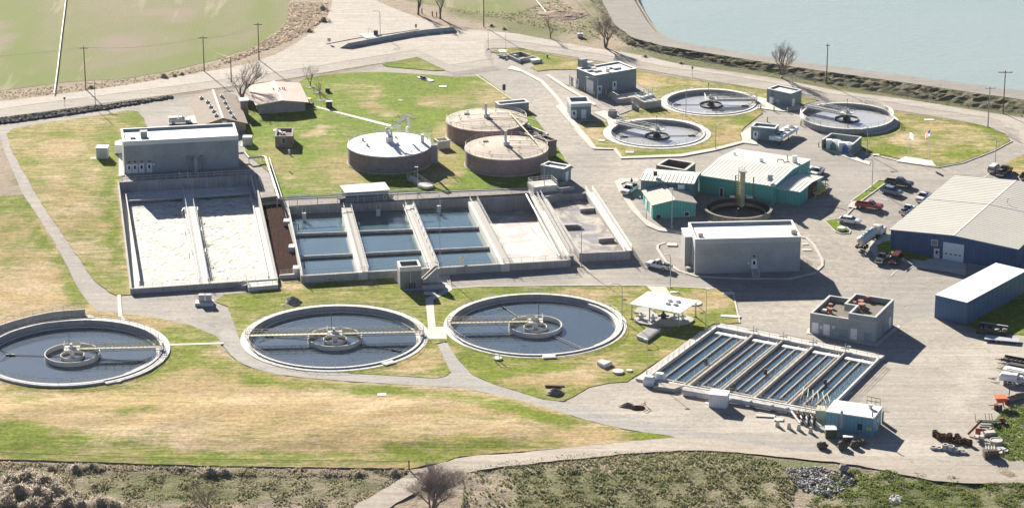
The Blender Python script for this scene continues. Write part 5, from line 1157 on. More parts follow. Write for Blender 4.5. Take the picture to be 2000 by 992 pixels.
mb = MB(); mb.fbox(f, B.w*.48, B.w*.58, -.05, -.005, B.z-.6, B.z+.9); mb.build('gable_vent', door_white, B.T)
p = G0(483, 286); mb = MB(); mb.box((p.x, p.y+1.2, p.z+1.1), (2.3, 2.2, 2.2)); mb.box((p.x, p.y+1.2, p.z+.05), (3.4, 3.2, .3)); single(mb, 'utility_cabinet', M('green_grey_box', (.36, .40, .36), .08, 1, .7), 'grey-green metal cabinet at the right end of the long grey building', 'cabinet')
B = gable('workshop_house', 'low house with a wide pinkish metal roof at the end of the lawn path', 'house', ((505, 204), (596, 199), (483, 170)), (547, 196), (510, 224.5), brick_mat('grey_pink_block', (.36, .33, .31), (.40, .365, .34), (.29, .27, .25), 0.2), pink_roof, over=.9)
f = B.f
for s, v in ((.42, .6), (.55, .6), (.5, .45), (.62, .62), (.66, .6)): p = f.P(s*B.w, v*B.D, B.z+B.pk*.9); mb = MB(); mb.cyl(p, .12, p.z-.4, p.z+.45, 6); mb.cyl(p, .2, p.z+.4, p.z+.5, 6); mb.build('roof_vent', dark_metal, B.T)
T = thing('low_wing', 'dark fenced yard wall between the two houses', 'wall', tuple(G0(490, 212)))
mb = MB(); mb.wall(G0(472, 206), G0(500, 216), .3, 2.3, 4.8); mb.build('panel', M('dark_brown_wall', (.13, .10, .085), .2, .5, .9), T)
# small tan block hut on the lawn
B = bldg('pump_hut', 'small tan block hut with one white window on the green lawn', 'hut', (537, 267.5), (572, 267), (563, 251), (540, 290), tan_block, seal_grey, par=.5, coping=tan_block)
win(B, 'F', 554.5, 281, 1.0, 1.5); win(B, 'L', 534, 272, .8, 1.2)
roofbox(B, 541, 257, (1.6, 1.2, .3), white_paint, 'roof_hatch'); roofbox(B, 548, 262, (.5, .5, .5), white_paint); roofbox(B, 555, 263, (.5, .4, .5), white_paint)

# control building, centre (large grey block with white roof)
B = bldg('grey_block_building', 'large plain grey block building with a white roof and one raised white door', 'building', (1358, 468), (1564.3, 463), (1546, 430.5), (1357, 536), block, white_roof, par=.5, coping=M('pale_band2', (.70, .70, .66), .04, 1, .7), cop=.05)
f = B.f
mb = MB()
for a in ((-.04, B.w+.04, -.04, -.004), (B.w+.004, B.w+.04, -.004, B.D), (-.04, -.004, -.004, B.D)): mb.fbox(f, *a, B.z-1.0, B.z-.002)
mb.build('fascia', M('grey_green_fascia', (.46, .48, .45), .05, 1, .8), B.T)
o, g, u, zz = door(B, 'F', 1472.5, 525, 1.0, 2.1); lampf(B, 'F', 1472.5, 501); win(B, 'F', 1462, 515.5, .5, .3, frame=False, name='sign_plate')
T = thing('steel_stairs', 'shaded outside steps below the door of the large grey block building', 'stairs', tuple(g.P(u, -1.5, 0)))
mb = MB()
for i in range(6): mb.fbox(g, u-.75, u+.75, -.5-.5*(i+1), -.5*(i+1)+.0, -.2, zz-.02-zz*i/6.5)
mb.fbox(g, u-.75, u+.75, -.5, -.02, -.2, zz-.01); mb.build('steps', concrete, T)
mb = MB()
for s in (-.72, .72): mb.rail([g.P(u+s, -.1, zz), g.P(u+s, -3.4, .3)], 1.0, 1.1, (1, .5), .04)
mb.build('railing', rail_metal, T)
roofbox(B, 1368, 462, (1.0, .9, .8), M('pink_unit', (.62, .50, .46), .05, 1, .8), 'roof_unit'); roofbox(B, 1549, 456, (1.0, .9, .9), cream, 'roof_unit')
mb = MB(); mb.fbox(f, -.75, -.05, 1.0, B.D-1, -.3, B.z-1.6)
mb = MB(); mb.fbox(f, -1.5, -.02, B.D*.45, B.D-.4, -.5, B.z-1.2); o = mb.build('side_annex', block, B.T); mb = MB(); mb.fbox(f, -1.6, -.02, B.D*.45-.1, B.D-.3, B.z-1.195, B.z-1.0); mb.build('annex_roof', white_roof, o)
door(B, 'L', 1350, 518, 1.1, 2.2, win=False)
p = G0(1347, 527); mb = MB(); mb.box((p.x, p.y, .4), (1.6, 1.2, .8)); single(mb, 'equipment_box', concrete, 'low grey box at the left corner of the large grey block building', 'box')
T = thing('handrail', 'white handrail on a short stair right of the large grey block building', 'handrail', tuple(G0(1578, 525))); mb = MB(); mb.rail([G0(1568, 512, 1.0), G0(1586, 521, .1)], 1.0, 1, (1, .6, .25), .04); mb.build('rails', rail_metal, T)
for a in (((1566, 476), (1578, 476), (1580, 479), (1567, 480)), ((1566, 487), (1584, 487), (1586, 491), (1567, 491))): walk(list(a), z=.2)
walk([(1290, 480), (1330, 470), (1340, 540), (1320, 528), (1300, 510)], z=.16, mat=gravel_m, name='gravel_bed')

# filter gallery building, lower right
zc = hgt((1708, 671), (1710.7, 620.5), 0)
f0, w0, D0 = rect((1583, 600.5), (1710.7, 620.5), (1750, 586), zc)
B = bldg('filter_building', 'grey block building with two roof levels, white doors and red-brown roof fans', 'building', (1583, 612), (1710.7, 620.5), (1750, 586), (1583, 651), block2, seal_grey, par=.9, zb=0, h=zc-1.25, coping=M('pale_coping', (.46, .47, .45), .06, 1, .8), fr3=(f0, w0, D0))
f = B.f; w_, D_ = B.w, B.D; zl = B.z; ut = w_*.585; um = w_*.40; vm = D_*.42
mb = MB()
for a in ((ut, w_+.002, -.002, .35), (w_-.35, w_+.002, .35, D_+.002), (um, w_-.35, D_-.35, D_+.002), (um, um+.35, vm, D_-.35), (um+.35, ut+.35, vm, vm+.35), (ut, ut+.35, .35, vm)): mb.fbox(f, *a, zl-.2, zc)
mb.build('upper_wall', block2, B.T)
mb = MB()
for a in ((ut-.06, w_+.06, -.06, .42), (w_-.42, w_+.06, .42, D_+.06), (um-.06, w_-.42, D_-.42, D_+.06), (um-.06, um+.42, vm-.06, D_-.42), (um+.42, ut+.42, vm-.06, vm+.42), (ut-.06, ut+.42, .42, vm-.06)): mb.fbox(f, *a, zc+.003, zc+.12)
mb.build('upper_coping', MATS['pale_coping'], B.T)
mb = MB(); mb.fbox(f, ut+.35, w_-.35, .35, vm+.35, zl-.2, zc-.9); mb.fbox(f, um+.35, w_-.35, vm+.352, D_-.35, zl-.2, zc-.9); mb.build('upper_roof', seal_grey, B.T)
# ribbed grey face texture comes from block; doors
for px_, py_ in ((1592, 650), (1614, 654), (1667, 664)): door(B, 'F', px_, py_, 1.15, 2.3, win=False, z=.1)
door(B, 'R', 1737, 645, 1.1, 2.3, win=False, z=.1); win(B, 'R', 1725, 652, 1.0, 1.9, mat=M('blue_grey_door', (.20, .27, .30), .05, 1, .6), frame=False, name='louvre')
for px_, py_, w2, h2 in ((1632, 648, 1.0, 1.0), (1643, 660, .9, 1.9), (1651, 661, .9, 1.9), (1694, 668, 1.6, 2.0)): win(B, 'F', px_, py_, w2, h2, mat=M('grey_panel', (.22, .27, .30), .1, 1, .7), frame=False, name='wall_panel')
for px_ in (1604, 1628): win(B, 'F', px_, 642, .7, .7, mat=M('pale_box', (.55, .57, .56), .05, 1, .6), frame=False, name='wall_box')
fan = M('red_brown_fan', (.36, .15, .10), .2, 1, .7)
def _upf(px_, py_, s):
    p = G(px_, py_, zc-.9); mb = MB(); mb.cyl(p, .4*s, zc-.895, zc-.3*s, 12); mb.cyl(p, .62*s, zc-.3*s, zc+.2*s, 12); mb.build('roof_fan', fan, B.T)
for i, (px_, py_, s) in enumerate(((1622, 601, .9), (1622, 611, 1.0), (1617, 605, .6), (1681, 596, 1.0), (1683, 603, 1.25), (1695, 588, .8), (1669, 598, .6))):
    roofbox(B, px_, py_, (1.0*s, 1.0*s, 1.0*s), fan, 'roof_fan', cyl=True) if px_ < 1650 else _upf(px_, py_, s)
roofbox(B, 1609, 609, (1.0, .6, .5), white_paint, 'roof_hatch')
walk([(1577, 644), (1584, 640), (1708, 672), (1755, 635), (1759, 640), (1712, 679), (1640, 665), (1575, 652)], z=.2)

# blue storage barn (upper right) with gable end facing the viewer
blue_sheet = rib_mat('dark_blue_sheet', (.03, .09, .20), .55, .7, 0.0, .8)
blue_side = rib_mat('mid_blue_sheet', (.07, .15, .24), .55, .7, 1.0, .85)
cream_roof = M('cream_metal_roof', (.49, .47, .41), .05, .15, .55)
B = gable('maintenance_barn', 'very wide dark blue metal barn with a pale ribbed roof and a white garage door', 'barn', ((1740, 449), (1987, 487), (1868, 345)), (1863, 460.5), (1740, 489), blue_sheet, cream_roof, rib=1.2, over=.35)
barn = B; f = B.f
# raise ribs look by seams across
mb = MB(); q = .55
for (s0, s1, za_, zb_) in ((0, B.up, B.z, B.z+B.pk), (B.up, B.w, B.z+B.pk, B.z)):
    mb.hexa([f.P(s0, B.D*q, za_+.17), f.P(s1, B.D*q, zb_+.17), f.P(s1, B.D*q+.25, zb_+.17), f.P(s0, B.D*q+.25, za_+.17)], [f.P(s0, B.D*q, za_+.25), f.P(s1, B.D*q, zb_+.25), f.P(s1, B.D*q+.25, zb_+.25), f.P(s0, B.D*q+.25, za_+.25)])
mb.build('roof_seam', grey_metal, B.T)
rollup(B, 'F', 1861, 511, 4.7, 4.2, lights=4); door(B, 'F', 1829, 505, 1.1, 2.2)
win(B, 'F', 1825, 480, 1.5, 1.4, pane=M('dull_glass', (.20, .22, .20), .1, 1, .3))
for px_, py_ in ((1822, 492), (1835, 493), (1744, 467), (1977, 504)): lampf(B, 'F', px_, py_)
mb = MB(); mb.fbox(f, -.05, B.w+.05, -.08, -.004, -.3, .45); mb.build('plinth', concrete, B.T)
g_ = M('sprayed_paint', (.12, .20, .30), .2, .6, .7)
mb = MB(); p = f.P(B.w*.62, B.D*.62, B.z+B.pk*.75+.3); mb.tube([p, p+Vector((0, 0, .9)), p+Vector((.4, 0, 1.0))], .06, 5); mb.build('roof_vent', dark_metal, B.T)

# blue container-like shed
B = bldg('storage_shed', 'long blue metal shed with a flat white roof standing diagonally on dirt and lawn', 'shed', (1827, 577), (1888.5, 592), (1970, 521), (1826, 622), rib_mat('shed_blue', (.055, .135, .25), .5, .6, -.35, .8), white_roof, par=.02, coping=M('shed_trim', (.10, .17, .24), .1, 1, .6), zb=-.1, cop=.05)
mb = MB(); mb.fbox(B.f, -.07, B.w+.07, -.07, B.D+.07, B.z+.121, B.z+.2); mb.build('roof_sheet', white_roof, B.T)
# small light-blue shed
lb = rib_mat('light_blue_sheet', (.16, .36, .43), .5, .7, -.1, .7)
B = bldg('chemical_shed', 'light blue metal shed with a plain white roof beside the pipework', 'shed', (1614, 804.5), (1706, 818), (1731, 797.5), (1616, 838), lb, white_roof, par=.02, coping=white_roof, zb=0)
mb = MB(); mb.fbox(B.f, -.12, B.w+.12, -.12, B.D+.12, B.z+.121, B.z+.24); mb.build('roof_sheet', white_roof, B.T)
door(B, 'R', 1712, 843, 1.0, 2.1, z=.1); rollup(B, 'R', 1723, 832, 1.4, 2.2, z=.1, mat=blue_side)
win(B, 'F', 1697, 840, 1.1, .6, mat=yellow, frame=False, name='warning_sign'); win(B, 'F', 1679, 839, .9, 1.2, mat=dark_metal, frame=False, name='wall_box'); win(B, 'F', 1643, 835, .5, 3.4, mat=grey_metal, frame=False, name='conduit')
p = G(1700, 797, B.z+.24); mb = MB(); mb.cyl(p, .35, p.z, p.z+.5, 10); mb.cyl(p, .5, p.z+.5, p.z+.8, 10); mb.build('roof_fan', pipe_metal, B.T)
p = G(1704, 813, B.z+.24); mb = MB(); mb.tube([p, p+Vector((0, 0, 1.0)), p+Vector((.35, 0, 1.1))], .12, 6); mb.build('flue', dark_metal, B.T)
T = thing('roof_rail', 'small dark pipe frame behind the light blue shed', 'rack', tuple(G0(1708, 790))); mb = MB(); mb.rail([G0(1693, 789), G0(1719, 794)], 1.6, 1, (1, .5), .06); mb.build('frame', dark_metal, T)
walk([(1648, 765), (1668, 768), (1645, 782), (1630, 778)], z=.2); walk([(1375, 788), (1388, 780), (1402, 784), (1388, 793)], z=.2)
# white small sheds
p = G0(1384, 796); f = Fr((p.x, p.y), -.28)
T = thing('white_shed', 'small white panelled shed in front of the channelled basin', 'shed', tuple(p)); mb = MB(); mb.fbox(f, 0, 3.4, 0, 2.6, -.2, 2.7); mb.build('wall', rib_mat('white_panel', (.70, .71, .70), .5, .6, -.28, .9), T)
mb = MB(); mb.fbox(f, -.1, 3.5, -.1, 2.7, 2.703, 2.85); mb.build('roof', white_roof, T); mb = MB(); mb.fbox(f, 3.403, 3.45, .3, 1.3, .2, 2.2); mb.build('door', door_white, T)
for px_, py_, lb_ in ((1266, 754, 'white chamfered cabinet left of its twin at the corner of the channelled basin'), (1286, 748, 'white chamfered cabinet at the very corner of the channelled basin')):
    p = G0(px_, py_); f = Fr((p.x-1, p.y), -.25); T = thing('white_cabinet', lb_, 'cabinet', tuple(p), 'white cabinets by the channelled basin')
    mb = MB(); mb.prism([tuple(f.P(u, v))[:2] for u, v in ((0, 0), (2.1, 0), (2.1, 1.7), (0, 1.7))], .15, 1.3); b_ = [f.P(u, v, 1.3) for u, v in ((0, 0), (2.1, 0), (2.1, 1.7), (0, 1.7))]; t_4 = [f.P(u, v, 1.9) for u, v in ((.3, .35), (1.8, .35), (1.8, 1.35), (.3, 1.35))]; mb.hexa(b_, t_4); mb.build('casing', white_paint, T)
    mb = MB(); mb.fbox(f, -.1, 2.2, -.1, 1.8, -.1, .15); mb.build('base', concrete, T)
p0, p1 = G0(1290, 757), G0(1322, 762)
mb = MB(); mb.prism([tuple(G(*q, .9))[:2] for q in ((1276, 753), (1316, 759), (1336, 752), (1296, 745))], -.2, .9); single(mb, 'concrete_block', M('tan_conc', (.42, .38, .32), .1, .6, .9), 'sloping concrete block between the white cabinets and the fat white pipe', 'block')

# pavilion
zr = 3.6; f, w_, D_ = rect((1229, 592), (1329, 611), (1357, 585), zr+.2)
T = thing('pavilion', 'open pavilion with a bright ribbed white roof over pumps on the lawn', 'pavilion', tuple(f.P(w_/2, D_/2, 0)))
mb = MB(); mb.fbox(f, 0, w_, 0, D_, zr, zr+.12)
for i in range(24): u = (w_-.08)*i/23; mb.fbox(f, u, u+.05, .01, D_-.01, zr+.10, zr+.145)
mb.build('roof', M('white_sheet', (.82, .82, .80), .03, .3, .6), T)
for px_, py_ in ((1308, 587), (1304, 593), (1319, 595), (1324, 589)):
    p = G(px_, py_, zr+.15); mb = MB(); mb.cyl(p, .62, zr+.18, zr+.5, 10, r2=.35); mb.build('roof_vent', white_paint, T)
for i, (u, v) in enumerate(((.4, .5), (w_*.38, .5), (w_-.6, .5), (.4, D_-.5), (w_*.5, D_-.5), (w_-.4, D_-.5))):
    p = f.P(u, v); mb = MB(); mb.fbox(Fr((p.x, p.y), f.a), -.1, .1, -.1, .1, .2, zr-.004); o = mb.build('post', grey_metal, T); mb = MB(); mb.cyl(p, .4, -.1, .22, 10); mb.build('footing', concrete_white, o)
c = f.P(w_*.55, D_*.35); mb = MB(); 
el = [(c.x+6.2*math.cos(a)*1, c.y+3.6*math.sin(a)) for a in np.linspace(0, 6.28, 36)[:-1]]; mb.prism(el, -.1, .55); single(mb, 'round_slab', concrete, 'rounded concrete slab under the white-roofed pavilion', 'slab')
for i, (dx, dy, s) in enumerate(((-4.6, .4, 1.2), (-2.2, -.6, 1.0), (0, .5, 1.3), (2.2, -.4, 1.0), (3.9, .2, .8))):
    p = Vector((c.x+dx, c.y+dy, .55)); mb = MB(); mb.cyl(p, .42*s, .55, .55+.7*s, 12); mb.tube([p+Vector((-.9*s, 0, .5)), p+Vector((.9*s, 0, .5))], .2, 8); mb.box(p+Vector((0, .3, .9*s)), (.4, .4, .5)); single(mb, 'pump', (pipe_metal, white_paint, dark_metal)[i % 3], ('leftmost', 'second from the left', 'middle', 'second from the right', 'rightmost')[i]+' motor pump on the rounded slab under the pavilion', 'pump', 'pumps under the pavilion')
mb = MB(); cc = G(1273, 596, 0); mb.prism([tuple(G(*q, .4))[:2] for q in ((1238, 609), (1246, 600), (1275, 597), (1279, 612), (1270, 615))], -.1, .4); single(mb, 'pit_kerb', concrete, 'pale concrete pit surround at the left of the pavilion', 'slab')
# grated vault
p = [G(1243, 655, .9), G(1262, 662, .9), G(1291, 641, .9), G(1270, 636, .9)]
T = thing('valve_vault', 'low concrete vault with a grating lid on the lawn below the pavilion', 'vault', (p[0].x, p[0].y, 0)); mb = MB(); mb.prism([tuple(q)[:2] for q in p], -.3, .9); mb.build('box', concrete_white, T)
cm = sum((Vector(q) for q in p), Vector())/4; mb = MB(); mb.prism([tuple(cm+(q-cm)*.85)[:2] for q in p], .905, .96); mb.build('grating', M('grating_grey', (.24, .23, .24), .1, 3, .8), T)
p = [G(1166, 706, .9), G(1180, 713, .9), G(1196, 706, .9), G(1175, 700.5, .9)]
T = thing('vault_box', 'small grey-topped concrete vault on the lawn, above the white round lid', 'vault', (p[0].x, p[0].y, 0)); mb = MB(); mb.prism([tuple(q)[:2] for q in p], -.3, .9); mb.build('box', rim_conc, T); cm = sum((Vector(q) for q in p), Vector())/4; mb = MB(); mb.prism([tuple(cm+(q-cm)*.9)[:2] for q in p], .905, .95); mb.build('lid', M('lid_grey', (.48, .46, .45), .05, 1, .8), T)
for px_, py_, r_, h_, lb_ in ((1207, 729, 1.1, .35, 'white round manhole cover near the small vault'), (1229, 726, .6, .2, 'small flat white cover right of the round manhole'), (870, 660, .0, 0, ''), (972, 703, .9, .3, 'round cover with two pipes in front of the third clarifier'), (832, 366, 1.9, .5, 'large round shaded cover below the white domed tank'), (1355, 594, 1.7, .15, 'flat concrete disc right of the pavilion roof'), (1643, 450, .9, .5, 'round white cover on the curved grass island')):
    if r_: p = G0(px_, py_); mb = MB(); mb.cyl(p, r_, p.z-.1, p.z+h_+.25, 24); single(mb, 'manhole_cover', concrete_white, lb_, 'manhole')
mb = MB(); p = G0(970, 702, .5)
for s in (-.5, .5): mb.tube([p+Vector((s, 0, 0)), p+Vector((s, 0, 1.4))], .09, 6)
mb.tube([p+Vector((-.9, 0, 1.4)), p+Vector((.9, 0, 1.4))], .06, 5); single(mb, 'vent_pipe', pipe_metal, 'pair of upright vent pipes on the cover in front of the third clarifier', 'pipe')
# lift station between basins and clarifiers
B = bldg('pump_station', 'tall grey concrete box with an open top between basin and footpath', 'building', (781, 523), (822, 520.5), (820, 508), (781, 566), M('grey_render', (.24, .24, .225), .1, .6, .9, stain=.2), white_roof, par=.7, coping=concrete_white, band=.9, zb=0, cop=.04)
T = thing('concrete_ramp', 'sloping concrete stair block attached right of the tall grey concrete box', 'stairs', tuple(G0(846, 562)))
g, _ = face(B, 'F'); ww = B.w
mb = MB(); P_ = B.f.P
vs = [P_(ww+.05, .1, 1.2), P_(ww+3.9, .1, 1.2), P_(ww+3.9, .1, 4.2), P_(ww+3.3, .1, 4.2)]; vs2 = [p+B.f.y*.5 for p in vs]; mb.add(vs+vs2, [(0, 1, 2, 3), (7, 6, 5, 4), (0, 4, 5, 1), (1, 5, 6, 2), (2, 6, 7, 3), (3, 7, 4, 0)])
vs = [p+B.f.y*1.9 for p in vs]; vs2 = [p+B.f.y*.5 for p in vs]; mb.add(vs+vs2, [(0, 1, 2, 3), (7, 6, 5, 4), (0, 4, 5, 1), (1, 5, 6, 2), (2, 6, 7, 3), (3, 7, 4, 0)])
mb.build('side_wall', concrete, T)
mb = MB()
for i in range(10): mb.fbox(B.f, ww+.2+.36*i, ww+.56+.36*i, .61, 1.99, .5, 1.2+.3*i)
mb.build('steps', concrete_white, T)
mb = MB(); mb.fbox(B.f, ww+.06, ww+5.0, -1.2, .08, -.3, 1.1); mb.build('plinth', concrete, T)
for u in (1.2, 2.0, 2.5, 3.1): mb = MB(); p = P_(u, -.25, 0); mb.tube([Vector((p.x, p.y, .1)), Vector((p.x, p.y, 1.5))], .13, 6); mb.build('conduit', dark_metal, B.T)
mb = MB(); p = P_(2.2, -.12, 0); mb.tube([Vector((p.x, p.y, 1.3)), Vector((p.x, p.y, 4.0))], .07, 6); mb.build('flue', pipe_metal, B.T)
# ribbed hut behind blue basins
zz = float(Tp(385)); z = zz+3.0
B = bldg('blower_hut', 'low blue-grey hut with a striped pale metal roof behind the blue basins', 'hut', (675, 377.5), (758.5, 371), (753, 358), (676, 397), rib_mat('hut_blue', (.12, .165, .20), .6, .5, 0.0, .8), cream_roof, par=.02, coping=cream_roof)
mb = MB(); f = B.f; mb.fbox(f, -.3, B.w+.3, -.5, B.D+.3, B.z+.121, B.z+.2)
for i in range(34): u = -.3+(B.w+.5)*i/33; mb.fbox(f, u, u+.08, -.5, B.D+.3, B.z+.2, B.z+.28)
mb.build('roof_sheet', M('pale_sheet', (.55, .53, .47), .06, .5, .6), B.T)
win(B, 'F', 752, 388, .9, .8)
mb = MB(); p = G0(668, 397); mb.cyl(p, .5, p.z, p.z+1.2, 8); mb.tube([p+Vector((-.8, 0, 1)), p+Vector((1, 0, 1.2))], .2, 6); mb.box(p+Vector((.3, .3, .7)), (.8, .6, 1.2)); single(mb, 'compressor', dark_metal, 'dark compressor at the left end of the striped-roof hut', 'machine')
mb = MB(); p = G0(764, 391); mb.sphere(p+Vector((0, 0, .9)), .6, 10, 7); single(mb, 'hose_reel', cream, 'cream hose reel right of the striped-roof hut', 'hose reel')
mb = MB(); p = G(901, 513, ZB); mb.sphere(p+Vector((0, .3, .7)), .55, 10, 7, (1, .5, 1)); mb.box(p+Vector((0, .3, .2)), (.5, .3, .6)); single(mb, 'hose_reel', cream, 'cream hose reel on the front rim of the blue basins', 'hose reel')
# small building by the road above digesters
B = bldg('meter_building', 'small grey flat-roofed building behind the rear tan tank', 'building', (975, 206), (1033, 200.5), (1027, 194), (975, 223), block2, white_roof, par=.4, coping=white_roof)
B = bldg('pump_room', 'small blue-grey building with white roof and door at the foot of the front tan tank', 'building', (1056, 323), (1101, 331), (1111, 323), (1057, 350), blue_block, white_roof, par=.3, coping=white_roof)
door(B, 'R', 1107, 352, 1.1, 2.3, win=False, z=B.zb+.1)
mb = MB(); B2p = [G(1072, 303, 7), G(1087, 300, 7), G(1087, 275, 7), G(1072, 277, 7)]
f = Fr(tuple(G(1072, 283, 6.6))[:2], -.15); T = thing('stair_tower', 'brown block stair tower touching the right side of the front tan tank', 'tower', tuple(G0(1080, 310)))
mb = MB(); a, b2 = G(1071.5, 280, 6.4), G(1087, 277, 6.4); f = Fr((a.x, a.y), math.atan2((b2-a).y, (b2-a).x)); mb.fbox(f, 0, (b2-a).length, 0, 4.5, 2, 6.4); mb.build('wall', brickd, T); mb = MB(); w2 = (b2-a).length
for q in ((-.1, w2+.1, -.1, .3), (-.1, w2+.1, 4.2, 4.6), (-.1, .3, .3, 4.2), (w2-.3, w2+.1, .3, 4.2)): mb.fbox(f, *q, 6.403, 6.9)
mb.build('parapet', M('brown_parapet', (.22, .15, .135), .1, 1, .9), T)
# a run of machinery between the two tan tanks
T = thing('gas_room', 'stepped block building with roof openings between the two tan tanks and the road', 'building', tuple(G0(1050, 270)))
mb = MB(); a, b2, c_2 = G(1040, 268, 5.6), G(1071, 262, 5.6), G(1050, 238, 5.6); f = Fr((a.x, a.y), math.atan2((b2-a).y, (b2-a).x)); w2 = (b2-a).length; D2 = (c_2-a).dot(f.y)
mb.fbox(f, 0, w2, 0, D2, 2, 5.2); mb.build('wall', brickd, T); mb = MB()
for q in ((-.1, w2+.1, -.1, .3), (-.1, w2+.1, D2-.3, D2+.1), (-.1, .3, .3, D2-.3), (w2-.3, w2+.1, .3, D2-.3)): mb.fbox(f, *q, 5.203, 5.75)
mb.build('parapet', concrete_white, T)
for i in range(7):
    p = f.P(rnd.uniform(.8, w2-.8), rnd.uniform(.8, D2-.8), 5.2); mb = MB(); mb.cyl(p, rnd.uniform(.2, .45), 5.2, 5.2+rnd.uniform(.5, 1.3), 8); mb.tube([p+Vector((0, 0, .4)), p+Vector((rnd.uniform(-1, 1), rnd.uniform(-1, 1), .5))], .1, 5); mb.build('roof_equipment', pipe_metal if i % 2 else dark_metal, T)

# headworks building, upper right
B = bldg('headworks_building', 'tall blue-grey building with roller door and rooftop fans by the access road', 'building', (1161, 148.5), (1243, 134.5), (1200, 122), (1163, 187), blue_block, white_roof, par=.25, coping=white_roof)
f = B.f; g, _ = face(B, 'L')
for px_, py_ in ((1117.5, 170), (1127.5, 174)): door(B, 'L', px_, py_, 1.2, 2.4, z=B.zb+.1)
rollup(B, 'L', 1152, 184, 3.2, 3.6, z=B.zb+.1); door(B, 'F', 1171, 186.5, 1.1, 2.2, z=B.zb+.1); door(B, 'F', 1200, 176, 1.1, 2.2)
for px_, py_ in ((1193, 133), (1204, 134.5), (1156, 135), (1166, 139.5), (1148, 139.5)): roofbox(B, px_, py_, (2.2, 1.2, .3), pipe_metal, 'skylight')
roofbox(B, 1137.5, 130, (1.9, 1.6, 2.0), M('unit_grey', (.25, .26, .27), .2, 1, .6), 'roof_unit'); roofbox(B, 1152, 129, (1.4, 1.2, 1.0), pipe_metal, 'roof_unit'); roofbox(B, 1187, 142, (.7, .7, 1.0), cream, 'roof_vent')
blc = M('bollard_yellow', (.55, .52, .22), .1, 1, .6)
# lower blue-grey hut beside it
B = bldg('sampling_building', 'small blue-grey building with two open roof wells and white door by the access road', 'building', (1115, 204), (1154.5, 202.5), (1140, 190), (1115, 233.5), blue_block, white_roof, par=.6, coping=M('pale_blue_band', (.52, .56, .55), .05, 1, .7), band=.75, cop=.04)
door(B, 'F', 1121, 233, 1.1, 2.2, z=B.zb+.1); door(B, 'F', 1140, 231.5, 1.1, 2.2, win=False, z=B.zb+.1)
# headworks channel structure
T = thing('grit_channel', 'raised concrete channel deck with railings in front of the tall blue-grey building', 'basin', tuple(G0(1260, 212)))
mb = MB(); z = 4.6
a, b2, c_2 = G(1258, 200.5, z), G(1292, 196, z), G(1240, 188, z); f = Fr((a.x, a.y), math.atan2((b2-a).y, (b2-a).x)); w2 = (b2-a).length
mb.fbox(f, 0, w2, 0, 5.5, 2, z); mb.build('main_block', concrete, T)
mb = MB(); mb.rail([f.P(0, .1, z), f.P(0, 5.4, z), f.P(w2, 5.4, z)], 1.1, 1.4, (1, .5), .05); mb.build('railing', rail_metal, T)
for i in range(3):
    mb = MB(); p = f.P(w2*(.25+.3*i), 3.2+i*.5, z); mb.box(p+Vector((0, 0, .3)), (1.2, .8, .6), f.a); mb.tube([p+Vector((.3, 0, 0)), p+Vector((.3, 0, 2.6))], .14, 6); mb.build('gate_actuator', white_paint, T)
mb = MB(); f2 = Fr(tuple(G(1208, 194, 4.0))[:2], f.a); mb.fbox(f2, 0, 6.5, 0, 4.0, 2, 4.0); mb.build('inlet_block', concrete, T)
mb = MB(); mb.rail([f2.P(0, 0, 4.0), f2.P(6.4, 0, 4.0)], 1.1, 1.4, (1, .5), .05); mb.rail([f2.P(0, 0, 4.0), f2.P(0, 4, 4.0)], 1.1, 1.4, (1, .5), .05); mb.build('inlet_railing', rail_metal, T)
T = thing('concrete_stairs', 'short steps up to the raised channel deck near the gravel bed', 'stairs', tuple(G0(1240, 213))); steps(T, G(1246, 212, 2.8), G(1234, 200, 4.4), 1.2, 7)
# blue-grey paired block with cooling unit on the right
B = bldg('control_hut', 'stepped blue-grey hut between the two upper pale clarifiers', 'hut', (1498, 174), (1545, 184), (1557, 174.5), (1499, 201), blue_block, white_roof, par=.25, coping=M('pale_blue_band', (.5, .5, .5), .05, 1, .7), zb=2.6)
win(B, 'F', 1518.5, 205, .9, 1.3, pane=M('louvre_blue', (.3, .3, .3), .05, 3, .6)); door(B, 'R', 1549, 210, 1.0, 2.2, win=False)
mb = MB(); g, _ = face(B, 'F'); u, z_ = hit(g, 1509, 208); mb.fbox(g, u-.5, u+.5, -.8, -.01, 2.6, 4.6); mb.build('wall_box', white_paint, B.T)
B = bldg('cooling_hut', 'small blue-grey hut with one white door and fan coolers behind it', 'hut', (1467, 248), (1514, 252.5), (1525, 245), (1467, 273.5), blue_block, white_roof, par=.35, coping=M('pale_blue_band', (.5, .5, .5), .05, 1, .7), zb=2.6)
door(B, 'F', 1475.5, 272.5, 1.0, 2.2, z=2.7); win(B, 'F', 1482, 271, .6, 2.0, mat=M('louvre_blue', (.3, .3, .3), .05, 3, .6), frame=False, name='louvre')
T = thing('fan_cooler', 'white slanted fan cooler with four black fans on legs behind the cooling hut', 'cooler', tuple(G0(1535, 270)))
z = 4.7; A_, B_2, C_ = G(1524, 269.5, z), G(1560, 247.5, z), G(1512, 247, z); ang = math.atan2((B_2-A_).y, (B_2-A_).x); f = Fr((A_.x, A_.y), ang); w2 = (B_2-A_).length
mb = MB(); mb.fbox(f, 0, w2, 0, 3.0, z-.9, z); mb.build('casing', white_paint, T)
for i in range(4): p = f.P(w2*(.14+.24*i), 1.3); mb = MB(); mb.cyl(p, .85, z+.01, z+.28, 16); o = mb.build('fan_shroud', pipe_metal, T); mb = MB(); mb.disc(p, .7, z+.285, 16); mb.build('fan', black, o)
for u in (.4, w2*.5, w2-.4): mb = MB(); p = f.P(u, .3); mb.tube([Vector((p.x, p.y, 2.6)), Vector((p.x, p.y, z-.9))], .1, 5); mb.build('leg', dark_metal, T)
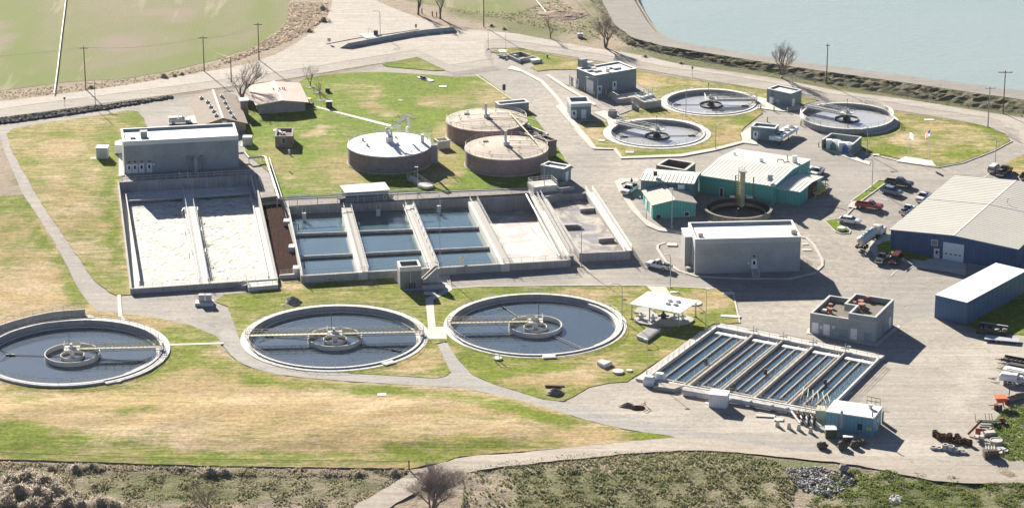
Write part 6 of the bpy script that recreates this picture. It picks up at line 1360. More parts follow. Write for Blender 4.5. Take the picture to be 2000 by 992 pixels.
# three-sided enclosure with tanks
T = thing('tank_enclosure', 'three-sided grey block enclosure holding two white tanks near the flagpole lawn', 'enclosure', tuple(G0(1640, 300)))
z = 5.0; a, b2, c_2, d_ = G(1606, 274, z), G(1624, 261.5, z), G(1682, 268.5, z), G(1664, 284, z)
mb = MB(); mb.wall(a, b2, .3, 2.2, z); mb.wall(b2, c_2, .3, 2.2, z); mb.wall(c_2, d_, .3, 2.2, z); mb.build('wall', blue_block, T)
mb = MB()
for p_, q_ in ((a, b2), (b2, c_2), (c_2, d_)): mb.wall(p_, q_, .4, z+.05, z+.15)
mb.build('coping', lightgrey, T)
mb = MB(); mb.prism([tuple(G(*q, 2.85))[:2] for q in ((1607, 290), (1625, 279), (1683, 288), (1662, 306))], 2.2, 2.85); mb.build('slab', walk_conc, T)
for i, (px_, py_, mt) in enumerate(((1629, 291, 'green_tank'), (1653, 296, 'blue_tank'))):
    p = G(px_, py_, 2.85); mb = MB(); mb.cyl(p+Vector((.4, 1.2, 0)), 1.45, 2.85, 4.5, 16); mb.cyl(p+Vector((.4, 1.2, 0)), 1.45, 4.5, 4.8, 16, r2=.4); mb.box(p+Vector((-1.2, .6, 1.1)), (1.4, 1.4, 2.2)); single(mb, 'chemical_tank', white_paint, ('left' if i == 0 else 'right')+' white chemical tank inside the three-sided grey enclosure', 'tank', 'chemical tanks in the enclosure')
    mb = MB(); mb.box(p+Vector((-.2, -1.0, .8)), (1.1, .9, 1.5)); mb.cyl(p+Vector((-.9, -1.0, 0)), .18, 2.85, 4.2, 8); single(mb, 'drum', M(mt, (.06, .24, .17) if i == 0 else (.06, .14, .34), .1, 1, .6), ('green' if i == 0 else 'blue')+' drum rack in front of the white chemical tank', 'drum')

# teal buildings
teal = rib_mat('teal_sheet', (.06, .35, .31), .55, .7, -.2, .72); teal2 = rib_mat('faded_teal_sheet', (.10, .21, .23), .55, .7, -.15, .72)
rib_roof = M('ribbed_roof', (.74, .74, .64), .08, .2, .7)
tan_roof2 = M('tan_metal_roof', (.46, .42, .34), .08, .3, .6)
B = gable('teal_hut', 'small teal metal hut with a tan roof nearest the road bend', 'hut', ((1275, 401.5), (1359, 397), (1253, 374)), (1319, 391), (1278, 432), teal, tan_roof2, rib=.9, over=.3, zb=1.2)
win(B, 'F', 1286, 427, 1.1, .9, mat=M('rust_window', (.30, .20, .12), .2, 1, .8)); win(B, 'F', 1341, 422.5, 1.2, 1.1)
for px_, py_ in ((1262, 410), (1271, 422)): door(B, 'L', px_, py_, 1.8, 2.3, win=False)
p = G(1330, 369, B.z+B.pk*.5); mb = MB(); mb.box(p+Vector((0, 0, .6)), (1.5, 1.1, 1.0)); mb.build('roof_unit', white_paint, B.T)
def shed2(name, label, cat, eave_l, eave_r, ridge_l, ridge_r, base, wallm, roofm, rib=.9, zb=None, depth2=None, gr=None):
    """building whose ridge runs along the picture: eave and ridge lines give the visible slope"""
    zb = float(Tp(base[1])) if zb is None else zb; ze = hgt(base, eave_l, zb); A_, B_2 = G(eave_l[0], eave_l[1], ze), G(eave_r[0], eave_r[1], ze)
    f = Fr((A_.x, A_.y), math.atan2((B_2-A_).y, (B_2-A_).x)); w = (B_2-A_).length
    pk = gr or 1.6; C_ = G(ridge_l[0], ridge_l[1], ze+pk); half = (C_-A_).dot(f.y); D = depth2 or half*2
    Bx = Bd(); Bx.f, Bx.w, Bx.D, Bx.z, Bx.zb, Bx.pk, Bx.half = f, w, D, ze, zb, pk, half; zr = ze+pk; zb2 = zr-pk*(D-half)/half
    Bx.T = thing(name, label, cat, tuple(f.P(w/2, D/2, zb))); P_ = f.P; e = zb-1.0
    mb = MB(); mb.add([P_(0, 0, e), P_(w, 0, e), P_(w, D, e), P_(0, D, e), P_(0, 0, ze), P_(w, 0, ze), P_(w, half, zr), P_(0, half, zr), P_(w, D, zb2), P_(0, D, zb2)], [(0, 1, 5, 4), (1, 2, 8, 6, 5), (2, 3, 9, 8), (3, 0, 4, 7, 9)]); mb.build('wall', wallm, Bx.T)
    mb = MB(); o = .3; t = .12; sl_ = pk/half
    segs = (((-o, ze-o*sl_), (half, zr)), ((half, zr), (D+o, zb2-o*sl_)))
    for (p, q) in segs: mb.hexa([P_(-o, p[0], p[1]+.02), P_(w+o, p[0], p[1]+.02), P_(w+o, q[0], q[1]+.02), P_(-o, q[0], q[1]+.02)], [P_(-o, p[0], p[1]+t), P_(w+o, p[0], p[1]+t), P_(w+o, q[0], q[1]+t), P_(-o, q[0], q[1]+t)])
    k = int((w+2*o)/rib)
    for i in range(k+1):
        u = -o+.02+(w+2*o-.14)*i/k
        for (p, q) in segs: mb.hexa([P_(u, p[0], p[1]+t-.02), P_(u+.13, p[0], p[1]+t-.02), P_(u+.13, q[0], q[1]+t-.02), P_(u, q[0], q[1]+t-.02)], [P_(u, p[0], p[1]+t+.085), P_(u+.13, p[0], p[1]+t+.085), P_(u+.13, q[0], q[1]+t+.085), P_(u, q[0], q[1]+t+.085)])
    mb.build('roof', roofm, Bx.T); Bx.rz = zr; return Bx
B = shed2('teal_annex', 'long narrow faded teal metal building with a dark vent on its ribbed roof', 'building', (1252, 352), (1354, 359), (1261, 339), (1367, 346), (1253, 395), teal2, rib_roof, zb=1.5, gr=.35)
p = G(1280, 343, B.z+.7); mb = MB(); mb.box(p+Vector((0, 0, .5)), (.9, .8, 1.0)); mb.build('roof_unit', dark_metal, B.T)
B = shed2('solids_building', 'long bright teal metal building with a wide cream ribbed roof', 'building', (1366, 342.5), (1511, 364), (1377, 306), (1540, 330), (1368, 384), teal, rib_roof, zb=1.5, gr=.9)
bigteal = B
win(B, 'F', 1409, 384, 1.0, 2.1, pane=glassm); 
for px_ in (1436, 1471): win(B, 'F', px_, 383+ (px_-1436)*.1, .3, 5.0, mat=M('rust_streak', (.16, .20, .13), .2, 1, .8), frame=False, name='downpipe')
for px_, py_, s, mt in ((1435, 303, .7, white_paint), (1487, 318, 1.0, white_paint), (1552, 317, 1.3, white_paint)):
    p = G(px_, py_, B.rz-.3); mb = MB(); mb.cyl(p, .5*s, p.z-.5, p.z+1.2*s, 10); mb.build('roof_vent', mt, B.T)
p = G(1504, 351, B.z+1.0); mb = MB(); mb.cyl(p, .6, p.z-.3, p.z+1.2, 12); mb.cyl(p, .85, p.z+.1, p.z+.2, 12); mb.build('roof_fan', grey_metal, B.T)
p = G(1519, 319, B.rz-.5); mb = MB(); mb.tube([p, p+Vector((0, 0, 1)), p+Vector((1.2, 0, .8)), p+Vector((1.6, 0, .2)), p+Vector((2.8, 0, .4))], .13, 6); mb.tube([p+Vector((2.4, 0, .3)), p+Vector((2.2, 0, 2.0))], .12, 6); mb.build('rusty_pipework', rust, B.T)
B2_ = shed2('loading_bay', 'lower teal metal bay with a dark doorway, right end of the teal building', 'building', (1513, 367), (1562, 375), (1531, 348), (1584, 355), (1515, 402), teal, rib_roof, zb=1.2, gr=.5)
g = Fr(tuple(B2_.f.P(B2_.w, 0))[:2], B2_.f.a+math.pi/2); B2_.D = B2_.D
class _Q: pass
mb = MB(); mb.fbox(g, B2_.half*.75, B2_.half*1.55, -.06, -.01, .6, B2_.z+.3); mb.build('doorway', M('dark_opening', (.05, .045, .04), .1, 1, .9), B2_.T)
B = bldg('lean_to', 'open-fronted white-roofed lean-to behind the long teal building', 'shelter', (1569, 336), (1588, 326), (1560, 317), (1570, 346), teal, white_roof, par=.05, coping=white_roof, zb=1.9)
# tall tan tower
p = G0(1449, 401); T = thing('scrubber_tower', 'tall narrow yellowish tower with a caged ladder beside the dark round tank', 'tower', tuple(p)); h_ = hgt((1449, 401), (1449, 336), p.z)
mb = MB(); mb.cyl(p, .62, p.z-.2, h_, 12); mb.build('shell', M('stained_cream', (.50, .46, .28), .25, .8, .8, stain=.4), T)
mb = MB(); mb.cyl(p, .95, h_+.003, h_+.3, 12); mb.build('cap', grey_metal, T)
mb = MB()
for s in (-.25, .25): mb.tube([p+Vector((-.9, s, 0)), (p.x-.9, p.y+s, h_+1.2)], .06, 4)
for i in range(12): zz = p.z+.5+i*.6; mb.tube([(p.x-.9, p.y-.25, zz), (p.x-1.4, p.y, zz), (p.x-.9, p.y+.25, zz)], .05, 4)
for i in range(3): mb.tube([p+Vector((-.4+.4*i, 0, h_-p.z)), p+Vector((-.4+.4*i, 0, h_-p.z+1.3))], .05, 4)
mb.build('ladder', yellow, T)
# yellow loading conveyor
T = thing('yellow_platform', 'yellow steel loading platform with railings at the teal bay door', 'platform', tuple(G0(1595, 395)))
mb = MB(); a, b2 = G(1593, 378, 3.5), G(1612, 366, 3.5); mb.wall(a, b2, 1.3, 3.3, 3.5); mb.build('deck', yellow, T)
for q in (a, a.lerp(b2, .5), b2): mb = MB(); mb.tube([Vector((q.x, q.y, 1.0)), Vector((q.x, q.y, 3.3))], .12, 5); mb.build('leg', yellow, T)
mb = MB(); mb.rail([a+Vector((-.5, .5, 0)), b2+Vector((-.5, .5, 0))], 1.1, 1.2, (1, .5), .05); mb.rail([a+Vector((.5, -.5, 0)), b2+Vector((.5, -.5, 0))], 1.1, 1.2, (1, .5), .05); mb.build('railing', yellow, T)
mb = MB(); p = b2+Vector((0, 0, 0)); mb.tube([G(1600, 357, 5.6), G(1616, 360, 5.6), G(1620, 364, 5.4)], .1, 6); mb.tube([p, p+Vector((0, 0, 2.2))], .08, 5); mb.build('hose_boom', dark_metal, T)
# square open tank behind teal buildings
z = 4.6; q = [G(1284, 323, z), G(1338, 333, z), G(1356, 319, z), G(1305, 311, z)]
T = thing('open_tank', 'square open dark-walled tank with grey sludge behind the teal annex', 'tank', (q[0].x, q[0].y, 2.2)); cm = sum(q, Vector())/4
mb = MB()
for i in range(4): mb.wall(q[i], q[(i+1) % 4], .6, 1.6, z)
mb.build('wall', M('brown_conc', (.19, .14, .115), .15, .6, .9), T)
mb = MB()
for i in range(4): mb.wall(q[i], q[(i+1) % 4], .7, z+.03, z+.12)
mb.build('coping', concrete_white if 0 else M('pale_coping', (.4, .4, .4), .1, 1, .9), T)
mb = MB(); mb.prism([tuple(cm+(p-cm)*.93)[:2] for p in q], 1.7, z-1.3); mb.build('sludge', M('grey_sludge', (.20, .18, .17), .15, .5, .9, fine=.1), T)
# entry channel cells
T = thing('inlet_structure', 'sunken pale concrete inlet cells with a small box by the entrance gate', 'basin', tuple(G0(1030, 122)))
mb = MB(); z = 3.6
for a, b2 in (((990, 106), (1017, 101)), ((1017, 101), (1058, 116)), ((1014, 116), (1040, 110)), ((990, 106), (1016, 118))): mb.wall(G(a[0], a[1], z), G(b2[0], b2[1], z), .35, 2.2, z)
mb.build('wall', concrete, T); mb = MB(); a = G(1040, 119, z); b2 = G(1056, 117, z); mb.fbox(Fr((a.x, a.y), math.atan2((b2-a).y, (b2-a).x)), 0, (b2-a).length, 0, 2.0, 2.2, z+.02); mb.build('box', concrete_white, T)
for px_, py_ in ((1006, 113), (978, 112), (985, 114)): mb = MB(); p = G(px_, py_, 2.7); mb.cyl(p, .5, 2.6, 3.5, 8); mb.tube([p+Vector((-1, 0, .5)), p+Vector((1, 0, .5))], .2, 6); single(mb, 'inlet_valve', grey_metal, 'grey valve among the sunken inlet cells at the gate', 'valve', 'valves at the inlet cells')
mb = MB(); mb.disc(G(980, 101, 0), 1.8, 2.95, 20); walk([(972, 100), (980, 98), (992, 100), (990, 104), (976, 104)], z=.3, mat=concrete_white)
# free-standing boxes
for px_, py_, w2, h2, d2, lb_ in ((1196, 221, 2.3, 1.6, 1.6, 'small blue-grey concrete box with an open top on the path above the lower pale clarifier'),):
    p = G0(px_, py_+8); mb = MB(); f = Fr((p.x-1.1, p.y), .05); T = thing('concrete_box', lb_, 'box', tuple(p)); mb = MB()
    for a in ((0, w2, 0, .25), (0, w2, d2-.25, d2), (0, .25, .25, d2-.25), (w2-.25, w2, .25, d2-.25)): mb.fbox(f, *a, p.z-.1, p.z+h2)
    mb.fbox(f, .25, w2-.25, .25, d2-.25, p.z, p.z+.9); mb.build('box', concrete, T)
T = thing('open_box', 'open grey concrete box joined to the white domed tank by a short path', 'box', tuple(G0(866, 285)))
z = 4.8; a, b2 = G(856, 277, z), G(879, 274, z); f = Fr((a.x, a.y), math.atan2((b2-a).y, (b2-a).x)); w2 = (b2-a).length; mb = MB()
for q in ((0, w2, 0, .3), (0, w2, 2.7, 3.0), (0, .3, .3, 2.7), (w2-.3, w2, .3, 2.7)): mb.fbox(f, *q, 2.2, z)
mb.fbox(f, .3, w2-.3, .3, 2.7, 2.2, 3.9); mb.build('wall', concrete_white, T)
T = thing('transformer_pad', 'pale box on a concrete pad with a grey lid below the froth basin', 'cabinet', tuple(G0(400, 598)))
p = G0(381, 599); f = Fr((p.x, p.y), .02); mb = MB(); mb.fbox(f, 0, 3.8, 0, 2.2, -.1, .75); mb.build('pad', concrete_white, T)
for u in (.7, 2.1): mb = MB(); mb.fbox(f, u, u+1.2, 1.0, 2.1, .753, 2.2); mb.build('cabinet', M('lid_grey', (.4, .4, .4), .1, 1, .8), T)
def LM(name, c, tr=.45):
    m = M(name, c, .3, .5, .95); n = m.node_tree.nodes; l = m.node_tree.links
    t = n.new('ShaderNodeBsdfTranslucent'); x = n.new('ShaderNodeMixShader'); x.inputs[0].default_value = tr
    src = n['Principled BSDF'].inputs['Base Color'].links[0].from_socket; l.new(src, t.inputs[0]); l.new(n['Principled BSDF'].outputs[0], x.inputs[1]); l.new(t.outputs[0], x.inputs[2]); l.new(x.outputs[0], n['Material Output'].inputs[0]); return m
# ---------------------------------------------------------------- poles and lamps
GP = 'wooden utility poles beside the perimeter road'
def pole(base, top, label, arm=True, aw=2.2, mat=None, dz=0.0, ang=0.0, name='utility_pole', cat='utility pole', grp=GP, r=.16):
    zb = float(Tp(base[1]))+dz; p = G(base[0], base[1], zb); h = hgt(base, top, zb)-zb
    T = thing(name, label, cat, tuple(p), grp); mb = MB(); mb.tube([p-Vector((0, 0, .3)), p+Vector((0, 0, h))], r, 7, r*.7); mb.build('pole', mat or wood, T)
    if arm:
        f = Fr((p.x, p.y), ang); mb = MB(); z = p.z+h-.5; mb.fbox(f, -aw/2, aw/2, -.1, .1, z-.1, z+.1)
        mb.build('crossarm', mat or wood, T)
        for u in (-.45, -.1, .45): mb = MB(); q = f.P(aw*u, 0, z+.1); mb.cyl(q, .07, z+.1, z+.35, 6); mb.build('insulator', white_paint, T)
    return p+Vector((0, 0, h))
t1 = pole((167.7, 175.7), (163, 91), 'leftmost wooden utility pole with a crossarm beside the green field')
t2 = pole((399, 140), (396.7, 71), 'wooden utility pole with a crossarm standing directly above the long grey building')
t3 = pole((506, 118), (501, 45), 'utility pole near the tumbleweed verge left of the wide junction')
t4 = pole((452, 160), (451.5, 111), 'short bare pole rising behind the leafless tree by the brown house', arm=False)
t5 = pole((945, 53), (944, -30), 'utility pole on the far road edge whose top leaves the picture')
t6 = pole((1614, 164), (1615, 86), 'utility pole without leaves or wires against the lake, right of the lakeside tree', arm=True, aw=.9)
t7 = pole((1959, 222), (1966, 138), 'rightmost utility pole with a wide double crossarm against the lake', aw=3.6)
t8 = pole((1929.5, 248), (1931.5, 169), 'pale steel pole at the perimeter fence near the right edge', aw=2.6, mat=grey_metal)
t9 = pole((187, 214), (186, 158), 'thin grey pole on the dark rock bank', arm=False, r=.09)
mb = MB()
def wire(a, b2, sag=1.2, r=.018): mb.tube([a.lerp(b2, i/14)-Vector((0, 0, sag*4*(i/14)*(1-i/14))) for i in range(15)], r, 3, cap=False)
up = Vector((0, 0, -.3))
for dx in (-.9, .9):
    q = Vector((dx, 0, 0)); wire(t1+up+q, t2+up+q); wire(t2+up+q, t3+up+q); wire(t1+up+q, t1+up+q+Vector((-60, -14, 0)))
wire(t2+Vector((0, 0, -2)), t4, .8); single(mb, 'overhead_wires', M('bright_wire', (.5, .5, .45), .05, 1, .5), 'thin overhead wires strung between the poles along the field', 'wires')
LG = 'street lamps inside the plant'
def lamp(base, top, end, label, two=False, curve=True, r=.10):
    zb = float(Tp(base[1])); p = G(base[0], base[1], zb); zt = hgt(base, top, zb); h = zt-zb
    e = ray(*end); t = p.y/e.y; ex = e.x*t-p.x; ex = max(-3.2, min(3.2, ex))
    T = thing('street_lamp', label, 'street lamp', tuple(p), LG)
    mb = MB(); mb.cyl(p, .28, p.z-.1, p.z+.35, 10); mb.build('base', concrete_white, T)
    s = 1 if ex > 0 else -1
    if curve: pts = [p, p+Vector((0, 0, h*.85)), p+Vector((s*.15, 0, h*.94)), p+Vector((ex*.4, 0, h*.99)), p+Vector((ex, 0, h))]
    else: pts = [p, p+Vector((0, 0, h))]
    mb = MB(); mb.tube(pts, r, 6, r*.55); mb.build('post', grey_metal, T)
    q = pts[-1]; mb = MB(); mb.box(q+Vector((s*.25, 0, -.06)), (.8, .32, .16)); mb.build('lamp_head', rail_metal, T)
    if two: mb = MB(); pp = pts[1]; mb.tube([pp, pp+Vector((-ex*.4, 0, h*.12)), pp+Vector((-ex, 0, h*.14))], r*.6, 6); mb.build('second_arm', grey_metal, T); mb = MB(); mb.box(pp+Vector((-ex, 0, h*.14-.05)), (.8, .32, .16)); mb.build('lamp_head', rail_metal, T)
lamp((742.7, 69.5), (741, 21), (731, 22), 'curved street lamp beside the truck scale at the wide junction')
lamp((1166.7, 197), (1164, 151), (1149, 150), 'curved street lamp in front of the tall blue-grey building')
lamp((1339.4, 229), (1340, 172), (1349, 170), 'street lamp standing between the two left pale clarifiers')
lamp((1397.4, 292), (1399, 242), (1413, 240), 'street lamp at the lower lawn kerb, left of the small cooling hut')
lamp((1693, 303), (1692, 252), (1685, 251), 'street lamp beside the three-sided grey enclosure')
lamp((1943, 330), (1942, 267), (1928, 266), 'street lamp at the lawn corner above the barn and its two parked cars', curve=True)
lamp((1703, 367), (1703.5, 311), (1695, 310), 'street lamp on the grass strip of the parking area')
lamp((1547.5, 173), (1548, 149), (1570, 146), 'two-armed street lamp behind the stepped blue-grey hut', two=True)
lamp((1309, 563), (1306, 497), (1303, 495), 'street lamp by the kerb below the white service truck')
lamp((1378.5, 645), (1381.5, 564), (1381.5, 563), 'tall plain lamp post right of the pavilion', curve=False)
lamp((1214.6, 627), (1215, 554), (1195, 547), 'tall lamp post on the rim of the third clarifier')
lamp((1263.3, 736), (1263.5, 662), (1263.5, 660), 'thin lamp post at the lower left corner of the channelled basin', curve=False)
lamp((860, 536), (859, 378), (861, 377), 'very tall thin mast beside the tall grey concrete box', curve=False)
lamp((816, 378), (816, 326), (814, 326), 'lamp post at the foot of the white domed tank', curve=False)
lamp((1135.5, 522), (1136.5, 440), (1134, 438), 'tall lamp post at the near corner of the grey-water basin', curve=False)
lamp((1063, 376), (1063.5, 321), (1061, 321), 'lamp post rising from the raised railed platform', curve=False)
lamp((1312, 445), (1312.5, 368), (1312.5, 367), 'thin white mast in front of the teal hut', curve=False)
lamp((946, 378.5), (946, 340), (946, 340), 'short post lamp on the service strip behind the drained cell', curve=False) if 0 else None
lamp((1408, 196), (1408, 170), (1408, 169), 'thin short mast on the upper pale clarifier', curve=False, r=.06) if 0 else None
lamp((988, 101), (988, 62), (990, 61), 'lamp mast among the inlet cells at the gate', curve=False, r=.08)
lamp((953.5, 97), (953, 57), (953, 57), 'thin mast at the corner of the entrance fence', curve=False, r=.08)
# flags
T = thing('flagpole', 'taller flagpole flying a red, white and blue flag on the lawn', 'flagpole', tuple(G0(1814, 318)))
p = G0(1814, 318); h = hgt((1814, 318), (1813.5, 253), p.z)-p.z; mb = MB(); mb.tube([p, p+Vector((0, 0, h))], .07, 6, .04); mb.build('pole', white_paint, T); mb = MB(); mb.sphere(p+Vector((0, 0, h)), .12); mb.build('finial', yellow, T)
def flag(T, p, h, W_, H_, fn, mats, sx=-1):
    mb = MB(); nu, nv = 14, 13
    vs = []
    for i in range(nu+1):
        for j in range(nv+1):
            u = i/nu; v = j/nv; x = sx*u*W_*(.62+.05*v); z = h-.2-H_*(1-v)-u*u*.9*W_*.4-u*.25; vs.append((p.x+sx*.06+x, p.y+.16*math.sin(u*9+v*2)*u, p.z+z))
    for i in range(nu):
        for j in range(nv):
            mb.k = fn((i+.5)/nu, j); 
            a = i*(nv+1)+j; mb.f.append([a, a+nv+1, a+nv+2, a+1]); mb.m.append(mb.k)
    mb.v = vs; mb.build('flag', mats, T)
fr_m = LM('flag_red', (.55, .04, .05)); fw_m = LM('flag_white', (.85, .85, .85)); fb_m = LM('flag_blue', (.03, .05, .22))
flag(T, p, h, 1.7, 1.5, lambda u, j: 2 if (u < .42 and j >= 6) else (0 if j % 2 == 0 else 1), [fr_m, fw_m, fb_m])
T = thing('flagpole', 'shorter flagpole flying a plain white flag on the lawn', 'flagpole', tuple(G0(1774, 311)))
p = G0(1774, 311); h = hgt((1774, 311), (1775, 257), p.z)-p.z; mb = MB(); mb.tube([p, p+Vector((0, 0, h))], .07, 6, .04); mb.build('pole', white_paint, T)
flag(T, p, h, 1.5, 1.4, lambda u, j: 0, [fw_m], sx=1)
# road signs
def sign(base, top, label, w=.75, hh=.9, mat=None, pm=None, name='road_sign', octo=False):
    p = G0(*base); h = hgt(base, top, p.z)-p.z; T = thing(name, label, 'sign', tuple(p)); mb = MB(); mb.tube([p, p+Vector((0, 0, h))], .06, 5); mb.build('post', pm or grey_metal, T)
    f = Fr((p.x, p.y), 0); mb = MB(); mb.fbox(f, -w/2, w/2, -.11, -.065, p.z+h-hh, p.z+h); mb.build('plate', mat or dark_metal, T)
    return T, p, h
T, p, h = sign((984.5, 194), (984, 165), 'tall dark sign on a post at the road edge behind the rear tan tank', .8, 1.6)
mb = MB(); mb.cyl(p, .6, p.z-.1, p.z+.3, 10); mb.build('footing', concrete_white, T)
sign((127, 211), (126.7, 190), 'small dark road sign at the left perimeter fence', .5, .6); sign((1352, 150), (1352, 130), 'small dark road sign behind the upper pale clarifier', .5, .7, M('sign_back', (.2, .18, .1), .1, 1, .6))
sign((643, 87), (642.5, 75), 'grey plate sign at the left end of the truck scale', .9, .9, grey_metal); sign((812.5, 59), (812.5, 47.5), 'brown plate sign at the right end of the truck scale', .5, 1.0, rust)
sign((1069, 114.5), (1069, 108), 'short dark marker post on the grass strip by the inlet cells', .4, .7)
for i, (px_, py_) in enumerate(((824, 27), (844.5, 32.5), (853, 33.5))):
    p = G0(px_, py_); mb = MB(); mb.cyl(p, .16, p.z-.1, p.z+1.5, 8); single(mb, 'bollard', rust, 'red-brown wooden bollard between the two bare trees at the top edge', 'bollard', 'brown bollards between the bare trees')
p = G0(734, 70); mb = MB(); mb.box((p.x, p.y, p.z+.75), (1.2, .8, 1.5)); single(mb, 'scale_kiosk', dark_metal, 'black kiosk box at the middle of the truck scale', 'kiosk')
p = G0(723, 71); mb = MB()
for s in (-.5, .5): mb.tube([p+Vector((s, 0, 0)), p+Vector((s, 0, 2.0))], .06, 5)
mb.tube([p+Vector((-.5, 0, 2)), p+Vector((.5, 0, 2))], .06, 5); single(mb, 'card_reader_frame', rail_metal, 'thin white frame beside the black kiosk on the scale', 'frame')
T = thing('barrier_wall', 'long curved low precast concrete barrier along the wide junction', 'barrier', tuple(G0(770, 85)))
bp = [(664, 95), (680, 93), (710, 87.5), (740, 81.5), (770, 76), (800, 70.5), (830, 66.5), (860, 63.5), (884, 61.5), (892, 63)]
for a, b2 in zip(bp, bp[1:]):
    A_, C_ = G0(*a), G0(*b2); mb = MB(); A2 = A_.lerp(C_, .01); C2 = A_.lerp(C_, .985); z1 = 2.6+(1.25 if a != bp[0] else .2); z2 = 2.6+(1.25 if b2 != bp[-1] else .1)
    mb.wall(A2, C2, .45, 2.3, z1, z2); mb.build('barrier_segment', M('barrier_concrete', (.42, .43, .40), .12, .6, .9, fine=.05), T)

# bollards
bprot = thing('bollard', 'x', 'bollard', (0, 0, 0)); mb = MB(); mb.cyl((0, 0), .17, -.1, 1.25, 10); mb.sphere((0, 0, 1.22), .17, 10, 6); mb.build('post', blc, bprot)
for i, (px_, py_, lb_, g) in enumerate((
    (1142, 179.5, 'yellow bollard left of the roller door', 'b'), (1159, 187, 'yellow bollard right of the roller door, rear one', 'b'), (1161.5, 188.5, 'yellow bollard right of the roller door, front one', 'b'), (1183.5, 185, 'yellow bollard beside the gravel bed, leftmost of its cluster', 'b'), (1189.5, 192, 'yellow bollard beside the gravel bed, nearest of its cluster', 'b'), (1192.5, 190.5, 'yellow bollard beside the gravel bed, rightmost of its cluster', 'b'),
    (1485.5, 215, 'yellow bollard at the pad between the upper clarifiers', 'b'), (1511.5, 218.5, 'yellow bollard in front of the stepped blue-grey hut', 'b'), (1538, 220.5, 'yellow bollard right of the stepped blue-grey hut', 'b'), (1498.5, 239, 'yellow bollard just behind the cooling hut roof', 'b'), (1564, 246, 'yellow bollard at the far end of the fan cooler', 'b'),
    (1626, 295.5, 'yellow bollard before the left chemical tank', 'b'), (1649, 300.5, 'yellow bollard before the right chemical tank', 'b'), (1599, 288, 'yellow bollard at the left corner of the grey enclosure', 'b'))):
    place(bprot, USED, tuple(G0(px_, py_)), 0, lb_, 'yellow bollards around the plant buildings')
tprot = thing('concrete_post', 'x', 'post', (0, 0, 0)); mb = MB(); mb.hexa([(-.45, -.3, 0), (.45, -.3, 0), (.45, .3, 0), (-.45, .3, 0)], [(-.22, -.15, 1.3), (.22, -.15, 1.3), (.22, .15, 1.3), (-.22, .15, 1.3)]); mb.build('block', M('cream_block', (.66, .62, .50), .06, 1, .8), tprot)
for px_, py_, lb_ in ((1518.5, 833, 'cream tapered block, leftmost of the four before the pipes'), (1541, 837.5, 'cream tapered block, second from the left before the pipes'), (1560, 840.5, 'cream tapered block, third from the left before the pipes'), (1583, 846, 'cream tapered block, rightmost, beside the green bin')): place(tprot, USED, tuple(G0(px_, py_)), -.2, lb_, 'cream blocks before the pipes')
# ---------------------------------------------------------------- chain-link fences
mesh_m = bpy.data.materials.new('chain_link'); mesh_m.use_nodes = True; n = mesh_m.node_tree.nodes; l = mesh_m.node_tree.links
tr = n.new('ShaderNodeBsdfTransparent'); mxs = n.new('ShaderNodeMixShader'); mxs.inputs[0].default_value = .16; l.new(tr.outputs[0], mxs.inputs[1]); l.new(n['Principled BSDF'].outputs[0], mxs.inputs[2]); n['Principled BSDF'].inputs['Base Color'].default_value = (.3, .29, .27, 1); l.new(mxs.outputs[0], n['Material Output'].inputs[0])
def fence(label, pl, h=2.0, step=3.4, dens=1.0, pm=None, name='chain_link_fence'):
    pts = [G0(*p) for p in pl]; T = thing(name, label, 'fence', tuple(pts[0])); Ls = [0]
    for a, b2 in zip(pts, pts[1:]): Ls.append(Ls[-1]+(b2-a).length)
    k = min(98, int(Ls[-1]/step)); mb = MB(); mb.cyl((0, 0), .055, 0, h, 5); me = None; tops = []
    proto = mb.build('post', pm or M('fence_post', (.16, .14, .12), .1, 2, .8), T)
    for i in range(k+1):
        t = Ls[-1]*i/k; j = 0
        while j < len(pts)-2 and Ls[j+1] < t: j += 1
        p = pts[j].lerp(pts[j+1], (t-Ls[j])/max(1e-6, Ls[j+1]-Ls[j])); p.z = T1(p.x, p.y)+.05; tops.append(p.copy())
        o = proto if i == 0 else proto.copy()
        if i: S.collection.objects.link(o); o.parent = T
        o.location = p-T.location
    mb = MB()
    mb.tube([p+Vector((0, 0, h)) for p in tops], .03, 4, cap=False); mb.build('top_rail', M('fence_rail', (.32, .30, .27), .1, 2, .8), T)
    mb = MB()
    for a, b2 in zip(tops, tops[1:]): mb.add([a, b2, b2+Vector((0, 0, h)), a+Vector((0, 0, h))], [(0, 1, 2, 3)])
    mb.build('mesh_panel', mesh_m, T)
fence('chain-link perimeter fence above the dark rock bank on the left', [(-40, 235), (0, 229), (60, 220), (127, 211.5), (200, 202), (300, 188.5), (375, 179), (440, 170), (490, 163)])
fence('chain-link perimeter fence along the road above the big lawn', [(500, 162), (551.7, 154.8), (622.8, 143.5), (689, 132), (758.7, 120.8), (814.5, 111.8)])
fence('short chain-link fence running down from the fence corner to the gate', [(815, 112), (845, 126), (878.5, 142)])
fence('chain-link fence beside the entry apron and its open gate', [(879, 142), (912, 137), (964, 128.5)])
fence('chain-link perimeter fence along the road behind the upper clarifiers', [(946, 107), (947, 96), (953, 92), (985, 92), (1025, 97), (1082, 106), (1139, 115.8), (1176.7, 122), (1234, 132), (1311.7, 148), (1348, 152), (1428, 163.5), (1468, 170.5), (1564, 187.5), (1613, 197.5), (1688, 206), (1750, 217.5), (1812, 228), (1853, 234), (1913, 243.5), (1950, 249), (1965, 260), (1977, 276)])
fence('second faint fence at the foot of the lake embankment', [(1120, 0), (1160, 46), (1255, 103), (1320, 118), (1400, 135), (1500, 150), (1583, 160), (1700, 178), (1787, 191), (1878, 208), (1942, 217), (2040, 234)], h=1.7, step=5, pm=M('old_post', (.2, .17, .13), .2, 2, .9))
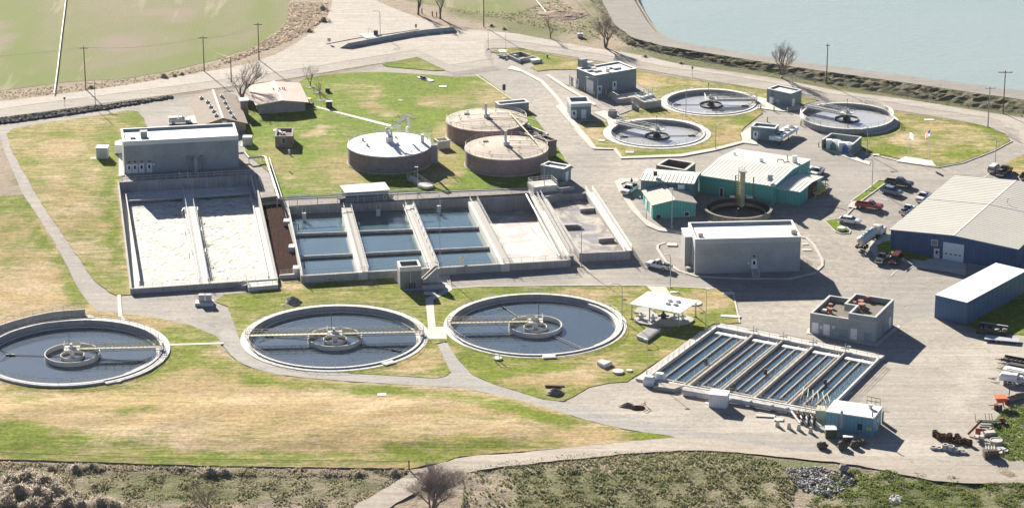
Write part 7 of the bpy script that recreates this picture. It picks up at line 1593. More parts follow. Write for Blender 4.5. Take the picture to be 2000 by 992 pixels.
fence('low wire fence along the scrub at the bottom left', [(-40, 897), (0, 899), (180, 906), (400, 912), (600, 915), (799, 917)], h=1.6, step=4)
p = G0(799, 918); mb = MB(); mb.cyl(p, .12, p.z-.2, p.z+2.0, 8); single(mb, 'corner_post', wood, 'thick dark end post of the wire fence at the bottom', 'post')
fence('short gate fence at the right end of the perimeter fence', [(1962, 262), (1990, 270)], h=1.8)
# ---------------------------------------------------------------- vehicles (built facing +x, origin on the ground)
tyre = M('tyre', (.02, .02, .02), .1, 3, .9); rimm = M('wheel_rim', (.45, .45, .45), .1, 3, .4, metal=.6); glass_v = M('car_glass', (.015, .02, .025), .1, 1, .05, spec=.9); trim = M('trim_black', (.03, .03, .03), .1, 3, .6); chrome = M('chrome', (.6, .6, .6), .05, 3, .25, metal=.9); lampw = M('headlight_glass', (.75, .75, .7), .05, 3, .2); lampr = M('tail_glass', (.4, .02, .02), .05, 3, .3)
def paint(name, c, rough=.3): return M(name, c, .03, 1, rough, spec=.6)
def loft(mb, prof_lo, prof_hi, w_lo, w_hi):
    n = len(prof_lo); vs = [(x, -w_lo, z) for x, z in prof_lo]+[(x, w_lo, z) for x, z in prof_lo]; return vs
def body(mb, prof, w, tuck=.10):
    """side outline extruded across the width, upper edge tucked in"""
    zs = [z for x, z in prof]; zt = max(zs); zl = min(zs); n = len(prof)
    def wy(z): return w*(1-tuck*max(0, (z-zl)/(zt-zl)-.55))
    vs = [(x, -wy(z), z) for x, z in prof]+[(x, wy(z), z) for x, z in prof]
    mb.add(vs, [tuple(range(n-1, -1, -1)), tuple(range(n, 2*n))]+[(i, (i+1) % n, n+(i+1) % n, n+i) for i in range(n)])
def cabin(mb, x0, x1, x2, x3, z0, z1, w0, w1): # base x0..x3, top x1..x2
    mb.hexa([(x0, -w0, z0), (x3, -w0, z0), (x3, w0, z0), (x0, w0, z0)], [(x1, -w1, z1), (x2, -w1, z1), (x2, w1, z1), (x1, w1, z1)])
def wheels(T, xs, r=.38, y=.82, wd=.26):
    for x in xs:
        for s in (-1, 1):
            mb = MB(); mb.tube([(x, s*y-wd/2, r), (x, s*y+wd/2, r)], r, 16); o = mb.build('wheel', tyre, T); mb = MB(); e = s*(y+wd/2); mb.tube([(x, e, r), (x, e+s*.015, r)], r*.6, 12); mb.build('rim', rimm, o)
def lights(T, x0, x1, zf, zr, w=.75):
    for s in (-1, 1):
        mb = MB(); mb.box((x1, s*w, zf), (.08, .32, .18)); mb.build('headlight', lampw, T); mb = MB(); mb.box((x0, s*w, zr), (.06, .22, .26)); mb.build('tail_light', lampr, T)
def pickup(name, label, col, crew=False, bed='open', L=5.6, group=None, dually=False):
    T = thing(name, label, 'pickup truck', (0, 0, 0), group); a, b2 = -L/2, L/2; c0 = -.25 if not crew else -.75
    mb = MB(); body(mb, [(a, .45), (b2-.05, .42), (b2, .62), (b2-.02, .92), (b2-.35, 1.08), (1.15, 1.16), (c0, 1.16), (c0, .62), (a, .62)], .95); mb.build('body', col, T)
    mb = MB()
    for s in (-1, 1): mb.fbox(W0, a, c0-.02, min(s*.93, s*.84), max(s*.93, s*.84), .62, 1.16)
    mb.fbox(W0, a-.01, a+.07, -.84, .84, .50, 1.16); mb.build('bed', col, T)
    mb = MB(); mb.fbox(W0, a+.08, c0-.03, -.83, .83, .63, .68); mb.build('bed_floor', trim, T)
    mb = MB(); cabin(mb, c0+.02, c0+.22, .62, 1.32, 1.15, 1.78, .86, .70); o = mb.build('windows', glass_v, T)
    mb = MB(); cabin(mb, c0+.17, c0+.2, .66, .72, 1.70, 1.83, .74, .69)
    for x in ((c0+.35, c0+.42), (.16, .24)) if not crew else ((c0+.33, c0+.40), (-.02, .05)): cabin(mb, x[0]-.02, x[0]+.05, x[1]+.05, x[1]+.08, 1.14, 1.72, .868, .725)
    mb.build('roof', col, T)
    wheels(T, (a+1.15, b2-.95), .40, .84, .27); lights(T, a-.02, b2-.03, .80, .88)
    mb = MB(); mb.box((b2+.03, 0, .52), (.14, 1.75, .2)); mb.build('bumper', chrome, T); mb = MB(); mb.box((a-.05, 0, .5), (.12, 1.7, .18)); mb.build('bumper', chrome, T)
    mb = MB(); mb.box((b2-.01, 0, .82), (.05, 1.0, .26)); mb.build('grille', trim, T)
    for s in (-1, 1): mb = MB(); mb.box((.85, s*1.02, 1.22), (.12, .2, .2)); mb.build('mirror', trim, T)
    if bed == 'shell': mb = MB(); cabin(mb, a+.03, a+.12, c0-.12, c0-.05, 1.165, 1.80, .92, .80); o = mb.build('canopy', col, T); mb = MB(); cabin(mb, a+.4, a+.45, c0-.45, c0-.4, 1.3, 1.62, .915, .85); mb.build('canopy_window', glass_v, o)
    if bed == 'tool':
        mb = MB(); mb.fbox(W0, a+.1, c0-.1, -.92, -.5, 1.17, 1.55); mb.fbox(W0, a+.1, c0-.1, .5, .92, 1.17, 1.55); mb.build('toolbox', white_paint, T)
    if bed == 'load': mb = MB(); mb.sphere((a+1.3, 0, 1.15), .6, 8, 6, (1.2, 1, .7)); mb.box((a+.7, .2, 1.15), (.7, .7, .7)); mb.build('load', trim, T)
    return T
def hatch(name, label, cat, col, L=4.5, roofz=1.5, van=False, group=None, hz=.95):
    T = thing(name, label, cat, (0, 0, 0), group); a, b2 = -L/2, L/2
    mb = MB(); body(mb, [(a, .35), (b2-.05, .32), (b2, .5), (b2-.03, .72), (b2-.45, hz-.05), (b2-1.2, hz+.05), (a+.25, hz+.06), (a+.03, hz-.1)], .90, .12); mb.build('body', col, T)
    if van: xs = (a+.06, a+.15, b2-1.55, b2-.75)
    else: xs = (a+.25, a+.95, b2-2.0, b2-1.15)
    mb = MB(); cabin(mb, xs[0], xs[1], xs[2], xs[3], hz+.02, roofz-.06, .83, .66); mb.build('windows', glass_v, T)
    mb = MB(); cabin(mb, xs[1]-.06, xs[1], xs[2]+.05, xs[2]+.13, roofz-.10, roofz, .69, .63)
    m1 = (xs[1]+xs[2])/2
    for x in (m1, xs[1]+.15) if van or roofz > 1.55 else (m1,): cabin(mb, x-.06, x-.03, x+.03, x+.06, hz+.0, roofz-.07, .842, .672)
    mb.build('roof', col, T)
    wheels(T, (a+.85, b2-.85), .34, .79, .22); lights(T, a+.0, b2-.03, .62, .8, .66)
    for s in (-1, 1): mb = MB(); mb.box((xs[3]-.35, s*.95, hz+.08), (.12, .16, .13)); mb.build('mirror', col, T)
    return T
def head(a, b2):   # heading of a vehicle from rear point a to front point b2 on the ground
    A_, C_ = G0(*a), G0(*b2); m = (A_+C_)/2; return (m.x, m.y, T1(m.x, m.y)+.12), math.atan2((C_-A_).y, (C_-A_).x)
def put(T, a, b2, sc=1.0):
    loc, rz = head(a, b2); T.location = loc; T.rotation_euler = (0, 0, rz); T.scale = (sc, sc, sc)
whitep = paint('car_white', (.72, .72, .71)); blackp = paint('car_black', (.018, .019, .022)); redp = paint('car_red', (.27, .012, .012)); greyb = paint('car_blue_grey', (.16, .21, .26)); maroon = paint('car_maroon', (.11, .025, .03)); darkp = paint('car_charcoal', (.05, .06, .06))
put(pickup('pickup_truck', 'white pickup with a canopy parked behind the long grey building', whitep, bed='shell'), (333, 243), (369, 241.5), 1.0)
put(pickup('pickup_truck', 'white service pickup with a toolbox bed and dark load near the teal hut', whitep, bed='load'), (1240, 370), (1220, 383), 1.05)
put(pickup('pickup_truck', 'white pickup with dark flatbed on the road bend by the large grey building', whitep, bed='load'), (1303, 529), (1270, 521), 1.05)
put(pickup('pickup_truck', 'red pickup truck in the parking row', redp, L=5.9), (1675, 405), (1720, 411), 1.05)
put(pickup('pickup_truck', 'black crew-cab pickup truck at the top of the parking row', blackp, crew=True, L=5.9), (1735, 361), (1777, 367), 1.1)
put(hatch('estate_car', 'blue-grey hatchback parked between the black and the red pickup', 'car', greyb, L=4.7, roofz=1.6), (1727, 376), (1756, 383), 1.1)
put(hatch('sedan_car', 'white sedan parked beside the curved grass island', 'car', whitep, L=4.7, roofz=1.45), (1643, 434), (1677, 439), 1.08)
put(pickup('pickup_truck', 'white pickup beside the open-fronted lean-to', whitep), (1603, 337), (1589, 347), 1.0)
put(pickup('pickup_truck', 'white pickup with a dark trailer-like bed, upper of two near the barn roof', whitep), (1815, 382), (1792, 400), 1.0)
put(pickup('pickup_truck', 'white pickup with a black bed half hidden by the barn roof corner', whitep, bed='load'), (1762, 424), (1782, 409), 1.0)
put(pickup('pickup_truck', 'charcoal pickup beside the maroon van below the grass corner', darkp), (1731, 502), (1716, 518), 1.0)
put(hatch('minivan', 'maroon minivan beside the charcoal pickup', 'van', maroon, L=5.0, roofz=1.75, van=True), (1756, 504), (1742, 521), 1.05)
put(hatch('estate_car', 'white sport utility car parked above the barn beside the dark pickup', 'car', whitep, L=4.8, roofz=1.7, van=True), (1935, 340), (1948, 330), 1.0)
put(pickup('pickup_truck', 'dark green pickup parked above the barn near the lawn', paint('car_green_black', (.03, .045, .04)), bed='load'), (1952, 348), (1971, 334), 1.1)
put(hatch('sedan_car', 'dark car at the right picture edge above the barn', 'car', blackp), (1998, 352), (2012, 344))
# tanker lorry
T = thing('tanker_truck', 'cream road tanker with a long cylindrical trailer beside the barn', 'truck', (0, 0, 0)); cr_m = paint('tanker_cream', (.60, .58, .50), .4)
mb = MB()
vs = []; n_ = 18; xs = [-8.3, -8.1, -7.5, 0.6, 1.1, 1.2]; rs = [.15, .75, .98, .98, .75, .15]
for x, r_ in zip(xs, rs): vs += [(x, r_*math.cos(2*math.pi*j/n_), 2.25+r_*math.sin(2*math.pi*j/n_)) for j in range(n_)]
mb.add(vs, [(i*n_+j, i*n_+(j+1) % n_, (i+1)*n_+(j+1) % n_, (i+1)*n_+j) for i in range(5) for j in range(n_)]+[tuple(range(n_-1, -1, -1)), tuple(5*n_+j for j in range(n_))])
for x in (-6.5, -4.8, -3.1, -1.4, .2): mb.tube([(x-.05, 0, 2.25), (x+.05, 0, 2.25)], 1.03, 20)
o = mb.build('tank', cr_m, T, smooth=False)
mb = MB(); mb.fbox(W0, -6.5, -.6, -.25, .25, 3.24, 3.35); mb.cyl((-3.1, 0), .4, 3.2, 3.6, 12); mb.cyl((-5.2, 0), .25, 3.2, 3.5, 10); mb.build('catwalk', grey_metal, T)
mb = MB(); mb.fbox(W0, -8.3, 5.6, -.45, .45, .75, 1.0); mb.box((-8.2, 0, .75), (.3, 2.2, .35)); mb.build('chassis', dark_metal, T)
mb = MB(); body(mb, [(2.0, .8), (6.1, .75), (6.15, 1.5), (5.9, 1.75), (4.2, 1.85), (4.0, 2.1), (2.0, 2.1)], 1.1); cabin(mb, 2.0, 2.1, 3.6, 4.1, 2.1, 2.95, 1.08, .95); mb.build('cab', cr_m, T)
mb = MB(); cabin(mb, 2.9, 2.98, 3.72, 4.13, 2.15, 2.72, 1.1, .99); mb.build('windows', glass_v, T)
mb = MB(); mb.tube([(1.85, -1.0, 1.0), (1.85, -1.0, 3.5)], .09, 8); mb.build('exhaust_stack', chrome, T); mb = MB(); mb.tube([(1.85, 1.0, 1.0), (1.85, 1.0, 3.5)], .09, 8); mb.build('exhaust_stack', chrome, T)
wheels(T, (-7.2, -6.0, 1.0, 2.2, 5.2), .5, .95, .42); lights(T, -8.38, 6.14, 1.15, 1.0, .85)
put(T, (1681, 491), (1727, 450))
T.scale = (.95, .95, .95)
# ---------------------------------------------------------------- stored things, right side
def small(name, label, cat, px_, py_, fn, mat, group=None, rz=0.0):
    p = G0(px_, py_); mb = MB(); fn(mb, p+Vector((0, 0, .12))); return single(mb, name, mat, label, cat, group)
ringm = M('pale_ring', (.46, .43, .39), .08, 1, .8)
rp = [(1823, 877, .68, .45), (1834, 878, .62, .42), (1846, 879, .6, 1.1), (1857, 881, .65, 1.0), (1868, 883.5, .62, .65), (1881.5, 885.5, .68, .45)]
for i, (px_, py_, r_, h_) in enumerate(rp):
    small('concrete_ring', ('leftmost', 'second from left', 'tall left', 'tall right', 'second from right', 'rightmost')[i]+' pale manhole ring in the low row beyond the dark drums', 'pipe ring', px_, py_, lambda mb, p: mb.ring(p, r_*.62, r_, p.z, p.z+h_, 18), ringm, 'pale rings standing in a row')
for i in range(15):
    px_ = 1826+i*4.8+rnd.uniform(-1, 1); py_ = 853+i*.9+(i % 3)*2.5; r_ = rnd.uniform(.35, .55); h_ = rnd.uniform(.7, 1.3); tilt = i % 4 == 3
    def fn(mb, p):
        if tilt: mb.tube([p+Vector((-.6, 0, r_)), p+Vector((.5, .3, r_))], r_, 10)
        else: mb.ring(p, r_*.7, r_, p.z, p.z+h_, 12); mb.disc(p, r_*.72, p.z+h_*.6, 12)
    small('metal_drum', 'dark rusty pipe piece in the long jumbled row on the gravel', 'drum', px_, py_, fn, (M('dark_rust', (.085, .035, .022), .3, 1.5, .95, spec=.1) if i % 3 else black), 'dark rusty pieces in the jumbled row')
small('pipe_length', 'long red-brown pipe leaning at the end of the jumbled row', 'pipe', 1902, 849, lambda mb, p: mb.tube([p+Vector((-1.2, -.6, .3)), p+Vector((1.4, .5, 2.6))], .22, 8), rust)
small('round_tank', 'round white plastic tank on the grass edge', 'tank', 1945, 869, lambda mb, p: (mb.cyl(p, 1.15, p.z, p.z+.9, 20), mb.ring(p, 1.0, 1.2, p.z+.9, p.z+1.0, 20)), ringm)
for i in range(5): small('concrete_slab', 'pale broken slab in the heap beside the round white tank', 'slab', 1944+i*4, 880+(i % 3)*3, lambda mb, p: mb.box((p.x, p.y, p.z+.25+.12*(i % 2)), (1.6, 1.0, .3), i*.7), ringm, 'pale slabs in a heap')
T = thing('pallet_stack', 'dark stack of wooden pallets at the lower edge of the yard', 'pallets', tuple(G0(1935, 893))); p = G0(1935, 893, .1)
mb = MB()
for k in range(5):
    for j in range(6): mb.box((p.x-1.2+.48*j, p.y+.1*k, p.z+.15+.3*k), (.3, 2.0, .06), .1)
    for s in (-.9, 0, .9): mb.box((p.x, p.y+s+.1*k, p.z+.02+.3*k), (2.7, .15, .16), .1)
mb.build('pallets', wood, T)
mb = MB()
for j in range(4): mb.tube([p+Vector((-.9+.5*j, -.3, 1.7)), p+Vector((-.8+.5*j, .9, 1.9))], .15, 6)
mb.build('load', ringm, T)
def drum(px_, py_, lb, mat=rust): small('drum', lb, 'drum', px_, py_, lambda mb, p: (mb.cyl(p, .42, p.z, p.z+1.1, 12), mb.ring(p, .38, .44, p.z+.5, p.z+.56, 12)), mat)
drum(1966, 790, 'single red drum right of the orange hopper', M('red_drum', (.30, .04, .03), .1, 1, .6)); drum(1945, 801, 'dark red drum left below the orange hopper'); drum(1953, 803, 'dark drum right below the orange hopper', dark_metal)
orange = M('orange_paint', (.62, .13, .05), .1, 1, .6)
T = thing('spreader_hopper', 'orange-red tapered hopper on a dark frame at the yard edge', 'spreader', tuple(G0(1953, 795))); p = G0(1953, 795)
mb = MB(); z = p.z+1.0; mb.hexa([(p.x-.5, p.y-.4, z), (p.x+.5, p.y-.4, z), (p.x+.5, p.y+.4, z), (p.x-.5, p.y+.4, z)], [(p.x-1.2, p.y-1.1, z+1.2), (p.x+1.2, p.y-1.1, z+1.2), (p.x+1.2, p.y+1.1, z+1.2), (p.x-1.2, p.y+1.1, z+1.2)]); mb.build('hopper', orange, T)
mb = MB()
for sx in (-1, 1):
    for sy in (-1, 1): mb.tube([p+Vector((sx*.7, sy*.6, 0)), p+Vector((sx*.5, sy*.4, 1.1))], .07, 4)
mb.tube([p+Vector((-.7, 0, .5)), p+Vector((-2.2, -.3, .5))], .07, 4); mb.build('frame', dark_metal, T)
def trailer(label, a, b2, fn, mat, wx=1.6):
    T = thing('trailer', label, 'trailer', (0, 0, 0)); mb = MB(); fn(mb); mb.build('body', mat, T)
    mb = MB(); mb.tube([(2.4, 0, .5), (4.0, 0, .45)], .08, 5); mb.tube([(2.4, .7, .5), (3.6, 0, .45)], .06, 5); mb.tube([(2.4, -.7, .5), (3.6, 0, .45)], .06, 5); mb.build('drawbar', dark_metal, T)
    wheels(T, (-.4, .5), .34, .95, .22); put(T, a, b2); return T
trailer('black flat trailer at the top of the equipment row, right edge', (2000, 716), (1962, 709), lambda mb: (mb.fbox(W0, -4.5, 2.4, -1.1, 1.1, .7, .85), [mb.fbox(W0, -4.5, 2.4, s*1.1-.05, s*1.1+.05, .85, 1.25) for s in (-1, 1)], [mb.box((-4+i*.9, 0, .95), (.1, 2.1, .12)) for i in range(7)]), dark_metal)
trailer('second dark flat trailer just below the first, right edge', (2006, 724), (1968, 717), lambda mb: (mb.fbox(W0, -4.5, 2.4, -1.1, 1.1, .7, .85), mb.fbox(W0, -4.2, 1.6, -.9, .9, .86, 1.0)), M('trailer_dark', (.06, .055, .05), .2, 1, .8))
trailer('white flat boat-like trailer below the black trailers', (2004, 735), (1964, 727), lambda mb: (mb.fbox(W0, -4.2, 2.4, -1.0, 1.0, .7, .95), mb.fbox(W0, -3.6, 1.8, -.6, .6, .952, 1.1)), white_paint)
trailer('white boxy generator trailer with a chamfered lid', (1982, 750), (1957, 747), lambda mb: (mb.fbox(W0, -1.7, 1.7, -.85, .85, .6, 1.5), mb.hexa([(-1.7, -.85, 1.5), (1.7, -.85, 1.5), (1.7, .85, 1.5), (-1.7, .85, 1.5)], [(-1.6, -.6, 2.0), (1.4, -.6, 2.0), (1.4, .6, 2.0), (-1.6, .6, 2.0)])), white_paint)
T = thing('compressor_trailer', 'small white wheeled machine at the right edge beside the generator trailer', 'trailer', (0, 0, 0)); mb = MB(); mb.fbox(W0, -1, 1, -.7, .7, .5, 1.2); mb.cyl((0, 0), .5, 1.2, 1.7, 12); mb.tube([(-.7, 0, 1.2), (-.7, 0, 2.4)], .1, 6); mb.build('machine', pipe_metal, T); wheels(T, (0,), .34, .8, .2); put(T, (1988, 752), (1998, 750))
T = thing('boom_rack', 'dark steel A-frame stand with a long beam at the yard edge', 'rack', tuple(G0(1972, 775))); p = G0(1972, 775); mb = MB(); mb.tube([p+Vector((-.2, 0, 0)), p+Vector((0, 0, 2.4))], .1, 5); mb.tube([p+Vector((0, 0, 2.2)), p+Vector((3.0, 1.6, 2.3))], .12, 5); mb.tube([p+Vector((3.0, 1.6, 0)), p+Vector((3.0, 1.6, 2.3))], .08, 5); mb.tube([p+Vector((0, 0, .1)), p+Vector((2.5, 1.0, .1))], .08, 5); mb.build('frame', dark_metal, T)
T = thing('harrow', 'green farm implement with red uprights on the gravel edge', 'implement', tuple(G0(1928, 829))); p = G0(1928, 829, .1); gm = M('implement_green', (.10, .25, .17), .15, 1, .6)
mb = MB(); mb.tube([p+Vector((-2.0, 0, .6)), p+Vector((2.2, -.4, .5))], .18, 6); mb.tube([p+Vector((-1.6, .9, .5)), p+Vector((2.2, .6, .5))], .14, 6); mb.build('frame', gm, T)
for i, u in enumerate((-2.1, -.2, .5, 1.0)): mb = MB(); mb.tube([p+Vector((u, 0, .5)), p+Vector((u-.3, .1, 2.2))], .06, 5); mb.build('upright', M('implement_red', (.5, .06, .05), .1, 1, .6), T)
T = thing('sludge_pump', 'red and white pump set on the gravel beside the jumbled row', 'machine', tuple(G0(1908, 846))); p = G0(1910, 847, .1)
mb = MB(); mb.cyl(p, .5, p.z, p.z+.9, 10); mb.tube([p+Vector((-.5, 0, .9)), p+Vector((1.4, 0, .7))], .25, 8); mb.build('pump', MATS['implement_red'], T); mb = MB(); mb.box(p+Vector((2.0, -.7, .4)), (2.0, 1.2, .8), .2); mb.build('skid', ringm, T)
for i, (px_, py_, s, m_, lb) in enumerate(((1936, 846, .8, ringm, 'square pale crate between the pump set and the grass'), (1914, 861, 1.1, ringm, 'white torn bag heap at the end of the jumbled row'), (1948, 835, .9, dark_metal, 'dark scrap bundle at the grass edge'), (1962, 828, 1.1, rust, 'rusty scrap bundle on the grass edge'))):
    def fn(mb, p):
        for k in range(5): mb.box(p+Vector((rnd.uniform(-.6, .6)*s, rnd.uniform(-.4, .4)*s, .3+.15*k*s)), (rnd.uniform(.5, 1.2)*s, rnd.uniform(.4, .8)*s, rnd.uniform(.2, .5)*s), rnd.uniform(0, 3))
    small('scrap_heap', lb, 'scrap', px_, py_, fn, m_)
small('log_pile', 'long brown earth-covered roll lying at the right edge', 'roll', 1990, 781, lambda mb, p: mb.tube([p+Vector((-3, -1.6, .4)), p+Vector((0, 0, .6)), p+Vector((2.5, 1.6, .5))], .8, 9, .6), M('earth_roll', (.24, .19, .14), .25, 1, .95))
# open dumpster full of scrap
T = thing('dumpster', 'long dark open skip full of scrap below the blue shed', 'skip', (0, 0, 0)); dm = M('skip_green', (.05, .06, .05), .2, 1, .8)
mb = MB()
for a in ((-3, 3, -1.15, -1.05, .1, 1.3), (-3, 3, 1.05, 1.15, .1, 1.7), (-3, -2.9, -1.05, 1.05, .1, 1.5), (2.9, 3, -1.05, 1.05, .1, 1.5), (-2.9, 2.9, -1.05, 1.05, .1, .2)): mb.fbox(W0, *a)
mb.build('bin', dm, T); mb = MB(); mb.fbox(W0, -3.0, 2.8, 1.2, 1.55, 1.55, 1.72); mb.build('lid', grey_metal, T)
mb = MB()
for i in range(26): mb.box((rnd.uniform(-2.4, 2.6), rnd.uniform(-.8, .8), rnd.uniform(.6, 1.35)), (rnd.uniform(.2, .9), rnd.uniform(.2, .6), rnd.uniform(.1, .5)), rnd.uniform(0, 3))
mb.build('scrap', ringm, T); put(T, (1914, 650), (1962, 657))
T = thing('flatbed_trailer', 'low grey flat trailer on the ground at the right edge under the skip', 'trailer', (0, 0, 0)); mb = MB(); mb.fbox(W0, -3.4, 3.4, -1.2, 1.2, .45, .6); mb.build('deck', grey_metal, T); wheels(T, (-1, 0), .3, 1.0, .2); put(T, (1935, 665), (1978, 669))
# bins, boulders by the light blue shed
T = thing('refuse_bin', 'olive green wheeled bin with a pale lid beside the light blue shed', 'bin', tuple(G0(1621, 853))); p = G0(1622, 853, .12); ol = M('olive_bin', (.07, .085, .05), .15, 1, .7)
mb = MB(); mb.box(p+Vector((0, 0, .85)), (2.0, 1.5, 1.7)); mb.build('bin', ol, T); mb = MB(); mb.hexa([p+Vector(q) for q in ((-1.05, -.8, 1.7), (1.05, -.8, 1.7), (1.05, .8, 1.9), (-1.05, .8, 1.9))], [p+Vector(q) for q in ((-1.05, -.8, 1.8), (1.05, -.8, 1.8), (1.05, .8, 2.0), (-1.05, .8, 2.0))]); mb.build('lid', white_paint, T)
T = thing('refuse_bin', 'smaller dark green bin with a pale lid right of the olive bin', 'bin', tuple(G0(1655, 862))); p = G0(1656, 862, .12)
mb = MB(); mb.box(p+Vector((0, 0, .5)), (1.7, .8, 1.0)); mb.build('bin', ol, T); mb = MB(); mb.box(p+Vector((0, 0, 1.06)), (1.8, .9, .1)); mb.build('lid', white_paint, T)
def boulder(mb, p, r_, seed, sq=.75):
    rs = random.Random(seed); b0 = len(mb.v); mb.sphere(p+Vector((0, 0, r_*sq*.7)), r_, 8, 6, (1, .85, sq))
    for i in range(b0, len(mb.v)):
        v = mb.v[i]; k = 1+rs.uniform(-.16, .16); mb.v[i] = (p.x+(v[0]-p.x)*k, p.y+(v[1]-p.y)*k, p.z+(v[2]-p.z)*k)
for i, (px_, py_, r_, lb) in enumerate(((1606, 876, 1.0, 'leftmost dark boulder of the row before the light blue shed'), (1645, 877, 1.15, 'largest dark boulder before the light blue shed'), (1668, 874, .95, 'dark boulder second from the right before the shed'), (1683, 869, .8, 'rightmost small dark boulder by the shed shadow'), (1647, 920, 1.0, 'lone grey boulder above the pale rock pile'))):
    small('boulder', lb, 'boulder', px_, py_, lambda mb, p: boulder(mb, p, r_, i), M('dark_rock', (.10, .085, .07), .25, 1.5, .95) if i < 4 else M('grey_rock', (.26, .25, .24), .2, 1, .95))
# spoil heaps and excavated holes
def heap(px_, py_, rx, ry, h, label, mat, seed=1):
    p = G0(px_, py_); mb = MB(); rs = random.Random(seed); n_, m_ = 26, 8; vs = []
    for j in range(m_+1):
        t = j/m_
        for i in range(n_):
            a = 2*math.pi*i/n_; k = (1-t)*(1+.18*math.sin(3*a+seed)+rs.uniform(-.08, .08)); vs.append((p.x+rx*k*math.cos(a), p.y+ry*k*math.sin(a), p.z+.1+h*(1-(1-t)**1.6)*(1+rs.uniform(-.1, .1))))
    mb.add(vs, [(j*n_+i, j*n_+(i+1) % n_, (j+1)*n_+(i+1) % n_, (j+1)*n_+i) for j in range(m_) for i in range(n_)]); return single(mb, 'spoil_heap', mat, label, 'heap')
heap(571, 592, 1.9, 1.8, 1.3, 'grey gravel heap on the lawn above the middle clarifier', M('gravel_heap', (.22, .20, .18), .3, 2, .95, fine=.2), 1)
heap(560, 597, 1.6, 1.2, .3, 'low spread of tan rubble left of the grey gravel heap', M('tan_rubble', (.36, .30, .24), .3, 2, .95, fine=.2), 5)
heap(1083, 770, 1.9, 1.5, 1.1, 'small dirt heap beside a dug hole on the lawn below the third clarifier', M('dirt_heap', (.24, .19, .15), .3, 2, .95, fine=.2), 2); heap(1226, 794, 1.6, 1.2, .7, 'dirt heap left of the fenced pit on the gravel', MATS['dirt_heap'], 4)
T = thing('dug_pit', 'open dug pit with a red barrier on the bare gravel', 'pit', tuple(G0(1246, 798))); c = G0(1246, 798)
mb = MB(); n_ = 14; vs = [(x, y, c.z+.14) for x, y in H1]+[(c.x+(x-c.x)*.75, c.y+(y-c.y)*.75, c.z-1.2) for x, y in H1]; mb.add(vs, [(i, (i+1) % n_, n_+(i+1) % n_, n_+i) for i in range(n_)]+[tuple(n_+i for i in range(n_))]); mb.build('earth_sides', M('dug_earth', (.16, .12, .09), .3, 2, .95), T)
mb = MB(); mb.rail([G0(1252, 799, .1), G0(1262, 794, .1), G0(1259, 790, .1)], 1.0, 1, (1, .6), .05); mb.build('barrier', MATS['implement_red'], T)
mb = MB(); p = G0(1083, 756); mb.box((p.x, p.y, p.z+.25), (3.6, .9, .35), .05); mb.box((p.x-.4, p.y-.5, p.z+.5), (3.0, .3, .2), -.1); single(mb, 'timber_stack', M('dark_timber', (.12, .075, .045), .3, 1, .9), 'brown timbers beside the small dirt heap on the lawn', 'timbers')
# slabs and lids on the grass
for i, (px_, py_, w_, d_, lb) in enumerate(((746, 771, 1.7, 1.3, 'square pale lid in the grass under the middle path'), (865, 170, 2.0, 1.6, 'square pale pad at the right of the big green lawn'), (782, 197, 1.2, .8, 'small pale lid in the middle of the big green lawn'), (1175, 275, 1.6, 1.4, 'square pale lid left of the lower pale clarifier'), (1230, 298, 2.0, 1.4, 'pale lid on the grass below the lower pale clarifier'), (1815, 235, 2.4, 1.4, 'pale lid on the grass behind the flagpoles'), (1711, 303, 1.6, 1.0, 'pale lid beside the grey enclosure'), (1495, 812, 3.6, 1.2, 'flat grey slab with a slot before the fat white pipe'), (1521, 819, 1.7, 1.3, 'flat round-edged pale slab near the cream blocks'), (1423, 573, 2.6, 1.6, 'grey slab in the lawn corner shade by the kerb'), (1317, 571, 1.8, 1.0, 'white slab on the green grass above the pavilion'), (1427, 618, 4.0, 1.3, 'long white slab at the lawn edge beside the kerb'), (1313, 478, 2.2, 1.6, 'square grey hatch on the gravel bend left of the large grey building'), (840, 573, 2.6, 1.6, 'slab in the shade right below the tall grey concrete box'))):
    p = G0(px_, py_, .2); mb = MB(); mb.box((p.x, p.y, p.z+.06), (w_, d_, .16), rnd.uniform(-.15, .15)); single(mb, 'ground_slab', concrete_white if i != 7 else ringm, lb, 'slab')
T = thing('septic_slab', 'long pale slab with dark hatches at the top of the big green lawn', 'slab', tuple(G0(830, 155))); p0, p1 = G0(817, 151, .25), G0(845, 159.5, .25); mb = MB(); mb.wall(p0, p1, 1.5, 2.3, 3.0); mb.build('slab', concrete_white, T)
for t in (.25, .4): q = p0.lerp(p1, t); mb = MB(); mb.box(q+Vector((0, 0, .5)), (1.0, .8, .4)); mb.build('hatch', dark_metal, T)
for px_, py_, lb in ((640, 181, 'grey air-conditioning box right of the workshop house on the lawn'), ):
    p = G0(px_, py_); mb = MB(); mb.box((p.x, p.y, p.z+.6), (1.1, .9, 1.2)); single(mb, 'condenser', dark_metal, lb, 'box')
T = thing('picnic_shelter', 'dark boxy barbecue smoker on the lawn below the young trees', 'smoker', tuple(G0(643, 210))); p = G0(643, 210, .15); mb = MB(); mb.box(p+Vector((0, 0, .8)), (1.5, 1.1, 1.5)); mb.build('box', M('dark_box', (.06, .065, .07), .1, 1, .6), T); mb = MB(); mb.box(p+Vector((0, 0, 1.62)), (1.7, 1.3, .1)); mb.build('top', grey_metal, T)
T = thing('lawn_tractor', 'yellow-roofed dark utility cart beside the workshop house', 'cart', (0, 0, 0)); mb = MB(); body(mb, [(-1.3, .4), (1.3, .4), (1.3, .9), (.4, 1.0), (.2, .7), (-.3, .7), (-.5, 1.0), (-1.3, .95)], .6); mb.build('body', dark_metal, T); mb = MB(); mb.box((0, 0, 1.95), (1.3, 1.2, .1)); mb.build('canopy', yellow, T); mb = MB()
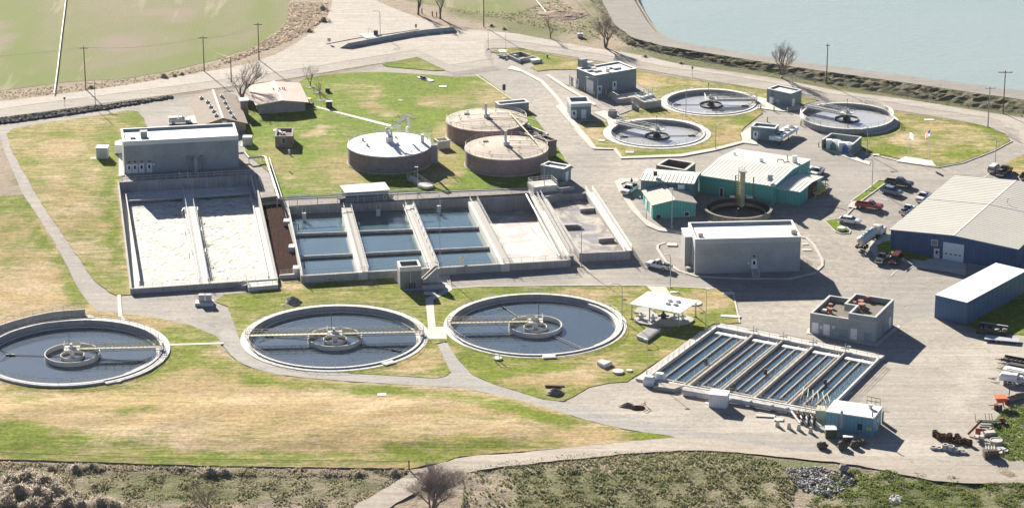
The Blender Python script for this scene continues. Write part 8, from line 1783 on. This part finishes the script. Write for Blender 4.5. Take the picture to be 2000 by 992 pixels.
for sx in (-.55, .55):
    for sy in (-.5, .5): mb.tube([(sx, sy, .9), (sx, sy, 1.92)], .04, 4)
mb.build('frame', dark_metal, T); wheels(T, (-.8, .85), .3, .6, .2); put(T, (597, 207), (609, 209))
for px_, py_ in ((565, 302),): p = G0(px_, py_, .2); mb = MB(); mb.tube([p, p+Vector((0, 0, .9))], .2, 8); mb.sphere(p+Vector((0, 0, 1)), .28); single(mb, 'vent_pipe', white_paint, 'short white vent on the grass in front of the tan hut', 'vent')
# a worker standing by the service pickup
def person(px_, py_, label, shirt, trousers, yaw=0.0, dz=0.1):
    p = G0(px_, py_, dz); T = thing('person', label, 'person', tuple(p)); me = bpy.data.meshes.new('body')
    V = [(0, 0, .95), (0, 0, 1.15), (0, 0, 1.42), (0, 0, 1.52), (0, .0, 1.66), (-.2, 0, 1.42), (-.27, .03, 1.15), (-.25, -.14, .95), (.2, 0, 1.42), (.27, .03, 1.15), (.25, -.14, .95), (-.1, 0, .88), (-.11, -.03, .5), (-.11, .02, .08), (-.11, -.12, .05), (.1, 0, .88), (.11, .02, .5), (.11, .08, .08), (.11, -.06, .05)]
    E_ = [(0, 1), (1, 2), (2, 3), (3, 4), (2, 5), (5, 6), (6, 7), (2, 8), (8, 9), (9, 10), (0, 11), (11, 12), (12, 13), (13, 14), (0, 15), (15, 16), (16, 17), (17, 18)]
    rad = [.15, .15, .15, .065, .105, .075, .055, .04, .075, .055, .04, .1, .07, .05, .04, .1, .07, .05, .04]
    me.from_pydata(V, E_, []); o = bpy.data.objects.new('body', me); S.collection.objects.link(o); o.parent = T
    o.modifiers.new('skin', 'SKIN'); sk_ = me.skin_vertices[0].data
    for i, r_ in enumerate(rad): sk_[i].radius = (r_, r_*.8); sk_[i].use_root = (i == 0)
    o.modifiers.new('sub', 'SUBSURF').levels = 1; o.modifiers['sub'].render_levels = 1; me.materials.append(trousers)
    mb = MB(); mb.v = []; 
    mb.cyl((p.x, p.y), .23, p.z+.93, p.z+1.46, 12, r2=.2)
    mb.build('jacket', shirt, T); mb = MB(); mb.sphere(p+Vector((0, .01, 1.74)), .125, 10, 7); mb.build('cap', dark_metal, T)
    return T
person(1233.5, 362, 'person in dark clothes standing in the bed area of the white service pickup', M('dark_jacket', (.05, .04, .045), .1, 3, .9), M('dark_trousers', (.04, .045, .06), .1, 3, .9), dz=.9)
# ---------------------------------------------------------------- bare trees and shrubs
def tree(px_, py_, h, label, seed, spread=.5, trunk=.28, levels=5, group=None, twm=None, multi=1, name='bare_tree', dens=3, k0=None):
    p = G0(px_, py_); rs = random.Random(seed); T = thing(name, label, 'tree' if name != 'bare_shrub' else 'shrub', tuple(p), group); tr_ = MB(); tw = MB()
    def grow(q, d, L, r_, lv):
        e = q; m = tr_ if lv >= levels-2 else tw; pts = [q]
        for s in range(3):
            d = (d+Vector((rs.uniform(-.16, .16), rs.uniform(-.16, .16), rs.uniform(-.05, .12)))).normalized(); e = e+d*L/3; pts.append(e)
        m.tube(pts, r_, 5 if lv >= levels-1 else 3, r_*.62, cap=False)
        if lv == 0: return
        for i in range(dens if lv > 1 else dens+1):
            a = rs.uniform(0, 6.28); sp = spread*rs.uniform(.7, 1.3); nd = (d+Vector((math.cos(a)*sp, math.sin(a)*sp, rs.uniform(-.05, .25)))).normalized(); t = rs.choice((1, 2, 3, 3))
            grow(pts[t], nd, L*rs.uniform(.62, .85), r_*.55, lv-1)
    for i in range(multi):
        a = 6.28*i/multi+rs.uniform(0, 1); d = Vector((math.cos(a)*.25*(multi > 1), math.sin(a)*.25*(multi > 1), 1)).normalized(); grow(p+Vector((0, 0, -.1)), d, h*.30, trunk, levels)
    tr_.build('trunk', bark, T); tw.build('crown', twm or twig, T); return T
tree(473, 196, 11.5, 'leafless wide-crowned tree between the brown house and the pinkish-roofed house', 3, .62, .30, 6, multi=2)
tree(606, 170, 8.0, 'leafless tree at the upper left corner of the big green lawn', 5, .55, .16, 5)
tree(624, 184, 5.0, 'small young bare tree in a mulch ring, left of its twin', 8, .5, .08, 4); tree(627, 197, 5.5, 'small young bare tree in a mulch ring, right of its twin', 9, .45, .08, 4)
tree(817, 29, 10, 'bare tree at the top edge, left of the brown bollards', 11, .45, .35, 5); tree(860, 37, 11, 'bare tree at the top edge, right of the brown bollards', 12, .5, .35, 5)
tree(1075, 75, 7, 'small leafless tree on the far bank above the inlet cells', 13, .5, .2, 5); tree(1183, 94, 10.5, 'large leafless tree beside the road above the blue-grey building', 14, .6, .35, 6, multi=2)
tree(1527, 153, 10, 'leafless bushy tree standing against the lake', 15, .45, .22, 6, multi=3, twm=M('pinkish_twigs', (.27, .19, .17), .2, 1, .95))
tree(845, 1004, 10.5, 'big leafless bushy tree at the bottom edge in the dirt track bend', 21, .85, .26, 6, multi=3, dens=4, twm=M('grey_twigs', (.33, .27, .24), .2, 1, .95))
tree(407, 1008, 8.0, 'leafless bush at the bottom edge in the left scrub', 22, .6, .12, 5, multi=4)
for px_, py_ in ((606, 171), (619, 181), (627, 196)): p = G0(px_, py_, .2); mb = MB(); mb.ring(p, .9, 1.1, p.z, p.z+.1, 20); mb.disc(p, .95, p.z+.04, 20); single(mb, 'mulch_ring', gravel_m, ('mulch ring under the upper bare tree of the green lawn', 'mulch ring under the left young tree of the pair', 'mulch ring under the right young tree of the pair')[int(px_ > 610)+int(px_ > 622)], 'planter', 'mulch rings around the young trees')
# tufted vegetation: many small clumps in one mass
def tufts(name, label, poly, n_, s, mats, seed, h=1.0, blades=9, zoff=0.0, mask=None, kind='stuff'):
    rs = np.random.RandomState(seed); P_ = Gn(poly); lo, hi = P_.min(0), P_.max(0); pts = rs.uniform(lo, hi, (n_*5, 2)); pts = pts[inpoly(pts, P_)]
    if mask is not None: pts = pts[mask(PX0(pts), rs)]
    pts = pts[:n_]; z = Tw(pts)+np.where(PX0(pts)[:, 1] > 915, bumps(pts, 0.35, 9, 3)+bumps(pts, .12, 3, 5), 0)+zoff
    N = len(pts); sz = s*rs.uniform(.5, 1.5, N); V = []; F = []; 
    a = rs.uniform(0, 6.28, (N, blades)); t = rs.uniform(.15, 1.0, (N, blades)); w = .30
    bx = pts[:, None, 0]; by = pts[:, None, 1]; bz = z[:, None]
    r_ = sz[:, None]*t*.9; hx = sz[:, None]*h*rs.uniform(.5, 1.1, (N, blades))*(1.15-t*.6)
    cx = bx+r_*np.cos(a)*.5; cy = by+r_*np.sin(a)*.5
    b1 = np.stack([cx-w*sz[:, None]*np.sin(a), cy+w*sz[:, None]*np.cos(a), bz-.1+0*cx], -1); b2 = np.stack([cx+w*sz[:, None]*np.sin(a), cy-w*sz[:, None]*np.cos(a), bz-.1+0*cx], -1)
    tp = np.stack([bx+r_*np.cos(a), by+r_*np.sin(a), bz+hx], -1); V = np.stack([b1, b2, tp], 2).reshape(-1, 3)
    me = bpy.data.meshes.new(name); k = len(V)//3
    me.vertices.add(len(V)); me.vertices.foreach_set('co', V.astype(np.float32).ravel()); me.loops.add(3*k); me.loops.foreach_set('vertex_index', np.arange(3*k, dtype=np.int32)); me.polygons.add(k)
    me.polygons.foreach_set('loop_start', np.arange(0, 3*k, 3, dtype=np.int32)); me.polygons.foreach_set('loop_total', np.full(k, 3, np.int32))
    for m_ in mats: me.materials.append(m_)
    me.polygons.foreach_set('material_index', np.repeat(rs.randint(0, len(mats), N), blades).astype(np.int32)); me.update(calc_edges=True)
    o = bpy.data.objects.new(name, me); S.collection.objects.link(o); tag(o, label, None, None, kind); return o
sg1 = LM('scrub_green', (.17, .20, .08)); sg2 = LM('scrub_olive', (.26, .25, .13)); sg3 = LM('scrub_dry', (.42, .36, .25)); sgb = LM('scrub_bright', (.19, .26, .05)); drym = LM('dry_weed', (.56, .47, .38)); dry2 = LM('dry_weed_dark', (.42, .35, .28))
tufts('scrub', 'low green tufted scrub across the foreground right', [(905, 915), (1000, 900), (1150, 885), (1300, 880), (1420, 882), (1520, 900), (1560, 930), (1540, 1010), (900, 1010)], 9500, .30, [sg1, sg1, sg2, sg3], 1, mask=lambda q, rs: ~((q[:, 0] < 1010) & (q[:, 1] > 925) & (rs.rand(len(q)) > .35)))
tufts('scrub', 'low olive scrub across the foreground left', [(-40, 915), (150, 915), (400, 922), (700, 925), (820, 925), (790, 945), (700, 1000), (660, 1010), (-40, 1010)], 9500, .24, [sg1, sg2, sg3, sg3], 2, h=.8)
tufts('scrub', 'bright green scrub at the bottom right', [(1660, 915), (1800, 925), (2040, 950), (2040, 1010), (1560, 1010), (1600, 940)], 7500, .28, [sgb, sg1, sgb, sg2], 3, h=.8)
tufts('scrub', 'green weeds on the bank at the right edge', [(1962, 800), (2040, 780), (2040, 905), (1965, 900), (1940, 880), (1925, 845), (1950, 815)], 3200, .34, [sgb, sgb, sg1], 4, zoff=.1)
tufts('tumbleweed', 'pale dry tumbleweed verge left of the wide junction', [(565, 5), (640, 5), (638, 35), (600, 62), (560, 82), (500, 105), (440, 125), (430, 118), (490, 96), (545, 62), (562, 40)], 2000, .6, [drym, drym, drym, dry2], 5, h=.7)
tufts('tumbleweed', 'dry pale weeds between field and road at the far left', [(-20, 180), (140, 166), (330, 144), (430, 122), (432, 133), (330, 153), (140, 180), (0, 196)], 700, .45, [drym, sg3], 6, h=.7)
tufts('dry_brush', 'dry brush line under the wire fence at the bottom', [(-20, 902), (200, 908), (430, 914), (800, 919), (800, 926), (600, 932), (400, 926), (0, 914)], 1500, .38, [drym, dry2, sg2], 7, h=.9)
tufts('embankment_weeds', 'rough dark weeds on the lake embankment slope', [(1195, 62), (1235, 90), (1400, 122), (1600, 156), (1800, 190), (2040, 232), (2040, 222), (1800, 180), (1600, 148), (1400, 116), (1240, 84)], 2600, .45, [sg1, sg2, dry2], 8, h=.7)
tufts('verge_grass', 'green weedy strip between the far fence and the embankment', [(1130, 20), (1180, 70), (1240, 100), (1400, 132), (1600, 164), (1800, 198), (2040, 236), (2040, 228), (1800, 190), (1600, 157), (1400, 124), (1230, 90), (1190, 62)], 1500, .4, [sgb, sg1, sg2], 9, h=.5)
tufts('dry_brush', 'sparse brush on the bank beneath the far fence', [(860, 20), (960, 35), (1080, 60), (1180, 80), (1150, 40), (1090, 0), (1000, 25)], 900, .5, [drym, sg2, sg1], 10, h=.5)
# large individual sage bushes
def bush(px_, py_, r_, label, seed, mats=(None,), group='rounded dry bushes', h=.85):
    p = G0(px_, py_); rs = random.Random(seed); mb = MB(); n_ = int(700*max(.6, r_/2))
    for i in range(n_):
        a = rs.uniform(0, 6.28); el = math.asin(rs.uniform(.05, 1)); q = rs.uniform(.55, 1.0)*(1+.32*math.sin(2*a+seed)+.15*math.sin(5*a+seed*2))*r_*.9; c = p+Vector((1.3*math.cos(a)*math.cos(el)*q, math.sin(a)*math.cos(el)*q, math.sin(el)*q*h)); d = (c-p).normalized(); s = .12*r_*rs.uniform(.6, 1.5)
        u = d.cross(Vector((rs.uniform(-1, 1), rs.uniform(-1, 1), rs.uniform(-1, 1)))).normalized(); mb.k = i % 2; mb.add([c-u*s*.35, c+u*s*.35, c+d*s*1.2+u*rs.uniform(-.4, .4)*s], [(0, 1, 2)])
    mb.k = 1; b0 = len(mb.v); mb.sphere(p+Vector((0, 0, r_*.25)), r_*.55, 10, 7, (1, 1, h))
    for i in range(b0, len(mb.v)):
        v = Vector(mb.v[i])-p; mb.v[i] = tuple(p+v*(1+rs.uniform(-.15, .15)))
    return single(mb, 'sage_bush', [drym2, sage_d], label, 'bush', group)
drym2 = LM('sage_pale', (.60, .52, .46)); sage_d = LM('sage_dark', (.38, .34, .25))
bl = [(20, 945, 2.5), (52, 938, 2.3), (88, 945, 2.2), (35, 966, 2.6), (75, 970, 2.4), (110, 962, 2.2), (12, 985, 2.3), (60, 992, 2.2), (130, 985, 2.0), (160, 990, 1.6), (200, 985, 1.9), (225, 992, 1.9), (148, 968, 1.4), (183, 950, .8), (148, 918, 1.5), (180, 914, 1.2), (412, 925, 1.6), (440, 924, 1.3), (100, 915, 1.0), (770, 925, 1.2), (700, 928, 1.1), (630, 75-55, 1.5), (632, 42, 1.6), (604, 62, 1.2), (320, 151, 1.3), (340, 149, .9), (355, 146, .9), (178, 172, .9), (1330, 125, .8), (1260, 112, .8), (1345, 110, .6), (1590, 130, .7), (1700, 148, .7), (960, 52, .9), (985, 58, .8)]
for i, (px_, py_, r_) in enumerate(bl): 
    ar = next(q for q in ((260, 930, 2000, 'rounded dry bush in the thick clump at the bottom left corner'), (200, 900, 930, 'rounded dry bush along the fence line at the bottom left'), (500, 900, 2000, 'dry bush under the wire fence below the bare clarifier slope'), (800, 900, 2000, 'dry bush under the right end of the wire fence'), (400, 100, 300, 'pale dry bush on the verge below the green field'), (660, 0, 100, 'rounded tumbleweed bush on the verge by the wide junction'), (1000, 0, 100, 'small dry bush beyond the road near the bare trees'), (3000, 0, 300, 'small dark bush on the lake embankment')) if px_ < q[0] and q[1] <= py_ < q[2])
    bush(px_, py_, r_, ar[3], 30+i, group=ar[3].replace('bush', 'bushes'))
# dark rock bank below the left perimeter fence, pale rock pile at the bottom right
def rocks(name, label, poly, n_, s, mats, seed, zf, kind='stuff'):
    rs = np.random.RandomState(seed); P_ = Gn(poly); lo, hi = P_.min(0), P_.max(0); pts = rs.uniform(lo, hi, (n_*6, 2)); pts = pts[inpoly(pts, P_)][:n_]; z = Tw(pts); mb = MB(); r3 = random.Random(seed)
    for (x, y), zz in zip(pts, z):
        r_ = s*r3.uniform(.5, 1.4); mb.k = r3.randrange(len(mats)); b0 = len(mb.v); mb.sphere((x, y, zz+zf(x, y)), r_, 5, 4, (1, r3.uniform(.6, 1), .7))
        for i in range(b0, len(mb.v)): v = mb.v[i]; mb.v[i] = (v[0]+r3.uniform(-.25, .25)*r_, v[1]+r3.uniform(-.25, .25)*r_, v[2]+r3.uniform(-.2, .2)*r_)
    o = mb.build(name, mats); tag(o, label, None, None, kind); return o
rk = [M('rock_dark', (.055, .055, .055), .3, 1, .9), M('rock_mid', (.12, .12, .115), .3, 1, .9), M('rock_light', (.42, .40, .37), .3, 1, .9)]
rocks('rock_bank', 'long bank of dark broken rock under the left perimeter fence', [(-20, 236), (60, 226), (140, 216), (220, 206), (300, 195), (335, 190), (335, 193), (300, 199), (220, 213), (140, 225), (60, 236), (-20, 247)], 2300, .42, [rk[0], rk[0], rk[1]], 1, lambda x, y: .2)
rocks('rock_pile', 'spread of pale broken stone in the scrub at the bottom right', [(1535, 915), (1600, 912), (1650, 925), (1672, 940), (1655, 955), (1610, 968), (1570, 958), (1545, 938)], 620, .27, [rk[2], M('rock_pale', (.58, .55, .50), .3, 1, .9), rk[1]], 2, lambda x, y: .1)
rocks('rock_pile', 'few pale stones on the slope at the lower right', [(1740, 970), (1762, 972), (1760, 985), (1738, 982)], 60, .4, [MATS['rock_pale']], 3, lambda x, y: .1)
rocks('rubble', 'scattered pale lawn rubble above the white domed tank', [(725, 235), (762, 240), (770, 230), (800, 220), (820, 232), (790, 240), (745, 243)], 120, .16, [MATS['rock_pale'], rk[2]], 4, lambda x, y: .2)
heap(1102, 30, 7, 5, 1.0, 'low brown dirt mound with dry scrub at the top edge', M('brown_mound', (.28, .20, .15), .3, .6, .95, fine=.2), 6)
# irrigation pipe line across the field
mb = MB(); pts = [G0(x_, y_, .5) for x_, y_ in ((106, 183), (113, 130), (120, 70), (125, 30), (131, -20), (140, -120))]; mb.tube(pts, .16, 6); single(mb, 'irrigation_pipe', white_paint, 'long white irrigation pipe running up across the green field', 'pipe')
mb = MB(); mb.tube([G0(1040, -8, .4), G0(1069, 27, .4)], .14, 6); single(mb, 'irrigation_pipe', white_paint, 'short white pipe lying in the far meadow at the top edge', 'pipe')
mb = MB(); p = G0(1133, 73, .1); mb.box(p+Vector((0, 0, .6)), (1.6, 1.2, 1.0)); mb.tube([p+Vector((0, 0, 1)), p+Vector((0, 0, 2.4))], .1, 6); single(mb, 'well_head', pipe_metal, 'small pale well box with a pipe on the far bank', 'well')
# thin summer air over the whole valley
hz = MB(); hz.fbox(W0, -3600, 3600, -1600, 5100, -5, 203); ho = hz.build('haze', []); ho['kind'] = 'stuff'
hm = bpy.data.materials.new('haze_air'); hm.use_nodes = True; n = hm.node_tree.nodes; l = hm.node_tree.links; n.remove(n['Principled BSDF']); pv = n.new('ShaderNodeVolumePrincipled'); pv.inputs['Density'].default_value = HAZE; pv.inputs['Color'].default_value = (.93, .95, 1.0, 1); pv.inputs['Anisotropy'].default_value = 0.3
l.new(pv.outputs[0], n['Material Output'].inputs['Volume']); ho.data.materials.append(hm)
